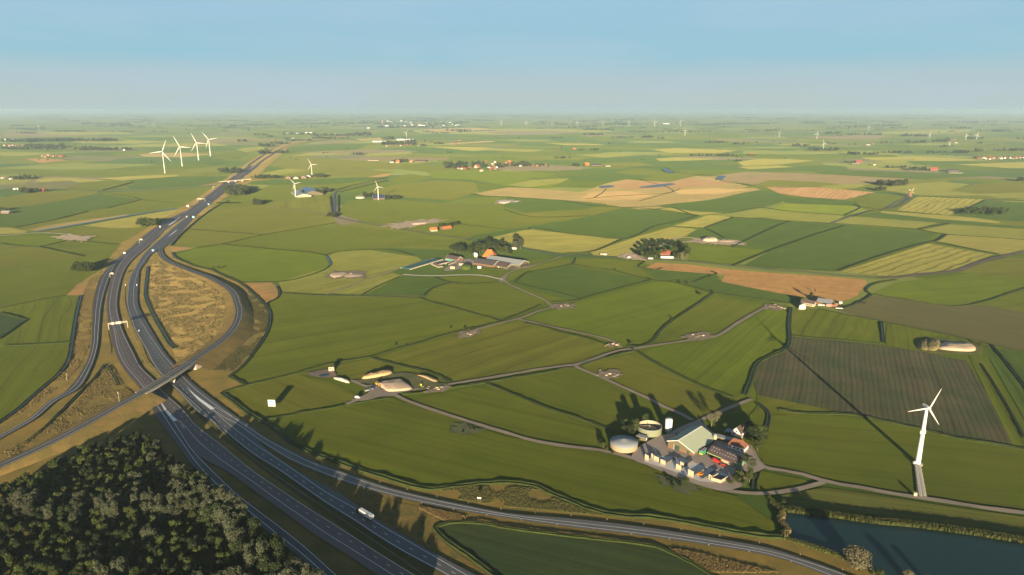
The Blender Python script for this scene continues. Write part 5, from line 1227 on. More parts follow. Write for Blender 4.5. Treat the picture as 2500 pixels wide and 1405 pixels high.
# ------------------------------------------------------------------ the near wind turbine
TURB = plain('turbine_white', (0.42, 0.40, 0.37), rough=.5, var=.02)
def blade_mb(L, root, rmax, n=7):
    """one blade along +Z in the rotor plane XZ, thin in Y"""
    m = MB(); rows = []
    for i in range(n + 1):
        s = i / n; c = root + (rmax - root) * min(1, s / .18) if s < .18 else rmax * (1 - .80 * (s - .18) / .82); th = max(.06, c * .22 * (1 - s * .6)); z = s * L
        rows.append([Vector((-c*.35, 0, z)), Vector((0, -th, z)), Vector((c*.65, 0, z)), Vector((0, th, z))])
    for q in rows: m.v += q
    for i in range(n):
        for k in range(4): a = 4*i+k; b = 4*i+(k+1)%4; m.f.append([a, b, b+4, a+4])
    m.f.append([4*n, 4*n+1, 4*n+2, 4*n+3]); return m
_tm = {}
def turbine(px, py, hub_y, blade_px, label, yaw=0.0, phase=0.0, r0=None, group=None, detail=True, hubh=None, cat='wind turbine'):
    c = U(px, py); h = hubh or hz(px, py, hub_y); L = blade_px * spx(px, (py + hub_y) / 2 if hubh else py) 
    r0 = r0 or h * .024
    t = thing('wind_turbine', label, cat, (c.x, c.y, .4), yaw, group)
    MB().lathe([(r0, 0), (r0 * .78, h * .5), (r0 * .55, h - r0)], 16 if detail else 8).build('tower', TURB, t, True)
    nr = r0; r0 = r0 * (.72 if detail else .9)
    na = MB().hexa([Vector(q) for q in ((-.8*r0,-1.2*r0,h-.8*r0),(.8*r0,-1.2*r0,h-.8*r0),(.6*r0,3.0*r0,h-.5*r0),(-.6*r0,3.0*r0,h-.5*r0))], [Vector(q) for q in ((-.7*r0,-1.2*r0,h+.8*r0),(.7*r0,-1.2*r0,h+.8*r0),(.5*r0,3.0*r0,h+.7*r0),(-.5*r0,3.0*r0,h+.7*r0))])
    na.build('nacelle', mat('nacelle_grey', (0.36, 0.37, 0.38)), t)
    hb = MB().lathe([(.9*r0, -.5*r0), (.85*r0, .3*r0), (.45*r0, .9*r0), (0, 1.05*r0)], 10); 
    hub = hb.build('hub', TURB, t, True); hub.location = (0, -1.7*r0, h); hub.rotation_euler = (pi/2, 0, 0)
    k = (round(L, 1))
    for i in range(3):
        if k not in _tm: o = blade_mb(L, L*.026, L*.105).build('blade', TURB, t, True); _tm[k] = o.data
        else: o = link(bpy.data.objects.new('blade', _tm[k]), t)
        o.location = (0, -1.9*r0, h); o.rotation_euler = (0, phase + i * 2*pi/3, 0)
    return t, h, r0
t, h, r0 = turbine(2240, 1134, 995, 50, 'tall white three-bladed turbine in the near field beside the pond', yaw=radians(6), phase=radians(24), r0=2.0, hubh=47.5)
for s in (-1, 1): MB().box(s*1.95 - .25, s*1.95 + .25, -.4, .4, 25.4, 28.2).build('antenna_panel', TURB, t)
MB().lathe([(3.6, -.2), (3.6, .35), (0, .35)], 16).build('foundation', CONC, t)
MB().box(-3.6, -2.4, -.6, .6, 0, 2.2).build('cabinet', WHITE, t)
o = MB().box(-1.1, 1.1, -.9, .9, 0, 2.2); F = Frame(U(2233, 1213), -8); t = F.thing('transformer_box', 'small cream transformer box at the end of the slab road', 'box'); F.build(o, 'body', CREAM, t); F.build(MB().box(-1.2, 1.2, -1, 1, 2.2, 2.35), 'lid', CREAM, t)

# ------------------------------------------------------------------ sand heaps and works
def heap(pts, h, name, label, m=SAND, z=Z_TRACK, flat=.55, cat='sand heap', seed=1):
    """mound rising from an outline to a rumpled top"""
    P = smooth(U2(pts, z), closed=True, n=5); n = len(P); c = sum(P, Vector()) / n
    rr = random.Random(seed); vs = []; rings = [(1.0, 0), (.93, .45), (.84, .85), (flat, 1.0), (flat * .5, 1.0)]
    for s, k in rings:
        for p in P:
            q = c + (p - c) * s; q.z = z + h * k * (1 + (rr.uniform(-.1, .1) if k else 0)) + (mnoise.noise(q * .25) * .25 * h if k >= 1 else 0); vs.append(q - c)
    vs.append(Vector((0, 0, h))); fs = []
    for r in range(len(rings) - 1):
        for i in range(n): j = (i+1) % n; fs.append([r*n+i, r*n+j, (r+1)*n+j, (r+1)*n+i])
    r = len(rings) - 1; fs += [[r*n+i, r*n+(i+1) % n, len(vs)-1] for i in range(n)]
    # outline winding must face up
    if sum((P[i].x - P[i-1].x) * (P[i].y + P[i-1].y) for i in range(n)) > 0: fs = [f[::-1] for f in fs]
    vs = [Vector((v.x, v.y, v.z - z)) for v in vs]; vs[-1].z = h
    o = mesh_obj(name, vs, fs, m, shade=True); o.location = c
    return tag(o, label, cat)
Zs = lambda x, y: (740 + x / 6.944, 860 + y / 6.944)
struct(area([Zs(810,815),Zs(1010,740),Zs(1130,650),Zs(960,560),Zs(800,480),Zs(850,470),Zs(1080,560),Zs(1230,545),Zs(1320,620),Zs(1600,690),Zs(1560,735),Zs(1300,760),Zs(1050,820)], GRAVEL, 'works_yard', Z_TRACK + .04))
struct(area([Zs(60,355),Zs(180,330),Zs(420,290),Zs(540,345),Zs(560,400),Zs(420,435),Zs(220,415)], land('trampled_soil', (0.17,0.125,0.10), (0.11,0.09,0.07), fine=.3, mottle=.3, streak=0), 'bare_soil', Z_TRACK + .03))
struct(area([Zs(270,385),Zs(330,372),Zs(430,355),Zs(470,375),Zs(390,405),Zs(290,412)], CANAL, 'puddle', Z_TRACK + .06))
struct(area([Zs(850,480),Zs(1200,440),Zs(1500,360),Zs(1760,350),Zs(2000,400),Zs(2300,520),Zs(2480,540),Zs(2000,620),Zs(1870,600),Zs(1750,440),Zs(1300,460),Zs(1200,540)], land('disturbed_soil', (0.11,0.098,0.045), (0.075,0.085,0.03), fine=.3, mottle=.35, streak=0), 'bare_soil', Z_TRACK + .02))
heap([Zs(1215,540),Zs(1330,505),Zs(1680,455),Zs(1700,480),Zs(1870,628),Zs(1600,672),Zs(1420,670),Zs(1330,600)], 2.6, 'sand_heap', 'large flat-topped sand heap beside the yellow loader', flat=.74)
heap([Zs(985,440),Zs(1080,400),Zs(1440,315),Zs(1520,330),Zs(1500,370),Zs(1150,445),Zs(1020,458)], 3.4, 'sand_heap', 'long ridge of orange sand behind the flat-topped heap', m=land('orange_sand', (0.36,0.235,0.12), (0.30,0.20,0.105), fine=.15, streak=0), flat=.45)
heap([Zs(1925,390),Zs(2050,390),Zs(2290,490),Zs(2250,510),Zs(2100,455),Zs(1980,405)], 2.0, 'sand_heap', 'narrow sand bank along the ditch right of the flat-topped heap', m=land('orange_sand_low', (0.30,0.21,0.12), (0.24,0.18,0.10), fine=.15, streak=0), flat=.5)
heap([Zs(510,430),Zs(560,418),Zs(690,450),Zs(790,490),Zs(780,512),Zs(640,478)], 1.6, 'sand_heap', 'thin pale sand bank beside the bare track', m=PALE, flat=.5)
F = Frame(U(*Zs(435,340)), 4); t = F.thing('concrete_block', 'square cream concrete pumping station standing alone on bare soil', 'small building')
F.build(MB().box(0, 5.6, 0, 4.5, 0, 4.4), 'wall', CREAM, t); F.build(MB().box(-.25, 5.85, -.25, 4.75, 4.42, 4.65), 'roof', BROWN, t); slab_on(F, t, 'door', BROWN, 3.4, 4.6, .05, 2.2); slab_on(F, t, 'window', GLASS, 1, 2.4, 2.4, 3.4)
# loader
F = Frame(U(*Zs(1215,575)), -38, 52); t = F.thing('wheel_loader', 'yellow wheel loader at the edge of the flat-topped sand heap', 'loader')
F.build(MB().box(0, 3.2, .4, 2.2, 1.0, 2.3), 'body', YELLOW, t); F.build(MB().box(1.8, 3.4, .6, 2.0, 2.3, 3.5), 'cab', GLASS, t); F.build(MB().box(1.7, 3.5, .5, 2.1, 3.52, 3.7), 'cab_roof', YELLOW, t)
F.build(MB().box(3.2, 5.0, .6, 2.0, .9, 1.7), 'front_frame', YELLOW, t); F.build(MB().hexa([Vector(q) for q in ((4.6,.7,1.3),(7.2,.7,.6),(7.2,1.9,.6),(4.6,1.9,1.3))], [Vector(q) for q in ((4.6,.7,1.8),(7.2,.7,1.0),(7.2,1.9,1.0),(4.6,1.9,1.8))]), 'boom', YELLOW, t)
F.build(MB().add([Vector(q) for q in ((7.0,-.2,.2),(8.4,-.2,.3),(7.2,-.2,1.5),(7.0,2.8,.2),(8.4,2.8,.3),(7.2,2.8,1.5))], [[0,1,2],[3,5,4],[0,3,4,1],[0,2,5,3]]), 'bucket', BLACK, t)
for x in (.8, 4.2):
    for y in (.2, 2.4): F.build(MB().tube((x, y - .3, .8), (x, y + .3, .8), .8, n=14), 'wheel', RUBBER, t)
F = Frame(U(*Zs(1135,680)), 40); t = F.thing('tractor', 'grey tractor standing on the sandy yard below the loader', 'tractor'); tractor(F, t, GREY)
F.build(MB().box(-4.6, -.6, .2, 2.2, .8, 1.9), 'trailer_bed', GREY, t)
def van(px, py, ax, label, m=WHITE, L=4.8, H=1.95, name='parked_van', cat='van', z=Z0):
    F = Frame(U(px, py), ax); t = F.thing(name, label, cat, z=z)
    F.build(MB().hexa([Vector(q) for q in ((0,0,.35),(L,0,.35),(L,1.9,.35),(0,1.9,.35))], [Vector(q) for q in ((.05,.1,H),(L*.72,.1,H),(L*.72,1.8,H),(.05,1.8,H))]), 'body', m, t)
    F.build(MB().hexa([Vector(q) for q in ((L*.55,.05,.9),(L*.99,.05,.9),(L*.99,1.85,.9),(L*.55,1.85,.9))], [Vector(q) for q in ((L*.6,.15,1.0),(L*.9,.15,1.0),(L*.9,1.75,1.0),(L*.6,1.75,1.0))]), 'bonnet', m, t)
    F.build(MB().hexa([Vector(q) for q in ((L*.73,.08,1.02),(L*.90,.08,1.02),(L*.90,1.82,1.02),(L*.73,1.82,1.02))], [Vector(q) for q in ((L*.70,.15,H-.1),(L*.74,.15,H-.1),(L*.74,1.75,H-.1),(L*.70,1.75,H-.1))]), 'windscreen', GLASS, t)
    for x in (L*.2, L*.8):
        for y in (.05, 1.85): F.build(MB().tube((x, y-.1, .33), (x, y+.1, .33), .33, n=10), 'wheel', RUBBER, t)
    return t
van(*Zs(880,800), -8, 'white van parked at the end of the sandy yard')
c = U(*Zs(2000,580)); t = thing('marker_buoy', 'small bright yellow tank on the grass beside the flat-topped heap', 'tank', (c.x, c.y, Z0)); MB().lathe([(0,0),(.9,.1),(1.0,.9),(.6,1.5),(0,1.6)], 12).build('body', mat('bright_yellow', (.5,.45,.01)), t, True); MB().lathe([(.25,1.55),(.25,1.75),(0,1.75)], 8).build('cap', BLACK, t)
BARE = land('bare_patch_soil', (0.21,0.165,0.115), (0.13,0.105,0.068), fine=.35, mottle=.4, mscale=.25, streak=0); _bp = 0
for pts, lab in [([(1345,748),(1365,742),(1395,742),(1406,747),(1392,754),(1362,755)], 'p'), ([(1117,820),(1125,812),(1150,808),(1180,809),(1160,820),(1130,826)], 'p'), ([(1672,822),(1680,815),(1720,813),(1736,820),(1722,828),(1680,829)], 'p'),
                 ([(1864,752),(1872,746),(1905,746),(1918,752),(1905,758),(1878,758)], 'p'), ([(1458,912),(1480,902),(1512,906),(1514,918),(1490,924),(1466,920)], 'p'), ([(1036,957),(1050,950),(1096,943),(1100,949),(1050,960)], 'p'),
                 ([(802,675),(815,664),(850,662),(885,664),(892,671),(880,678),(840,679),(815,680)], 'p'), ([(1482,842),(1495,840),(1502,846),(1490,848)], 'p'), ([(140,577),(170,572),(205,577),(222,575),(212,590),(180,590)], 's'), ([(945,548),(1000,540),(1060,536),(1075,540),(1040,548),(1000,556),(970,558)], 's'),
                 ([(1695,590),(1720,582),(1760,584),(1815,592),(1800,598),(1740,597)], 's'), ([(1208,491),(1230,487),(1265,491),(1240,495),(1215,498)], 's'), ([(1512,628),(1535,618),(1560,622),(1575,634),(1530,633)], 's')]:
    struct(area(pts, SAND if lab == 's' else BARE, 'bare_patch', Z_TRACK + .045, jag=.28)); _bp += 1
    c = U(sum(q[0] for q in pts) / len(pts), sum(q[1] for q in pts) / len(pts))
    for k in range(7):
        g = c + Vector((rnd.gauss(0, 7), rnd.gauss(0, 5), Z_TRACK)); rr_ = rnd.uniform(.8, 2.6)
        o = MB().lathe([(rr_, 0), (rr_ * .6, rr_ * .3), (0, rr_ * .42)], 9).build('sand_clump', SAND if k % 2 else BARE); o.location = g; tag(o, 'small heap of dug sand and soil on a bare patch in the meadow', 'heap', 'small heaps on the bare patches')
heap([(804,672),(818,665),(846,663),(832,676),(815,678)], 2.0, 'sand_heap', 'left sand heap on the mown yellow-green parcel', flat=.5)
heap([(836,676),(846,668),(884,670),(888,674),(850,678)], 1.2, 'sand_heap', 'right flat sand heap on the mown yellow-green parcel', flat=.6)
heap([(1714,588),(1728,581),(1745,583),(1752,589),(1730,590)], 5.5, 'sand_heap', 'pointed pale sand heap beyond the ring of trees', flat=.3)
heap([(1750,588),(1768,585),(1795,589),(1775,592)], 1.8, 'sand_heap', 'flat sand heap right of the pointed pale heap', flat=.6)
heap([(1003,548),(1018,541),(1045,541),(1040,546),(1015,549)], 3.0, 'sand_heap', 'pale sand heap left of the two orange-roofed sheds', flat=.4)
heap([(1215,494),(1230,488),(1248,490),(1240,496),(1222,497)], 3.5, 'sand_heap', 'rough pale rubble heap on the far green field', m=PALE, flat=.5)
heap([(1248,492),(1256,490),(1268,492),(1255,494)], 1.5, 'sand_heap', 'low pale tail of the rubble heap on the far field', m=PALE, flat=.5)
# right-hand sand stock with scrub heaps
heap([(2290,852),(2302,836),(2340,838),(2372,840),(2383,857),(2340,858)], 2.2, 'sand_heap', 'flat-topped pink sand heap at right beside the dark crop field', flat=.82)
heap([(2262,853),(2264,836),(2280,830),(2293,833),(2292,852),(2278,857)], 3.4, 'soil_heap', 'overgrown soil heap left of the pink sand heap', m=land('overgrown_soil', (0.17,0.13,0.06), (0.08,0.085,0.03), fine=.35, mottle=.4, mscale=.2, streak=0), cat='soil heap', flat=.5)
heap([(2246,852),(2248,834),(2258,829),(2266,834),(2262,856)], 2.8, 'soil_heap', 'smaller overgrown soil heap farthest left beside the dark crop field', m=bpy.data.materials['overgrown_soil'], cat='soil heap', flat=.4)
struct(area([(2240,850),(2255,828),(2300,826),(2340,832),(2380,838),(2396,856),(2380,866),(2300,864),(2262,862)], land('weedy_ground', (0.12,0.11,0.035), (0.08,0.09,0.025), fine=.3, mottle=.3, streak=0), 'rough_patch', .72))

# ------------------------------------------------------------------ hoarding beside the motorway
F = Frame(U(655.5, 998), -4, 86)
t = F.thing('billboard', 'white roadside billboard with a blue band across its top, standing in the field', 'billboard')
F.build(MB().box(0, 6.8, 0, .35, 1.2, 7.6), 'panel', mat('billboard_white', (.34,.33,.32), var=.03), t)
F.build(MB().box(.75, 5.0, -.06, -.003, 5.9, 6.8), 'blue_band', BLUEP, t); F.build(MB().box(5.05, 6.0, -.06, -.003, 6.1, 6.8), 'blue_patch', mat('blue_grey', (.10,.16,.22)), t)
F.build(MB().box(.75, 4.6, -.06, -.003, 5.0, 5.86), 'pale_band', mat('pale_aqua', (.14,.30,.32)), t); F.build(MB().box(.75, 6.0, -.05, -.003, 3.9, 4.3), 'text_band', mat('faint_print', (.25,.23,.19)), t)
for x in (.9, 5.9): F.build(MB().box(x - .15, x + .15, .36, .66, -.1, 7.0), 'post', BROWN, t)

# ------------------------------------------------------------------ motorway gantries, signs and posts
GALV = plain('gantry_steel', (0.30, 0.27, 0.21), rough=.5, var=.05)
def gantry(a, b, h, label, panels):
    A, B = U(*a), U(*b); d = (B - A); L = d.length; F = Frame(A, math.degrees(atan2(d.y, d.x)))
    t = F.thing('sign_gantry', label, 'gantry')
    for x in (0, L): F.build(MB().box(x - .28, x + .28, -.28, .28, 0, h), 'leg', GALV, t)
    for y in (-.7, .7): F.build(MB().box(-.3, L + .3, y - .12, y + .12, h - .25, h + .05).box(-.3, L + .3, y - .12, y + .12, h - 1.5, h - 1.2), 'chord', GALV, t)
    m = MB(); n = int(L / 2)
    for k in range(n):
        for y in (-.7, .7): m.tube((k * L / n, y, h - 1.35), ((k + 1) * L / n, y, h - .1), .07, n=4)
    F.build(m, 'bracing', GALV, t)
    for x0, x1 in panels: F.build(MB().box(x0, x1, -1.1, -.86, h - 2.2, h + .9), 'sign_panel', GALV, t); F.build(MB().box(x0, x1, .86, 1.0, h - 2.2, h + .9), 'sign_back', DGREY, t)
    return t
gantry((266.5,808), (312.5,802), 8.6, 'cream sign gantry spanning the left carriageway north of the flyover', [(3.2, 6.6), (8.2, 14.2)])
gantry((482,494), (501,494), 9.5, 'distant cream sign gantry spanning the far left carriageway', [(3, 8), (9, 14)])
def cantilever(px, py, top, wpx, label):
    A = U(px, py); h = hz(px, py, top); w = wpx * spx(px, py); F = Frame(A, -8); t = F.thing('sign_cantilever', label, 'sign')
    F.build(MB().box(-.25, .25, -.25, .25, 0, h), 'post', GALV, t); F.build(MB().box(-.25, w, -.2, .2, h - .5, h), 'arm', GALV, t); F.build(MB().box(w * .4, w * 1.15, -.5, -.25, h - 1.6, h + 1.3), 'sign_panel', GALV, t)
cantilever(269.5, 680, 669, 9, 'cream cantilever sign beside the exit lane, nearer of the two')
cantilever(341, 596, 586, 8, 'cream cantilever sign beside the exit lane, farther of the two')
cantilever(520, 464, 457, 3, 'small distant cream cantilever sign near the far flyover')
def road_sign(px, py, w, h, label, m, post=True, z0=1.6):
    F = Frame(U(px, py), -6); t = F.thing('road_sign', label, 'road sign')
    F.build(MB().box(-w/2, w/2, -.08, .08, z0, z0 + h), 'panel', m, t); F.build(MB().box(-w/2 + .1, w/2 - .1, .085, .12, z0 + .1, z0 + h - .1), 'panel_back', DGREY, t)
    for x in (-w*.3, w*.3): F.build(MB().tube((x, .2, -.1), (x, .2, z0 + h * .8), .08, n=6), 'post', GALV, t)
AQUA = mat('sign_pale_blue', (0.16, 0.30, 0.36)); 
def sign_print(px, py): pass
road_sign(374, 617, 4.2, 3.2, 'pale blue road sign in the nose of the loop road', AQUA)
road_sign(304.5, 623, 4.2, 2.6, 'white road sign beside the exit lane shaded by the copse', WHITE)
road_sign(307, 701, 1.2, 1.4, 'small white sign on the central reservation', WHITE); road_sign(334.5, 701, 1.3, 1.6, 'small white sign on the right verge of the motorway', WHITE)
road_sign(459, 508, 6, 5, 'large white sign beside the far carriageway at the yellow field', WHITE); road_sign(472.5, 535, 6, 4.5, 'pale blue sign beside the far right carriageway', AQUA); road_sign(509.5, 503, 4.5, 4, 'white and blue sign far along the right carriageway', AQUA)
road_sign(391, 558, 3, 3, 'white sign beside the exit lane beyond the cantilever', WHITE); road_sign(456, 533, 2.5, 2.5, 'white sign on the far central reservation', WHITE)
road_sign(448.5, 1052, 2.6, 3.0, 'grey-backed sign in the nose between motorway and wood slip road', mat('sign_back_grey', (.20,.24,.24)))
road_sign(1170, 1227, 2.6, 1.0, 'small white sign in the dry grass above the curved slip road', WHITE, z0=2.0)
c = U(164, 930); t = thing('lamp_post', 'thin pale post beside the exit lane', 'post', (c.x, c.y, .4)); MB().tube((0,0,0),(0,0,6.5),.16,.1,6).build('pole', GALV, t); MB().box(-.1,1.2,-.2,.2,6.4,6.6).build('lamp_head', GALV, t)
c = U(294, 999); t = thing('lamp_post', 'tall thin mast beside the loop road left of the flyover', 'mast', (c.x, c.y, 1)); MB().tube((0,0,0),(0,0,15),.2,.1,6).build('pole', GALV, t); MB().box(-.5,.5,-.3,.3,14.6,15.2).build('lamp_head', GALV, t)
# reflector posts along the slip roads and carriageways
def posts(line_px, every, label, group, side=0.0):
    P = polyline_resample(smooth(U2(line_px), n=8), every)
    for i, p in enumerate(P):
        o = MB().box(-.09, .09, -.07, .07, 0, .95).build('reflector_post', CREAM) if i == 0 else link(bpy.data.objects.new('reflector_post', me))
        me = o.data; o.location = (p.x, p.y, Z_ROAD - .1); tag(o, label, 'post', group)
posts([(x, y - 3.5) for x, y in S2_up[3:]], 24, 'white reflector post along the upper edge of the curved slip road', 'reflector posts above the curved slip road')
posts([(x - 1, y + 3) for x, y in S2_lo[6:]], 24, 'white reflector post along the lower edge of the curved slip road', 'reflector posts below the curved slip road')
posts([(RL_L[i][0] - 4, RL_L[i][1] - 1) for i in range(6, 16)], 30, 'white reflector post beside the exit lane', 'reflector posts beside the exit lane')
posts([(x + 4, y - 2) for x, y in B_pR[15:26]], 30, 'white reflector post on the right verge of the motorway', 'reflector posts on the right verge')
# guard rail in the central reservation and at the exit lane
def guard(px, label, h=.75):
    P = polyline_resample(smooth(U2(px), n=8), 5.0); c = P[0].copy(); t = thing('guard_rail', label, 'guard rail', (c.x, c.y, .8))
    m = MB(); q = MB()
    for a, b in zip(P[:-1], P[1:]):
        d = (b - a).normalized(); s = Vector((-d.y, d.x, 0)) * .09
        m.hexa([a - c + s + Vector((0,0,h-.3)), b - c + s + Vector((0,0,h-.3)), b - c - s + Vector((0,0,h-.3)), a - c - s + Vector((0,0,h-.3))], [a - c + s + Vector((0,0,h)), b - c + s + Vector((0,0,h)), b - c - s + Vector((0,0,h)), a - c - s + Vector((0,0,h))])
        q.box(a.x - c.x - .06, a.x - c.x + .06, a.y - c.y - .06, a.y - c.y + .06, -.2, h - .31)
    m.build('rail', RAIL, t); g = q.build('rail_posts', RAIL, t); g['kind'] = 'stuff'
guard([(430,948),(500,1012),(566,1080),(640,1140),(741,1210),(862,1290),(983,1372),(1040,1412)], 'grey guard rail along the central reservation below the flyover')
guard([(262,870),(262,850),(256,820),(256,780),(257,744),(262,700),(272,672),(290,640)], 'grey-green guard rail between exit lane and left carriageway')
guard([(300,700),(298,735),(306,770),(320,810),(338,845),(356,890),(400,930)], 'thin grey guard rail along the central reservation above the flyover')

# ------------------------------------------------------------------ vehicles
t = thing('lorry', 'white lorry with box trailer driving on the right-hand carriageway near the camera', 'lorry', tuple(U(906.5, 1274.5, Z_ROAD)), radians(-40.5))
def lorry_parts(t, box=WHITE, cab=BLACK, L=13.2):
    # rear at origin, drives along -X
    MB().box(-L, 0, .0, 2.5, 1.25, 4.0).build('trailer_body', box, t); MB().box(-L - .02, .02, -.02, 2.52, 4.0, 4.06).build('trailer_roof', mat('trailer_roof_grey', (.33,.35,.37)), t)
    MB().box(-L + .3, -.2, .5, 2.0, .95, 1.22).build('chassis', BLACK, t)
    MB().box(.021, .06, .1, 1.22, 1.3, 3.9).build('rear_door', mat('door_grey', (.20,.20,.19)), t); MB().box(.021, .06, 1.28, 2.4, 1.3, 3.9).build('rear_door', bpy.data.materials['door_grey'], t)
    MB().hexa([Vector(q) for q in ((-L-3.0,.05,.6),(-L-.7,.05,.6),(-L-.7,2.45,.6),(-L-3.0,2.45,.6))], [Vector(q) for q in ((-L-2.8,.1,3.2),(-L-.7,.1,3.7),(-L-.7,2.4,3.7),(-L-2.8,2.4,3.2))]).build('cab', cab, t)
    MB().box(-L-3.06, -L-2.9, .25, 2.25, 1.9, 2.9).build('windscreen', GLASS, t)
    for x in (-1.6, -2.9, -4.2, -L - .3, -L - 2.3):
        for y in (.2, 2.3): MB().tube((x, y - .18, .5), (x, y + .18, .5), .5, n=12).build('wheel', RUBBER, t)
lorry_parts(t)
MB().box(-12.8, -12.0, -.03, -.005, 2.9, 3.6).build('emblem', mat('emblem_grey', (.12,.14,.15)), t)
MB().box(-9.0, -3.5, -.03, -.005, 2.5, 2.75).build('stripe', mat('stripe_grey', (.22,.22,.20)), t)
_car = {}
def car(px, py, ax, label, c=(.4,.4,.4), L=4.3, group=None, z=Z_ROAD, H=1.45):
    m_ = mat('car_%d_%d_%d' % tuple(int(x*100) for x in c), c, rough=.3, var=.02) if True else None
    m_.name = 'car_paint'
    F = Frame(U(px, py, z), ax); t = F.thing('car', label, 'car', group, z)
    F.build(MB().hexa([Vector(q) for q in ((0,0,.25),(L,0,.25),(L,1.75,.25),(0,1.75,.25))], [Vector(q) for q in ((.05,.05,.85),(L-.1,.05,.75),(L-.1,1.7,.75),(.05,1.7,.85))]), 'body', m_, t)
    F.build(MB().hexa([Vector(q) for q in ((.2,.1,.86),(L*.72,.1,.80),(L*.72,1.65,.80),(.2,1.65,.86))], [Vector(q) for q in ((.7,.25,H-.06),(L*.52,.25,H-.06),(L*.52,1.5,H-.06),(.7,1.5,H-.06))]), 'windows', GLASS, t)
    F.build(MB().box(.72, L*.51, .27, 1.48, H - .055, H), 'roof', m_, t)
    for x in (L*.2, L*.8):
        for y in (.08, 1.67): F.build(MB().tube((x, y-.1, .32), (x, y+.1, .32), .32, n=10), 'wheel', RUBBER, t)
    return t
car(341, 809, 110, 'white car on the right carriageway just above the flyover', (.42,.42,.42)); car(330, 890, -58, 'dark grey car on the left carriageway just above the flyover', (.03,.035,.05))
for i, (px, py, c, lab) in enumerate([(508,500,(.42,.42,.42),'white car near the blue and white sign on the far right carriageway'), (600,430,(.4,.4,.42),'white car just beyond the far flyover'), (640,400,(.1,.12,.3),'blue car far along the right carriageway'), (626,412,(.42,.42,.4),'pale car far along the right carriageway behind the blue car'), (642,385,(.42,.42,.42),'white car far along the left carriageway'), (576,430,(.35,.35,.35),'silver car on the left carriageway beyond the far flyover'), (700,354,(.42,.42,.42),'white car on the distant bend of the motorway, nearest'), (722,349,(.42,.42,.42),'white car on the distant bend of the motorway, second'), (760,343,(.42,.42,.42),'white car on the distant bend, third'), (808,337,(.42,.42,.42),'white car on the distant bend, farthest'), (524,476,(.3,.3,.32),'silver car right carriageway before the far flyover'), (660,384,(.36,.36,.36),'grey car beyond the blue car on the right carriageway')]):
    car(px, py, 130 if i % 2 else -50, lab, c)
F = Frame(U(566, 459), 55); t = F.thing('parked_lorry', 'white lorry parked beside the far right carriageway under the trees', 'lorry'); F.build(MB().box(0, 10, 0, 2.5, 1.2, 4), 'trailer_body', WHITE, t); F.build(MB().box(10.3, 12.4, .1, 2.4, .6, 3.3), 'cab', WHITE, t)
for x in (1.2, 2.5, 9, 11.4):
    for y in (.2, 2.3): F.build(MB().tube((x, y-.15, .5), (x, y+.15, .5), .5, n=8), 'wheel', RUBBER, t)
# ------------------------------------------------------------------ farms and villages further out
def by_ridge(name, label, cat, rA, rB, rh, w, hl, wall, roof, trim=None, group=None, hr=None, over=.4, f=.5, extra=None):
    a, b = U(*rA, rh + Z0), U(*rB, rh + Z0); d = b - a; L = d.length; ax = math.degrees(atan2(d.y, d.x)); q = Vector((-d.y, d.x, 0)).normalized()
    if q.y < 0: q = -q
    F = Frame(a - q * w * f, ax, math.degrees(atan2(q.y, q.x))); t = F.thing(name, label, cat, group)
    shed(F, t, L, w, hl, hl if hr is None else hr, rh, f, 'x', over, wall, roof, .2, trim)
    return F, t, L
Zm = lambda x, y: (960 + x / 6.944, 570 + y / 6.944)
struct(area([Zm(860,620),Zm(1000,520),Zm(1080,450),Zm(1300,430),Zm(1380,520),Zm(1100,610),Zm(900,640)], YARD, 'farm_yard', Z_TRACK + .05))
struct(area([Zm(1560,600),Zm(1950,600),Zm(2330,540),Zm(2420,545),Zm(2200,600),Zm(1900,615)], GRAVEL, 'farm_yard', Z_TRACK + .05))
F = Frame(U(*Zm(1512,428)), -14); t = F.thing('farmhouse', 'big farmhouse with glowing orange hipped tile roof at the centre farm', 'house'); hip(F, t, 22, 20, 3.0, 14.5, 7, BRICK, TILE_O, .6)
F.build(MB().box(6.6,7.6,9.5,10.5,13.2,15.6).box(14.4,15.4,9.5,10.5,13.2,15.6), 'chimney', BRICK, t)
for k in range(4): slab_on(F, t, 'window', GLASS, 2 + k*5, 3.6 + k*5, .9, 2.3)
F, t, L = by_ridge('barn', 'longest barn with blue-grey roof and white-edged gable at the centre farm', 'barn', Zm(1645,375), Zm(2225,462), 9.5, 30, 4.2, BROWN, GREY, WHITE)
for k in range(4): slab_on(F, t, 'door', BLACK, 4 + k*6, 8 + k*6, .1, 3.4, 'right', L)
by_ridge('barn', 'dark roofed barn left of the longest barn at the centre farm', 'barn', Zm(1420,422), Zm(1770,472), 9, 26, 3.4, BRICK, DGREY, WHITE)
F, t, L = by_ridge('barn', 'shorter brown roofed barn with white gable edges in front of the longest barn', 'barn', Zm(1775,474), Zm(2000,517), 8, 20, 3.2, BROWN, TILE_D, WHITE)
for k in range(3): slab_on(F, t, 'door', BLACK, 2 + k*6, 6 + k*6, .1, 3.0, 'right', L)
by_ridge('barn', 'small brick barn with dark roof left of the white silos', 'barn', Zm(930,362), Zm(1135,398), 7.5, 15, 3.4, BRICK, TILE_D, WHITE)
for k, x in enumerate((1386, 1413)):
    c = U(*Zm(x, 415 + k*6)); t = thing('silo', ('left' if k == 0 else 'right') + ' one of two white silos beside the orange farmhouse', 'silo', (c.x, c.y, Z0)); MB().lathe([(.4,.5),(2.0,2.6),(2.0,8),(0,9)], 12).build('shell', WHITE, t, True); MB().lathe([(1.6,0),(1.6,2.2)], 8).build('silo_base', STEEL, t)
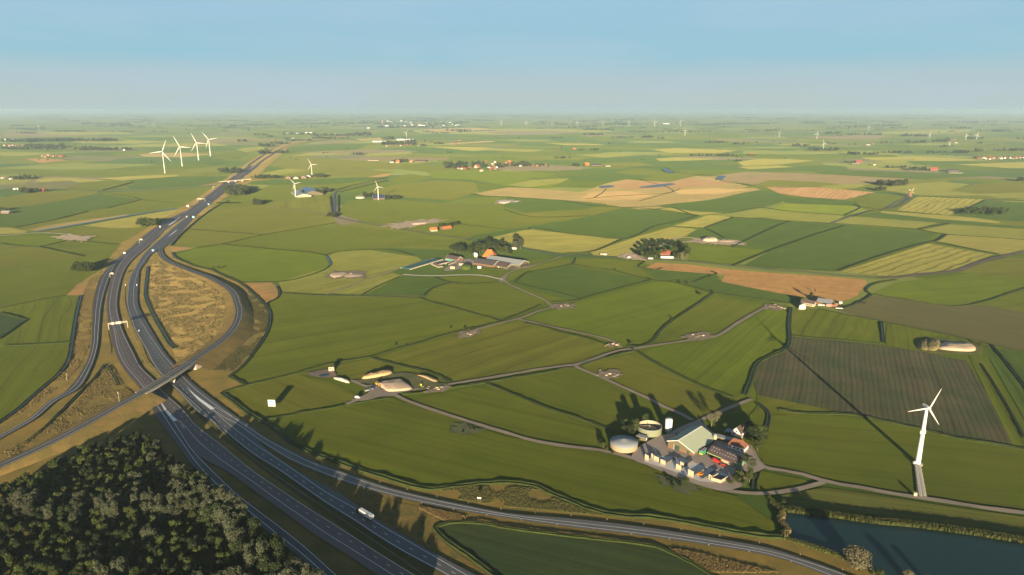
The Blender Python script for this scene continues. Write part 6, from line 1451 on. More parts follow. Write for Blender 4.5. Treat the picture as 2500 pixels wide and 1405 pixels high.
# long bunker silo with teal cover
def bunker_long(a, b, c_, label, cover):
    A, B, C = U(*a), U(*b), U(*c_); d = B - A; L = d.length; F = Frame(A, math.degrees(atan2(d.y, d.x))); W_ = abs((C - A).dot(F.y)); s = 1 if (C - A).dot(F.y) > 0 else -1
    t = F.thing('silage_clamp', label, 'silage clamp')
    F.build(MB().box(0, L, min(0, s*.5), max(0, s*.5), 0, 2.0), 'wall', CREAM, t); F.build(MB().box(0, L, min(s*W_, s*W_ - s*.5), max(s*W_, s*W_ - s*.5), 0, 2.0), 'wall', CREAM, t)
    y0, y1 = sorted((s*.52, s*(W_ - .52))); F.build(MB().hexa([Vector(q) for q in ((.5,y0,.1),(L-.5,y0,.1),(L-.5,y1,.1),(.5,y1,.1))], [Vector(q) for q in ((4,y0+.1,1.9),(L-2,y0+.1,1.8),(L-2,y1-.1,1.8),(4,y1-.1,1.9))]), 'cover_sheet', cover, t)
bunker_long(Zm(125,610), Zm(700,440), Zm(280,635), 'long silage clamp with teal cover between cream walls at the centre farm', TEAL)
bunker_long(Zm(660,530), Zm(880,480), Zm(800,545), 'short silage clamp right of the long teal one', BLACK)
bunker_long(Zm(640,545), Zm(770,598), Zm(690,525), 'pair of low cream walls below the short silage clamp', GRAVEL)
bunker_long(Zm(890,545), Zm(1020,495), Zm(930,555), 'small silage clamp with cream walls nearest the farm lane', BLACK)
for x, y, w, h, lab, m_ in ((1115,555,11,4,'white sheeted stack in the yard of the centre farm',CREAM), (965,612,8,4.5,'small cream hut left of the green mound at the centre farm',CREAM), (1430,605,6,4,'small white hut on the grass in front of the dark barn',WHITE), (1780,592,9,2,'white parked trailers in front of the brown roofed barn',WHITE), (880,470,8,3,'pale green container beside the long silage clamp',mat('pale_teal',(.12,.22,.17))), (955,475,7,3,'teal container at the end of the silage clamps',mat('teal_box',(.05,.17,.14))), (1975,278,13,3.5,'low white bungalow under the pale round trees',WHITE)):
    F = Frame(U(*Zm(x, y)), -12); t = F.thing('hut', lab, 'hut'); F.build(MB().box(0, w, 0, 5, 0, h * .75), 'wall', m_, t); F.build(MB().add([Vector(q) for q in ((-.2,-.2,h*.75),(w+.2,-.2,h*.75),(w+.2,5.2,h*.75),(-.2,5.2,h*.75),(-.2,2.5,h),(w+.2,2.5,h))], [[0,1,5,4],[2,3,4,5],[1,2,5],[3,0,4]]), 'roof', m_, t)
heap([Zm(1150,600),Zm(1170,560),Zm(1240,530),Zm(1310,550),Zm(1330,590),Zm(1250,612)], 6, 'silage_heap', 'dark green rounded silage heap at the centre farm', m=DG and land('green_mound', (.05,.065,.015), (.04,.055,.015), streak=0), cat='heap', flat=.4)
def mtree(key, x, y, label, h, wf=1.0, group=None, Zq=Zm):
    c = U(*Zq(x, y)); return put_tree(key, c.x, c.y, label, group, h=h, wf=wf, z=.9)
gA = 'trees behind the farmhouse of the centre farm'
for x, y, h, k in ((1000,330,17,'dark'),(1060,335,18,'dark'),(1120,340,17,'dark'),(1190,345,16,'dark'),(1300,380,17,'green'),(1350,370,19,'dark'),(1400,350,20,'green'),(1460,340,21,'dark'),(1330,300,14,'dark'),(1420,270,16,'dark'),(1480,285,15,'dark'),(1540,340,20,'green'),(1600,290,18,'green'),(1640,270,17,'dark'),(1590,210,18,'dark'),(1640,200,14,'dark'),(1700,250,15,'dark'),(1780,330,17,'green'),(1840,240,16,'dark'),(1830,370,18,'green'),(1880,365,18,'green'),(1930,370,17,'green'),(1980,375,16,'dark'),(1760,280,15,'dark'),(1900,230,10,'green')):
    mtree(k, x, y, 'tree in the belt behind and beside the orange farmhouse', h, 1.25, gA)
mtree('poplar', 2060, 290, 'pale grey-green round tree at the white bungalow, left one', 19, 1.15); mtree('poplar', 2160, 280, 'pale grey-green round tree at the white bungalow, right one', 22, 1.2); mtree('dark', 2080, 190, 'dark tree behind the pale round trees', 20, 1.2)

# farm inside a ring of trees
by_ridge('farmhouse', 'red-roofed farmhouse hidden inside the ring of trees', 'house', (1612,609), (1638,611), 11, 16, 4, BRICK, TILE_R)
F = Frame(U(1613, 632), -6); t = F.thing('shed', 'long low white shed in front of the ring of trees', 'shed'); F.build(MB().box(0, 23, 0, 6, 0, 3.2), 'wall', WHITE, t); F.build(MB().box(-.3, 23.3, -.3, 6.3, 3.2, 3.5), 'roof', ROOFC, t)
gB = 'ring of trees round the red-roofed farmhouse'
for x, y, h, k in ((1560,627,13,'dark'),(1568,632,14,'green'),(1578,633,14,'green'),(1586,630,15,'dark'),(1566,618,15,'dark'),(1575,612,15,'dark'),(1588,607,16,'dark'),(1600,606,16,'dark'),(1612,604,15,'dark'),(1626,603,15,'dark'),(1640,604,15,'dark'),(1652,607,16,'dark'),(1663,611,17,'dark'),(1672,616,17,'green'),(1678,622,16,'green'),(1676,628,15,'green'),(1668,633,14,'green'),(1656,634,15,'green'),(1646,632,13,'green'),(1600,631,15,'green'),(1610,627,14,'green'),(1622,626,13,'green'),(1636,626,14,'green'),(1649,622,15,'green'),(1594,622,15,'dark'),(1552,622,10,'dark'),(1604,616,13,'dark')):
    c = U(x, y); put_tree(k, c.x, c.y, 'tree of the ring round the red-roofed farmhouse', gB, h=h, wf=1.35, z=.9)
c = U(1664, 635); put_tree('pale' if 'pale' in TREES else 'willow', c.x, c.y, 'pale silvery tree at the front of the ring of trees', None, h=13, wf=.6, z=.9)
for x, y, w, lab, m_ in ((1465,624,9,'cream and dark cart standing beside the lane',CREAM),(1473,625,6,'white and dark tractor beside the lane',WHITE),(1520,627,4,'dark shrub-like machine on the sandy verge',BROWN),(1582,635,9,'white bridge railing at the lane end of the ring of trees',WHITE),(1532,632,5,'small white crate at the sandy verge',WHITE)):
    F = Frame(U(x, y), -5); t = F.thing('cart', lab, 'cart'); F.build(MB().box(0, w, 0, 2.5, .6, 2.6), 'body', m_, t); F.build(MB().box(.2, w*.9, .2, 2.3, .2, .58), 'chassis', BLACK, t)

# smallholding at the end of the tan strip
Zh = lambda x, y: (1930 + x / 15.6, 710 + y / 15.6)
F, t, L = by_ridge('house', 'long white house with grey-brown roof and row of dormers at the smallholding', 'house', Zh(425,315), Zh(950,400), 7.5, 9, 4.0, CREAM, TILE_D)
for k in range(6): slab_on(F, t, 'window', GLASS, 2 + k * (L - 4) / 6, 3.6 + k * (L - 4) / 6, 1.2, 2.8, d=.08)
by_ridge('shed', 'large shed with white sheet roof at the smallholding', 'shed', Zh(1060,278), Zh(1620,365), 6.5, 17, 3.6, BROWN, ROOFC, over=.3)
heap([Zh(310,690),Zh(350,620),Zh(430,600),Zh(540,610),Zh(585,660),Zh(560,695),Zh(430,700)], 6.5, 'straw_stack', 'rounded straw-coloured stack left of the smallholding', m=PALE, cat='stack', flat=.55)
for x, y, w, h, lab, m_ in ((960,560,5,3,'rusty red wagon in the clutter in front of the smallholding',TILE_B),(1040,600,13,1.6,'low pale pile of boards in front of the smallholding',PALE),(1290,580,5,3.6,'turquoise tank in the clutter of the smallholding',mat('turquoise',(.05,.25,.22))),(1350,640,7,4,'pinkish container in the clutter of the smallholding',mat('pinkish',(.20,.11,.09))),(1480,640,9,3.4,'brownish stack right of the pinkish container',TILE_B),(1640,600,9,3,'pile of pale timber at the right end of the smallholding',WOOD_),(1720,715,9,.9,'low white trailer at the field corner of the smallholding',WHITE),(1850,520,4,2.4,'small white box at the far right of the smallholding',WHITE)):
    F = Frame(U(*Zh(x, y)), -10); t = F.thing('farm_clutter', lab, 'farm object'); F.build(MB().box(0, w, 0, 3.5, .2, h), 'body', m_, t); F.build(MB().box(.3, w - .3, .4, 3.1, 0, .19), 'base', BLACK, t)
for x, y, k, h, lab in ((770,330,'dark',11,'dark conifer-like tree behind the long white house'),(300,440,'bush',4,'bush at the left end of the long white house'),(1880,640,'darkbush',3,'dark bush at the field corner of the smallholding'),(920,80,'dark',5,'small dark tree in the tan strip')):
    c = U(*Zh(x, y)); put_tree(k, c.x, c.y, lab, None, h=h, wf=.8, z=.9, name='bush' if 'bush' in k else 'tree', cat='bush' if 'bush' in k else 'tree')

# barns with turbines near the motorway
by_ridge('barn', 'very large barn with dark blue roof behind the second white turbine', 'barn', (750,456), (764,466), 15, 62, 5, BROWN, SOLAR, None)
by_ridge('barn', 'wide barn with white-edged gable in front of the dark blue roof', 'barn', (727,464), (742,474), 10, 44, 4, CREAM, GREY, WHITE)
by_ridge('barn', 'dark blue roofed farm with white gable edges at the third white turbine', 'barn', (910,476), (938,475), 14, 22, 4, BRICK, SOLAR, WHITE)
for i, (x, y) in enumerate(((703,437),(722,437),(741,436),(752,433))): by_ridge('barn', ('first','second','third','fourth')[i] + ' from left of the small white-gabled barns at the tree row', 'barn', (x, y - 5), (x + 4, y - 7), 9, 20, 4, CREAM if i % 2 else BRICK, GREY, WHITE)
for x, y, lab in ((876,482,'pale sand-coloured heap of bales left of the dark blue farm'),): heap([(868,484),(874,480),(884,480),(892,483),(880,485)], 4, 'straw_stack', lab, m=PALE, cat='stack', flat=.5)
# two orange-roofed sheds
by_ridge('shed', 'left orange-roofed shed with pale wall beside the sand heap', 'shed', (1050,556), (1066,555), 8, 14, 3, CREAM, TILE_O); by_ridge('shed', 'right orange-roofed long shed under the tree row', 'shed', (1079,554), (1100,551), 7, 12, 3, BRICK, TILE_O)
for i in range(14): c = U(1074 + i*3.6, 556 - i*.5 + (i % 3)); put_tree('green' if i % 2 else 'dark', c.x, c.y, 'tree of the row behind the orange-roofed sheds', 'tree row behind the orange-roofed sheds', h=rnd.uniform(7, 11), wf=1.3, z=.9)

# windmill
c = U(2222, 481); t = thing('windmill', 'old windmill with brick base, dark body and pale sails at the end of the lane', 'windmill', (c.x, c.y, Z0))
MB().lathe([(5.6,0),(5.0,5.5)], 8).build('base', BRICK, t); MB().lathe([(6.2,5.5),(6.2,6.0),(4.7,6.0)], 8).build('gallery', WOOD_, t); MB().lathe([(4.8,5.6),(2.7,15.5)], 8).build('body', TILE_B, t); MB().lathe([(3.0,15.5),(2.9,17.2),(1.6,18.6),(0,19)], 8).build('cap', TILE_D, t)
for k in range(4):
    o = MB().box(-.15,.15,-.1,.1,0,11.5).box(.16,1.7,-.05,.05,2.2,11.3).build('sail', CREAM if k in (0,3) else WOOD_, t); o.location = (0,-3.9,16.4); o.rotation_euler = (0, radians(28 + 90*k), 0)
MB().tube((0,-4.2,16.4),(0,0,16.6),.35,n=8).build('windshaft', WOOD_, t); MB().box(-9,-5.5,-2,2,0,2.6).build('annexe', DGREY, t)

# ------------------------------------------------------------------ more turbines
for px, py, hy, bl, ph, lab, g in [
    (403,424,371,30,23,'nearest and leftmost of the four tall white turbines beside the motorway',None), (445,407,359,28,-26,'second of the four tall white turbines beside the motorway',None), (485,392,349,26,-25,'third of the four tall white turbines beside the motorway',None), (514,382,341,23,-38,'farthest of the four tall white turbines beside the motorway',None),
    (762,430,402,16,-28,'white turbine standing behind the small white-gabled barns',None), (722,482,449,16,-42,'white turbine in front of the dark blue barn roof',None), (924,489,456,16,-20,'white turbine in front of the dark blue roofed farm',None), (992,337,324,9,40,'white turbine behind the tree-shaded hamlet left of centre',None),
    (1223.4,308,298,7,35,'first turbine from left in the row along the horizon',None), (1285,308,299,7,-20,'second turbine from left in the row along the horizon',None), (1347.6,308.7,299,7,15,'third turbine from left in the row along the horizon',None), (1409,309,299.5,7,-30,'fourth turbine from left in the row along the horizon',None), (1472,309,298,7,-5,'fifth turbine from left in the row along the horizon',None), (1535,309.5,298.5,7,10,'sixth turbine from left in the row along the horizon',None), (1598,310,298.5,7.5,-45,'seventh turbine from left in the row along the horizon',None), (1660.7,309,298,7.5,0,'last turbine at the right end of the row along the horizon',None),
    (1671.7,333,320,8,35,'turbine standing nearer below the right end of the horizon row',None), (1308.7,298,293.5,4,0,'faint far turbine behind the second of the horizon row',None), (1383.5,299.7,295,4,30,'faint far turbine behind the third and fourth of the horizon row',None), (1004,310,304,5,50,'small turbine in front of the distant town',None), (96,318,309,7,-15,'lone turbine at the far left above the dark wood',None), (376.6,312.5,305,6,0,'lone distant turbine above the four tall ones',None), (510,298,292,4,50,'very faint turbine on the horizon above the motorway',None), (139.6,296,290,5,0,'very faint turbine on the horizon at far left',None),
    (1902,335,326,6,45,'small turbine right of centre behind the hedged fields',None), (1993.7,340,327,9,10,'turbine behind and left of the one in the dark copse',None), (2010,365,351,10,-20,'turbine rising from a dark copse on the right',None), (2119.5,320,309.5,8,0,'lone turbine on the far right plain, left of the pair',None), (2218.7,305.6,299,5,0,'faint far turbine above the tree-lined road at right',None), (2269,337,329,8,25,'turbine left of the dark copses at far right',None), (2318,357,348,7,30,'turbine in front of the red farm at far right',None), (2357.8,342,331,8,-25,'left turbine of the pair at far right',None), (2384,341.5,330,9,15,'right turbine of the pair at far right',None)]:
    turbine(px, py, hy, bl, lab, yaw=radians(rnd.uniform(-12, 12)), phase=radians(ph), group=g, detail=False, r0=max(1.6, hz(px, py, hy) * (.024 if py > 400 else .032)))

# ------------------------------------------------------------------ copses in the middle distance, tree by tree
def copse(cx, cy, rx, ry, n, h, label, group, keys=('far', 'dark', 'green'), seed=0):
    """a small wood that reads as one mass"""
    rr = random.Random(int(cx * 7 + cy)); vs = []; fs = []; cc = U(cx, cy)
    for _ in range(int(n * 1.5)):
        a = rr.uniform(0, 2*pi); q = rr.random() ** .5
        c = U(cx + rx * q * cos(a), cy + ry * q * sin(a)) - cc
        join_tree(vs, fs, 'far', c, h * rr.uniform(.85, 1.3), rr, 0)
    o = mesh_obj('copse', vs, fs, LEAF['far'] if cy < 520 else LEAF['green']); o.location = (cc.x, cc.y, .9); o['kind'] = 'stuff'
for a in [(203,662,30,5,16,11,'tree of the round copse beside the exit lane','copse beside the exit lane',('green','dark')), (362,552,26,4,18,15,'tree of the dense copse beside the far motorway','copse beside the far motorway'), (578,471,34,9,34,17,'tree of the large copse where the motorway straightens','large copse beside the motorway'), (634,500,18,2.5,9,13,'tree of the small clump right of the large copse','clump right of the large copse'), (565,421,30,3.5,18,17,'tree of the dark wood left of the far motorway','dark wood left of the far motorway'),
          (650,436,38,2.2,22,11,'tree of the long row leading to the white-gabled barns','row leading to the white-gabled barns'), (783,433,18,2,9,13,'tree right of the turbine at the white-gabled barns','trees right of the white-gabled barns'), (765,474,26,3,14,11,'tree screening the dark blue barn','trees screening the dark blue barn'), (796,470,12,2,6,12,'tree at the lane corner near the dark blue barn','trees at the lane corner'), (813,530,14,2.5,10,8,'bushy tree at the foot of the straight lane','clump at the foot of the straight lane'),
          (899,482,12,2.5,7,13,'tree left of the dark blue roofed farm','trees left of the dark blue roofed farm'), (950,486,26,2.5,16,10,'tree right of the dark blue roofed farm','trees right of the dark blue roofed farm'), (2178,453,40,3,24,16,'tree of the oval dark wood above the windmill','oval dark wood above the windmill'), (2148,467,12,2,6,12,'tree of the small clump left of the windmill','small clump left of the windmill'), (2405,521,58,6,34,11,'tree of the long low copse in the striped meadows','long low copse in the striped meadows',('dark','far')),
          (55,438,34,2.5,16,12,'tree of the hamlet at the left edge','trees of the hamlet at the left edge'), (72,471,24,2.5,13,10,'tree beside the red house at the left edge','trees beside the red house at the left edge'), (55,465,10,1.5,4,9,'tree behind the white house at the left edge','trees behind the white house'), (10,515,10,2,4,8,'tree above the shed at the left edge','trees above the shed at the left edge'), (2495,444,14,3,6,12,'tree at the far right edge above the meadows','trees at the right edge')]:
    copse(*a)
for x0, x1, y, n, lab, g in ((500,560,487,9,'low bush along the field edge beside the motorway','bushes along the field edge beside the motorway'),):
    for i in range(n): c = U(x0 + 30 + (x1 - x0) * i / n, y + 11); put_tree('darkbush', c.x, c.y, lab, g, h=rnd.uniform(3, 5), wf=1.2, z=.9, name='bush', cat='bush', parts=False)
# single bushes along ditches
for i, (x, y, s) in enumerate(((1640,780,3),(1742,716,3),(1710,722,4),(1586,684,3),(1502,660,2.5),(1660,692,3.5),(1680,694,3),(1736,676,3),(2110,744,3),(2065,752,3),(2394,846,3.5),(2410,850,2.5),(965,846,2),(1133,806,3),(1540,843,3),(1548,860,2.5),(535,657,4),(520,656,3),(1640,690,2),(1100,803,2),(990,848,2),(640,608,2),(1868,1075,3),(1900,1238,2.5),(1912,1232,2.8))):
    c = U(x, y); put_tree('bush', c.x, c.y, 'lone bush on a ditch bank between the meadows', 'lone bushes on ditch banks', h=s, wf=1.1, name='bush', cat='bush', z=.6)

# ------------------------------------------------------------------ houses
def cottage(px, py, w, l, h, rh, ax, roof, wall, label, group=None, cat='house', name='house'):
    F = Frame(U(px, py), ax); t = F.thing(name, label, cat, group, z=.9)
    shed(F, t, w, l, h, h, rh, .5, 'y' if l > w else 'x', .4, wall, roof, .25)
    return t
RF = [TILE_R, TILE_R, TILE_O, TILE_B, TILE_D]; WL = [CREAM, BRICK, BRICK, WHITE]
rv = random.Random(3)
def village(items, label, group, big=1.0):
    for px, py in items:
        w = rv.uniform(9, 15) * big; l = rv.uniform(8, 11) * big
        cottage(px, py, w, l, 3.5 * big, rv.uniform(7.5, 10) * big, rv.uniform(-25, 25), RF[rv.randrange(5)], WL[rv.randrange(4)], label, group)
village([(1116,413),(1124,414),(1131,415),(1142,415),(1171,419),(1191,411),(1200,410),(1210,411),(1220,414),(1164,407),(1154,409),(1199,402),(1206,398),(1215,402),(1222,404),(1181,397),(1250,405),(1268,407),(1290,407),(1308,408),(1318,406),(1330,405),(1233,400),(1240,397),(1228,409),(1194,416),(1206,415),(1146,411)], 'small red-roofed house of the tree-shaded village left of centre', 'houses of the village left of centre')
for x0, y, lab in ((1157,411,'tall cream-gabled orange farmhouse in the village left of centre'), (1236,405,'big orange-roofed farmhouse at the right of the village left of centre')):
    cottage(x0, y, 19, 22, 4, 15, -25, TILE_O, CREAM, lab)
village([(x, 389 - (x - 2380) * .012 + rv.uniform(-2.5, 1.5)) for x in [2382 + i * 4.6 for i in range(27)]], 'red-roofed house in the dense terrace rows at the right edge', 'terraced houses at the right edge')
village([(942,358),(950,358),(976,357),(984,356),(992,355),(1000,355),(1010,354),(1020,357),(1035,355),(965,357)], 'house of the hamlet under the turbine left of centre', 'houses of the hamlet under the turbine')
village([(100,383),(107,385),(114,381),(121,384),(128,383),(135,382),(142,384)], 'small pale building of the farm group at far left', 'farm group at far left')
village([(20,358),(28,356),(36,358),(45,357),(54,358),(62,358),(72,357),(8,357)], 'house between the dark woods at far left', 'houses between the dark woods at far left')
village([(1540,321),(1548,322),(1556,320),(1565,321),(1573,322),(1580,320),(1600,322),(1612,321),(1622,322),(1634,321),(1645,322),(1656,322),(1690,323),(1700,322),(1712,323)], 'house of the long distant village beneath the turbine row', 'houses of the village beneath the turbine row')
for px, py, w, l, h, rh, ax, rf, wl_, lab in [(97,469,14,14,3.5,10,-10,TILE_R,BRICK,'red-roofed house at the left edge below the hamlet'), (32,464,10,8,4,9,-15,TILE_D,WHITE,'white gabled house at the left edge'), (42,464,8,8,3,6,-10,GREY,WHITE,'small white house beside the white gabled house'), (22,439,9,9,3.5,8,-15,TILE_D,WHITE,'white house of the hamlet at the left edge'), (2,437,9,9,3.5,8,-15,TILE_R,WHITE,'red-roofed house of the hamlet at the left edge'), (2,523,24,12,4,7,-8,GREY,BRICK,'grey-roofed shed at the left edge'),
    (143,384,26,16,4,11,-5,TILE_R,BRICK,'red-roofed farmhouse at the far left farm group'), (898,393,60,12,3,6,-2,TILE_D,CREAM,'long low barn left of the white gables'), (966,399,18,14,4,14,-20,TILE_O,CREAM,'orange-roofed gable house left of the dark roofed barn'), (952,398,20,10,3,6,-20,GREY,WHITE,'white low sheds left of the orange gable house'), (1000,397,14,12,4,11,-20,TILE_O,CREAM,'small orange gable house in the trees'), (1012,396,60,24,4,9,-4,DGREY,BRICK,'long dark roofed barn right of the small orange gable house'), (1427,406,22,18,4,15,-10,TILE_O,BRICK,'orange-roofed farmhouse right of the village'), (1444,406,50,18,4,9,-3,SOLAR,BRICK,'long barn with solar roof beside the orange-roofed farmhouse'), (1478,407,24,8,2,3,-2,ROOFC,WHITE,'low pale sheds right of the solar roof barn'),
    (2080,402,34,14,3,6,-12,GREY,BRICK,'grey barn in front of the red farmhouse at right'), (2090,399,28,20,5,15,-15,TILE_R,BRICK,'big red-roofed farmhouse right of the lane'), (2132,404,11,9,4,9,-15,TILE_D,WHITE,'small white gabled house right of the big red farmhouse'), (2271,418,32,20,5,15,-12,TILE_R,BRICK,'big red-roofed farmhouse beside the tree row at right'), (2301,418,12,8,4,7,-15,TILE_D,WHITE,'white house right of the big red-roofed farmhouse'), (2315,420,55,22,4,8,14,SOLAR,BRICK,'dark roofed barns right of the white house'), (2316,424,60,8,1,2,-2,ROOFC,CREAM,'low pale slab sheds in front of the dark roofed barns'),
    (1398,366,22,14,4,10,-10,TILE_O,BRICK,'orange-roofed farm with tree clump right of centre, distant'), (1350,367,50,16,1,2,-2,TILE_B,BRICK,'brown flat stack left of the distant orange farm'), (2128,353,20,14,4,10,-10,TILE_R,BRICK,'distant red-roofed farm on the right plain'), (2115,355,30,10,3,5,-5,GREY,WHITE,'distant white shed beside the red-roofed farm'), (2156,350,16,10,4,8,-10,GREY,WHITE,'distant white house right of the red-roofed farm'), (1830,380,22,14,4,10,-12,TILE_R,BRICK,'distant red-roofed farm right of the long tree row'), (1802,352,20,12,4,9,-12,TILE_R,BRICK,'distant red farm in a tree clump'), (1108,354,26,14,4,9,-8,TILE_R,BRICK,'red-roofed farm on the tan strip right of the hamlet'), (1120,345,20,12,4,9,-8,TILE_O,BRICK,'distant orange farm behind the tan strip'), (665,344,22,12,4,9,-8,TILE_R,BRICK,'red-roofed farm left of the far motorway bend'), (583,345,16,12,4,9,-8,TILE_R,BRICK,'red house in the round clump left of the far motorway'), (712,339,22,8,3,5,-5,TILE_R,WHITE,'white house in the field left of the far motorway'), (2320,343,60,20,4,9,-2,TILE_R,BRICK,'long red-roofed buildings at far right behind the turbine'), (2330,350,26,10,3,5,-3,ROOFC,WHITE,'pale shed right of the turbine at far right'), (2336,327,18,16,5,14,-5,TILE_R,BRICK,'distant pink-roofed tower-like farm at far right')]:
    cottage(px, py, w, l, h, rh, ax, rf, wl_, lab, cat='barn' if 'barn' in lab or 'shed' in lab else 'house', name='barn' if ('barn' in lab or 'shed' in lab) else 'house')
for px, py, w, h, lab in ((1618,304,130,14,'long white warehouse on the horizon right of the turbines'),(745,326,80,10,'white greenhouse block near the far motorway, right end'),(722,327,50,8,'white buildings near the far motorway, middle'),(698,327,26,8,'white building near the far motorway, left end'),(940,309,60,14,'white warehouse at the left of the distant town'),(960,310,80,12,'pale warehouse of the distant town, second'),(980,310,70,12,'pale warehouse of the distant town, third'),(1020,308,120,10,'long pale roof right of the small turbine in the town'),(896,314,40,10,'white shed left of the distant town'),(968,343,150,10,'long white shed behind the hamlet under the turbine'),(910,348,130,10,'long low barn left of the hamlet under the turbine'),(10,343,80,10,'white greenhouses in the dark wood at far left'),(300,368,14,8,'white house at the right end of the left tree row'),(722,303,30,8,'tiny white building on the hazy plain'),(776,301,40,9,'tiny white building on the hazy plain, right one'),(2322,424,50,1.5,'pale concrete slab yard at the dark roofed barns')):
    F = Frame(U(px, py), 0); t = F.thing('warehouse', lab, 'warehouse', z=1.0); F.build(MB().box(0, w, 0, w * .4, 0, h), 'wall', WHITE, t); F.build(MB().box(-.5, w + .5, -.5, w * .4 + .5, h, h + .6), 'roof', ROOFC, t)
c = U(934, 303); t = thing('church_tower', 'pinkish church tower rising over the distant town', 'tower', (c.x, c.y, 1)); MB().box(-9, 9, -9, 9, 0, 52).build('shaft', mat('pink_stone', (.24,.15,.12)), t); MB().add([(-9,-9,52),(9,-9,52),(9,9,52),(-9,9,52),(0,0,70)], [[0,1,4],[1,2,4],[2,3,4],[3,0,4]]).build('spire', bpy.data.materials['pink_stone'], t)
rt_ = random.Random(11)
for i in range(46):
    x = rt_.uniform(930, 1120) if i < 36 else rt_.uniform(840, 880); y = rt_.uniform(294, 309) if i < 36 else rt_.uniform(279, 284)
    F = Frame(U(x, y), rt_.uniform(-10, 10)); w = rt_.uniform(20, 55); t = F.thing('town_house', 'pale building of the hazy distant town', 'building', 'buildings of the distant town', z=1)
    F.build(MB().box(0, w, 0, w*.5, 0, rt_.uniform(7, 14)), 'wall', WHITE if i % 3 else BRICK, t)

# ------------------------------------------------------------------ woods, hedges and groves too far to count
vsF = []; fsF = []; rF = random.Random(77)
def blob(p, w, h, n=12):
    for i in range(n):
        d = Vector((rF.gauss(0,1), rF.gauss(0,1) - .3, rF.gauss(0,.8))).normalized(); q = p + Vector((d.x*w*.42, d.y*w*.42, h*(.52 + .40*d.z)))
        nrm = (d + Vector((rF.gauss(0,.4), rF.gauss(0,.4), rF.gauss(0,.4)))).normalized(); x = nrm.orthogonal().normalized(); y = nrm.cross(x); s = w * rF.uniform(.22, .38); b = len(vsF)
        vsF.extend([q - x*s, q - y*s*.9, q + x*s, q + y*s*.9]); fsF.append([b, b+1, b+2, b+3])
def grove(x0, x1, y, hpx, dens=1.0, ry=1.0):
    sp = spx((x0 + x1) / 2, y); n = max(2, int((x1 - x0) * sp / 9.0 * dens))
    n = min(n, 140)
    for i in range(n):
        c = U(x0 + (x1 - x0) * rF.random(), y + rF.uniform(-ry, ry) * .8, .8); hh = min(26, hpx * sp * rF.uniform(.65, 1.1)); blob(c, max(hh * .8, (x1 - x0) * sp / n * 1.3 if dens >= 1 else hh*.8), hh)
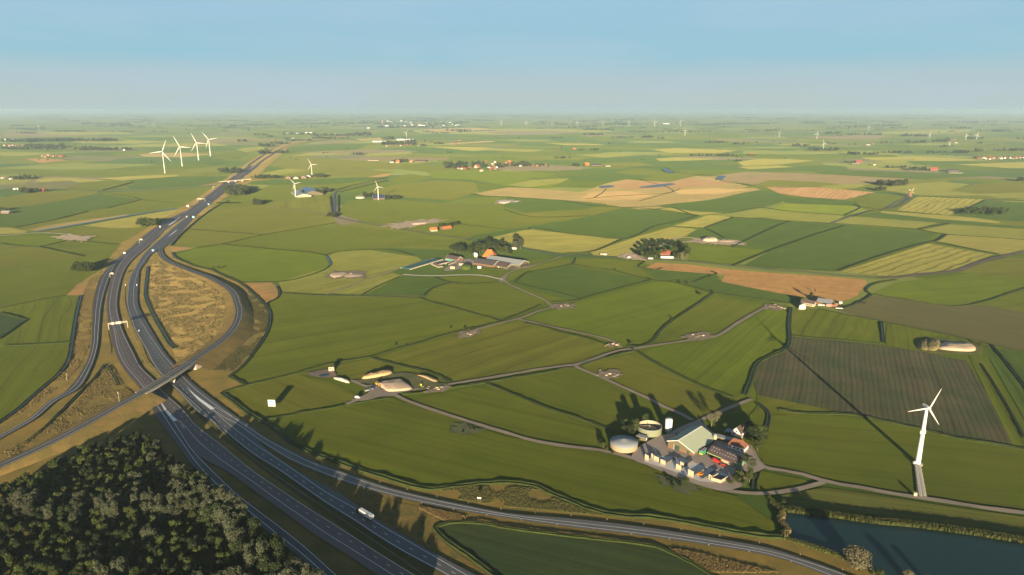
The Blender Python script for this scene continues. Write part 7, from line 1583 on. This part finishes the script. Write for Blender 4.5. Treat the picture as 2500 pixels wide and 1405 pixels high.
for a in [(0,80,347,9,1.5,2),(60,165,345,11,1.5,2),(150,287,345,11,1.6,1.5),(60,158,360,10,1.5,2),(0,160,365,7,1.3,1.5),(180,320,367,8,1.1,1),(200,250,366,9,1,1),(40,92,326,4,1,.5),(40,110,317,4,1,.5),(135,210,322,4,1,.5),(270,322,307,4,1.2,.5),(25,60,309,4,1,.5),(85,110,313,4),(95,180,391,3,.5),
          (580,604,346,6,1.4,1),(633,666,376,14,1.5,3),(632,668,358,8,1.4,1.5),(658,704,352,6,1.4,1),(700,760,344,5,1.2,.7),(760,850,339,5,1.2,.7),(850,905,331,6,1.2,1),(672,706,374,8,1.3,1.5),(690,770,329,5,1.1,.7),(760,850,332,6,1.2,1),(620,650,331,5,1,.5),(650,672,335,5,1,.5),(690,710,340,4),(560,600,309,4,1,.5),(600,670,306,4,1.2,.5),(700,900,303,5,1.3,1),(880,1120,303,5,1.5,2.5),(920,1060,312,5,1.3,1),(930,965,340,7,1.3,1),(930,1014,353,10,1.4,2),(990,1015,346,6,1.3),(1000,1045,356,5,.8),(1060,1085,352,6,1.3,.7),(1030,1050,323,4,1),(1055,1095,326,4,1),(1090,1150,320,5,1),(1118,1150,323,4,.8),(868,905,328,6,1.2),
          (863,895,378,6,1.3,.8),(785,800,375,4,.8),(958,972,396,7,1.2),(972,1010,396,9,1.4,1),(1040,1060,395,5,.7),(1085,1140,411,12,1.5,2),(1085,1120,404,10,1.5,1.5),(1120,1180,402,9,1.3,1.5),(1150,1240,408,6,1,2.5),(1210,1285,406,9,1.2,2),(1250,1290,402,9,1.4,1),(1285,1340,406,7,1.2,1),(1140,1170,415,5,.7),(1180,1230,417,4,.7),
          (1400,1428,406,8,1.3,1),(1440,1465,367,6,1.4,.7),(1410,1440,368,4,.8),(1352,1395,387,6,.8,1),(1335,1375,338,4,.8),(1425,1475,330,5,.9),(1430,1470,317,4,1),(1465,1500,318,4,1),(1495,1545,337,4,1),(1565,1595,337,6,1.3),(1605,1625,340,5,1.3),(1720,1775,349,5,1.3),(1785,1830,353,5,1),(1795,1850,381,5,.6),(1682,1792,381,6,1.3,.8),(1530,1740,323,4,.6,.7),(1790,1812,394,5,1),(1870,1900,320,4,1),(1480,1560,305,4,1),(1690,1760,306,4,1),(1780,1880,303,4,1),(1300,1400,304,3,.8),
          (1933,1975,358,7,1.3,1),(1975,2045,368,8,1.3,1),(2070,2145,378,8,1.2,1.2),(2150,2230,374,6,1.1,1),(2265,2365,374,7,1.1,1),(2340,2360,373,7,1.3),(2382,2402,371,9,1.5,1),(2425,2560,369,7,1.2,1),(2012,2056,327,6,1.2,1),(2070,2160,330,5,.9,.6),(2160,2200,330,2,.3),(2195,2275,333,6,1.1,.8),(2275,2320,347,8,1.2,1.2),(2300,2320,341,5,1),(2210,2265,349,7,1.1,1),(2150,2180,350,5,.9),(2295,2325,359,5,1.4,.5),(2355,2400,340,5,1,.6),(2410,2435,354,3,.7),(2420,2470,322,5,1,.7),(2320,2375,314,4,1),(1965,2010,302,4,1),(2070,2130,312,4,.7),(2130,2200,308,5,1,.7),(2340,2390,301,4,1),(2020,2040,352,3),(2070,2090,354,4,.6),(2160,2215,410,6,1.1,1),(2215,2262,416,9,1.3,1.2),(2062,2085,399,7,1.2,1),(2100,2125,404,3,.7),(2375,2400,386,3,1),(2480,2560,340,4,1),(2460,2500,300,4,1)]:
    grove(*a)
for i in range(430):
    y = 275 + 48 * rF.random() ** 1.6; x = rF.uniform(-40, 2540); grove(x, x + rF.uniform(6, 70), y, rF.uniform(2.0, 3.6), rF.uniform(.4, 1.1), .3)
for i in range(70):
    y = rF.uniform(322, 400); x = rF.uniform(-20, 2520); grove(x, x + rF.uniform(3, 16), y, rF.uniform(2.5, 4.5), rF.uniform(.4, 1.0), .4)
o = mesh_obj('far_trees', vsF, fsF, LEAF['far']); o['kind'] = 'stuff'

# ------------------------------------------------------------------ lakeside
def tuft_strip(line_px, wid, h, n, m, name, seed):
    rr = random.Random(seed); P = polyline_resample(smooth(U2(line_px), n=8), 2.0); vs = []; fs = []
    for _ in range(n):
        p = P[rr.randrange(len(P))] + Vector((rr.uniform(-1, 1), rr.uniform(-wid, wid), .9)); a = rr.uniform(0, pi); s = rr.uniform(.25, .6); hh = h * rr.uniform(.5, 1.1); x = Vector((cos(a)*s, sin(a)*s, 0)); b = len(vs); l_ = Vector((rr.uniform(-.3,.3), rr.uniform(-.3,.3), 0))
        vs += [p - x, p + x, p + x*.5 + l_ + Vector((0,0,hh)), p - x*.5 + l_ + Vector((0,0,hh*.9))]; fs.append([b, b+1, b+2, b+3])
    o = mesh_obj(name, vs, fs, m); o['kind'] = 'stuff'; return o
RD = leaf_mat('reed_leaves', (0.042, 0.050, 0.012)); DRYR = leaf_mat('dry_reed_leaves', (0.070, 0.058, 0.026))
tuft_strip([(1905,1248),(1938,1251),(1966,1254),(2029,1262),(2117,1275),(2223,1285),(2344,1301),(2500,1325),(2600,1342)], 3.0, 2.2, 9000, RD, 'reeds', 1)
tuft_strip([(1912,1258),(1904,1280),(1922,1296),(1915,1312)], 3.0, 2.4, 1500, DRYR, 'reeds', 2)
tuft_strip([(1880,1225),(1895,1240),(1905,1252)], 5.0, 2.0, 1600, RD, 'reeds', 3)
tuft_strip([(1915,1318),(1960,1332),(2030,1355),(2110,1390),(2150,1412)], 2.2, 1.6, 3000, RD, 'reeds', 4)
c = U(2088, 1392); put_tree('willow', c.x, c.y, 'big pale silvery willow at the edge of the pond', None, h=13.5, wf=1.05, z=.9)
for i, (x, y, k, h, w, lab) in enumerate(((2150,1412,'round',5,1.1,'low green bush right of the silvery willow'),(2215,1422,'willow',7,.8,'pale bush at the bottom edge of the pond, left one'),(2262,1428,'willow',5.5,.8,'pale bush at the bottom edge of the pond, right one'),(2128,1405,'bush',3,1.3,'small bush at the foot of the silvery willow'))):
    c = U(x, y); put_tree(k, c.x, c.y, lab, None, h=h, wf=w, z=.9)
# rough tussocks over the dry verges
def tussocks(poly_px, n, m, seed, h=.7, s0=.5):
    rr = random.Random(seed); Q = U2(poly_px); x0 = min(p.x for p in Q); x1 = max(p.x for p in Q); y0 = min(p.y for p in Q); y1 = max(p.y for p in Q); vs = []; fs = []; k = 0
    while k < n:
        p = Vector((rr.uniform(x0, x1), rr.uniform(y0, y1), .3)); 
        if not inside(p, Q): continue
        k += 1
        if mnoise.noise(p * .05) < -.15 + .3 * rr.random() - .15: continue
        a = rr.uniform(0, 2*pi); s = s0 * rr.uniform(.5, 1.3); hh = h * rr.uniform(.4, 1.2); b = len(vs)
        vs += [p + Vector((cos(a)*s, sin(a)*s, 0)), p + Vector((cos(a+2.1)*s, sin(a+2.1)*s, 0)), p + Vector((cos(a+4.2)*s, sin(a+4.2)*s, 0)), p + Vector((rr.uniform(-.2,.2), rr.uniform(-.2,.2), hh))]; fs += [[b,b+1,b+3],[b+1,b+2,b+3],[b+2,b,b+3]]
    o = mesh_obj('tussocks', vs, fs, m); o['kind'] = 'stuff'
T1 = leaf_mat('dry_tussock', (0.085, 0.060, 0.022), .4); T2 = leaf_mat('green_tussock', (0.044, 0.044, 0.012), .5)
LOOPI = [(372,640),(400,640),(440,658),(500,682),(540,702),(562,722),(570,745),(566,785),(540,825),(500,853),(455,885),(430,880),(420,850),(385,800),(364,750),(358,715),(361,680)]
tussocks(LOOPI, 9000, T1, 1); tussocks(LOOPI, 5000, T2, 2, .9, .7)
LOOPO = [(605,705),(634,735),(653,762),(655,790),(638,830),(598,880),(566,908),(520,905),(490,895),(545,850),(590,800),(605,760)]
tussocks(LOOPO, 7000, T2, 3, 1.0, .8); tussocks(LOOPO, 4000, T1, 4)
tussocks([(215,684),(250,660),(236,700),(224,750),(216,850),(190,900),(140,950),(60,1005),(0,1035),(44,1002),(111,945),(162,894),(182,832),(192,759),(200,722)], 6000, T1, 5)
tussocks([(250,900),(272,890),(300,940),(330,965),(290,985),(200,1045),(120,1090),(30,1120),(0,1110),(90,1060),(180,990)], 6000, T1, 6); tussocks([(250,900),(272,890),(300,940),(330,965),(290,985),(200,1045),(120,1090),(30,1120),(0,1110),(90,1060),(180,990)], 3000, T2, 7)
tussocks([(1060,1190),(1180,1188),(1300,1192),(1380,1228),(1500,1264),(1640,1278),(1400,1255),(1240,1240),(1120,1222)], 6000, T2, 8); tussocks([(1000,1230),(1240,1284),(1500,1316),(1700,1350),(1900,1400),(1740,1400),(1640,1345),(1400,1306),(1240,1287),(1080,1272)], 6000, T1, 9)
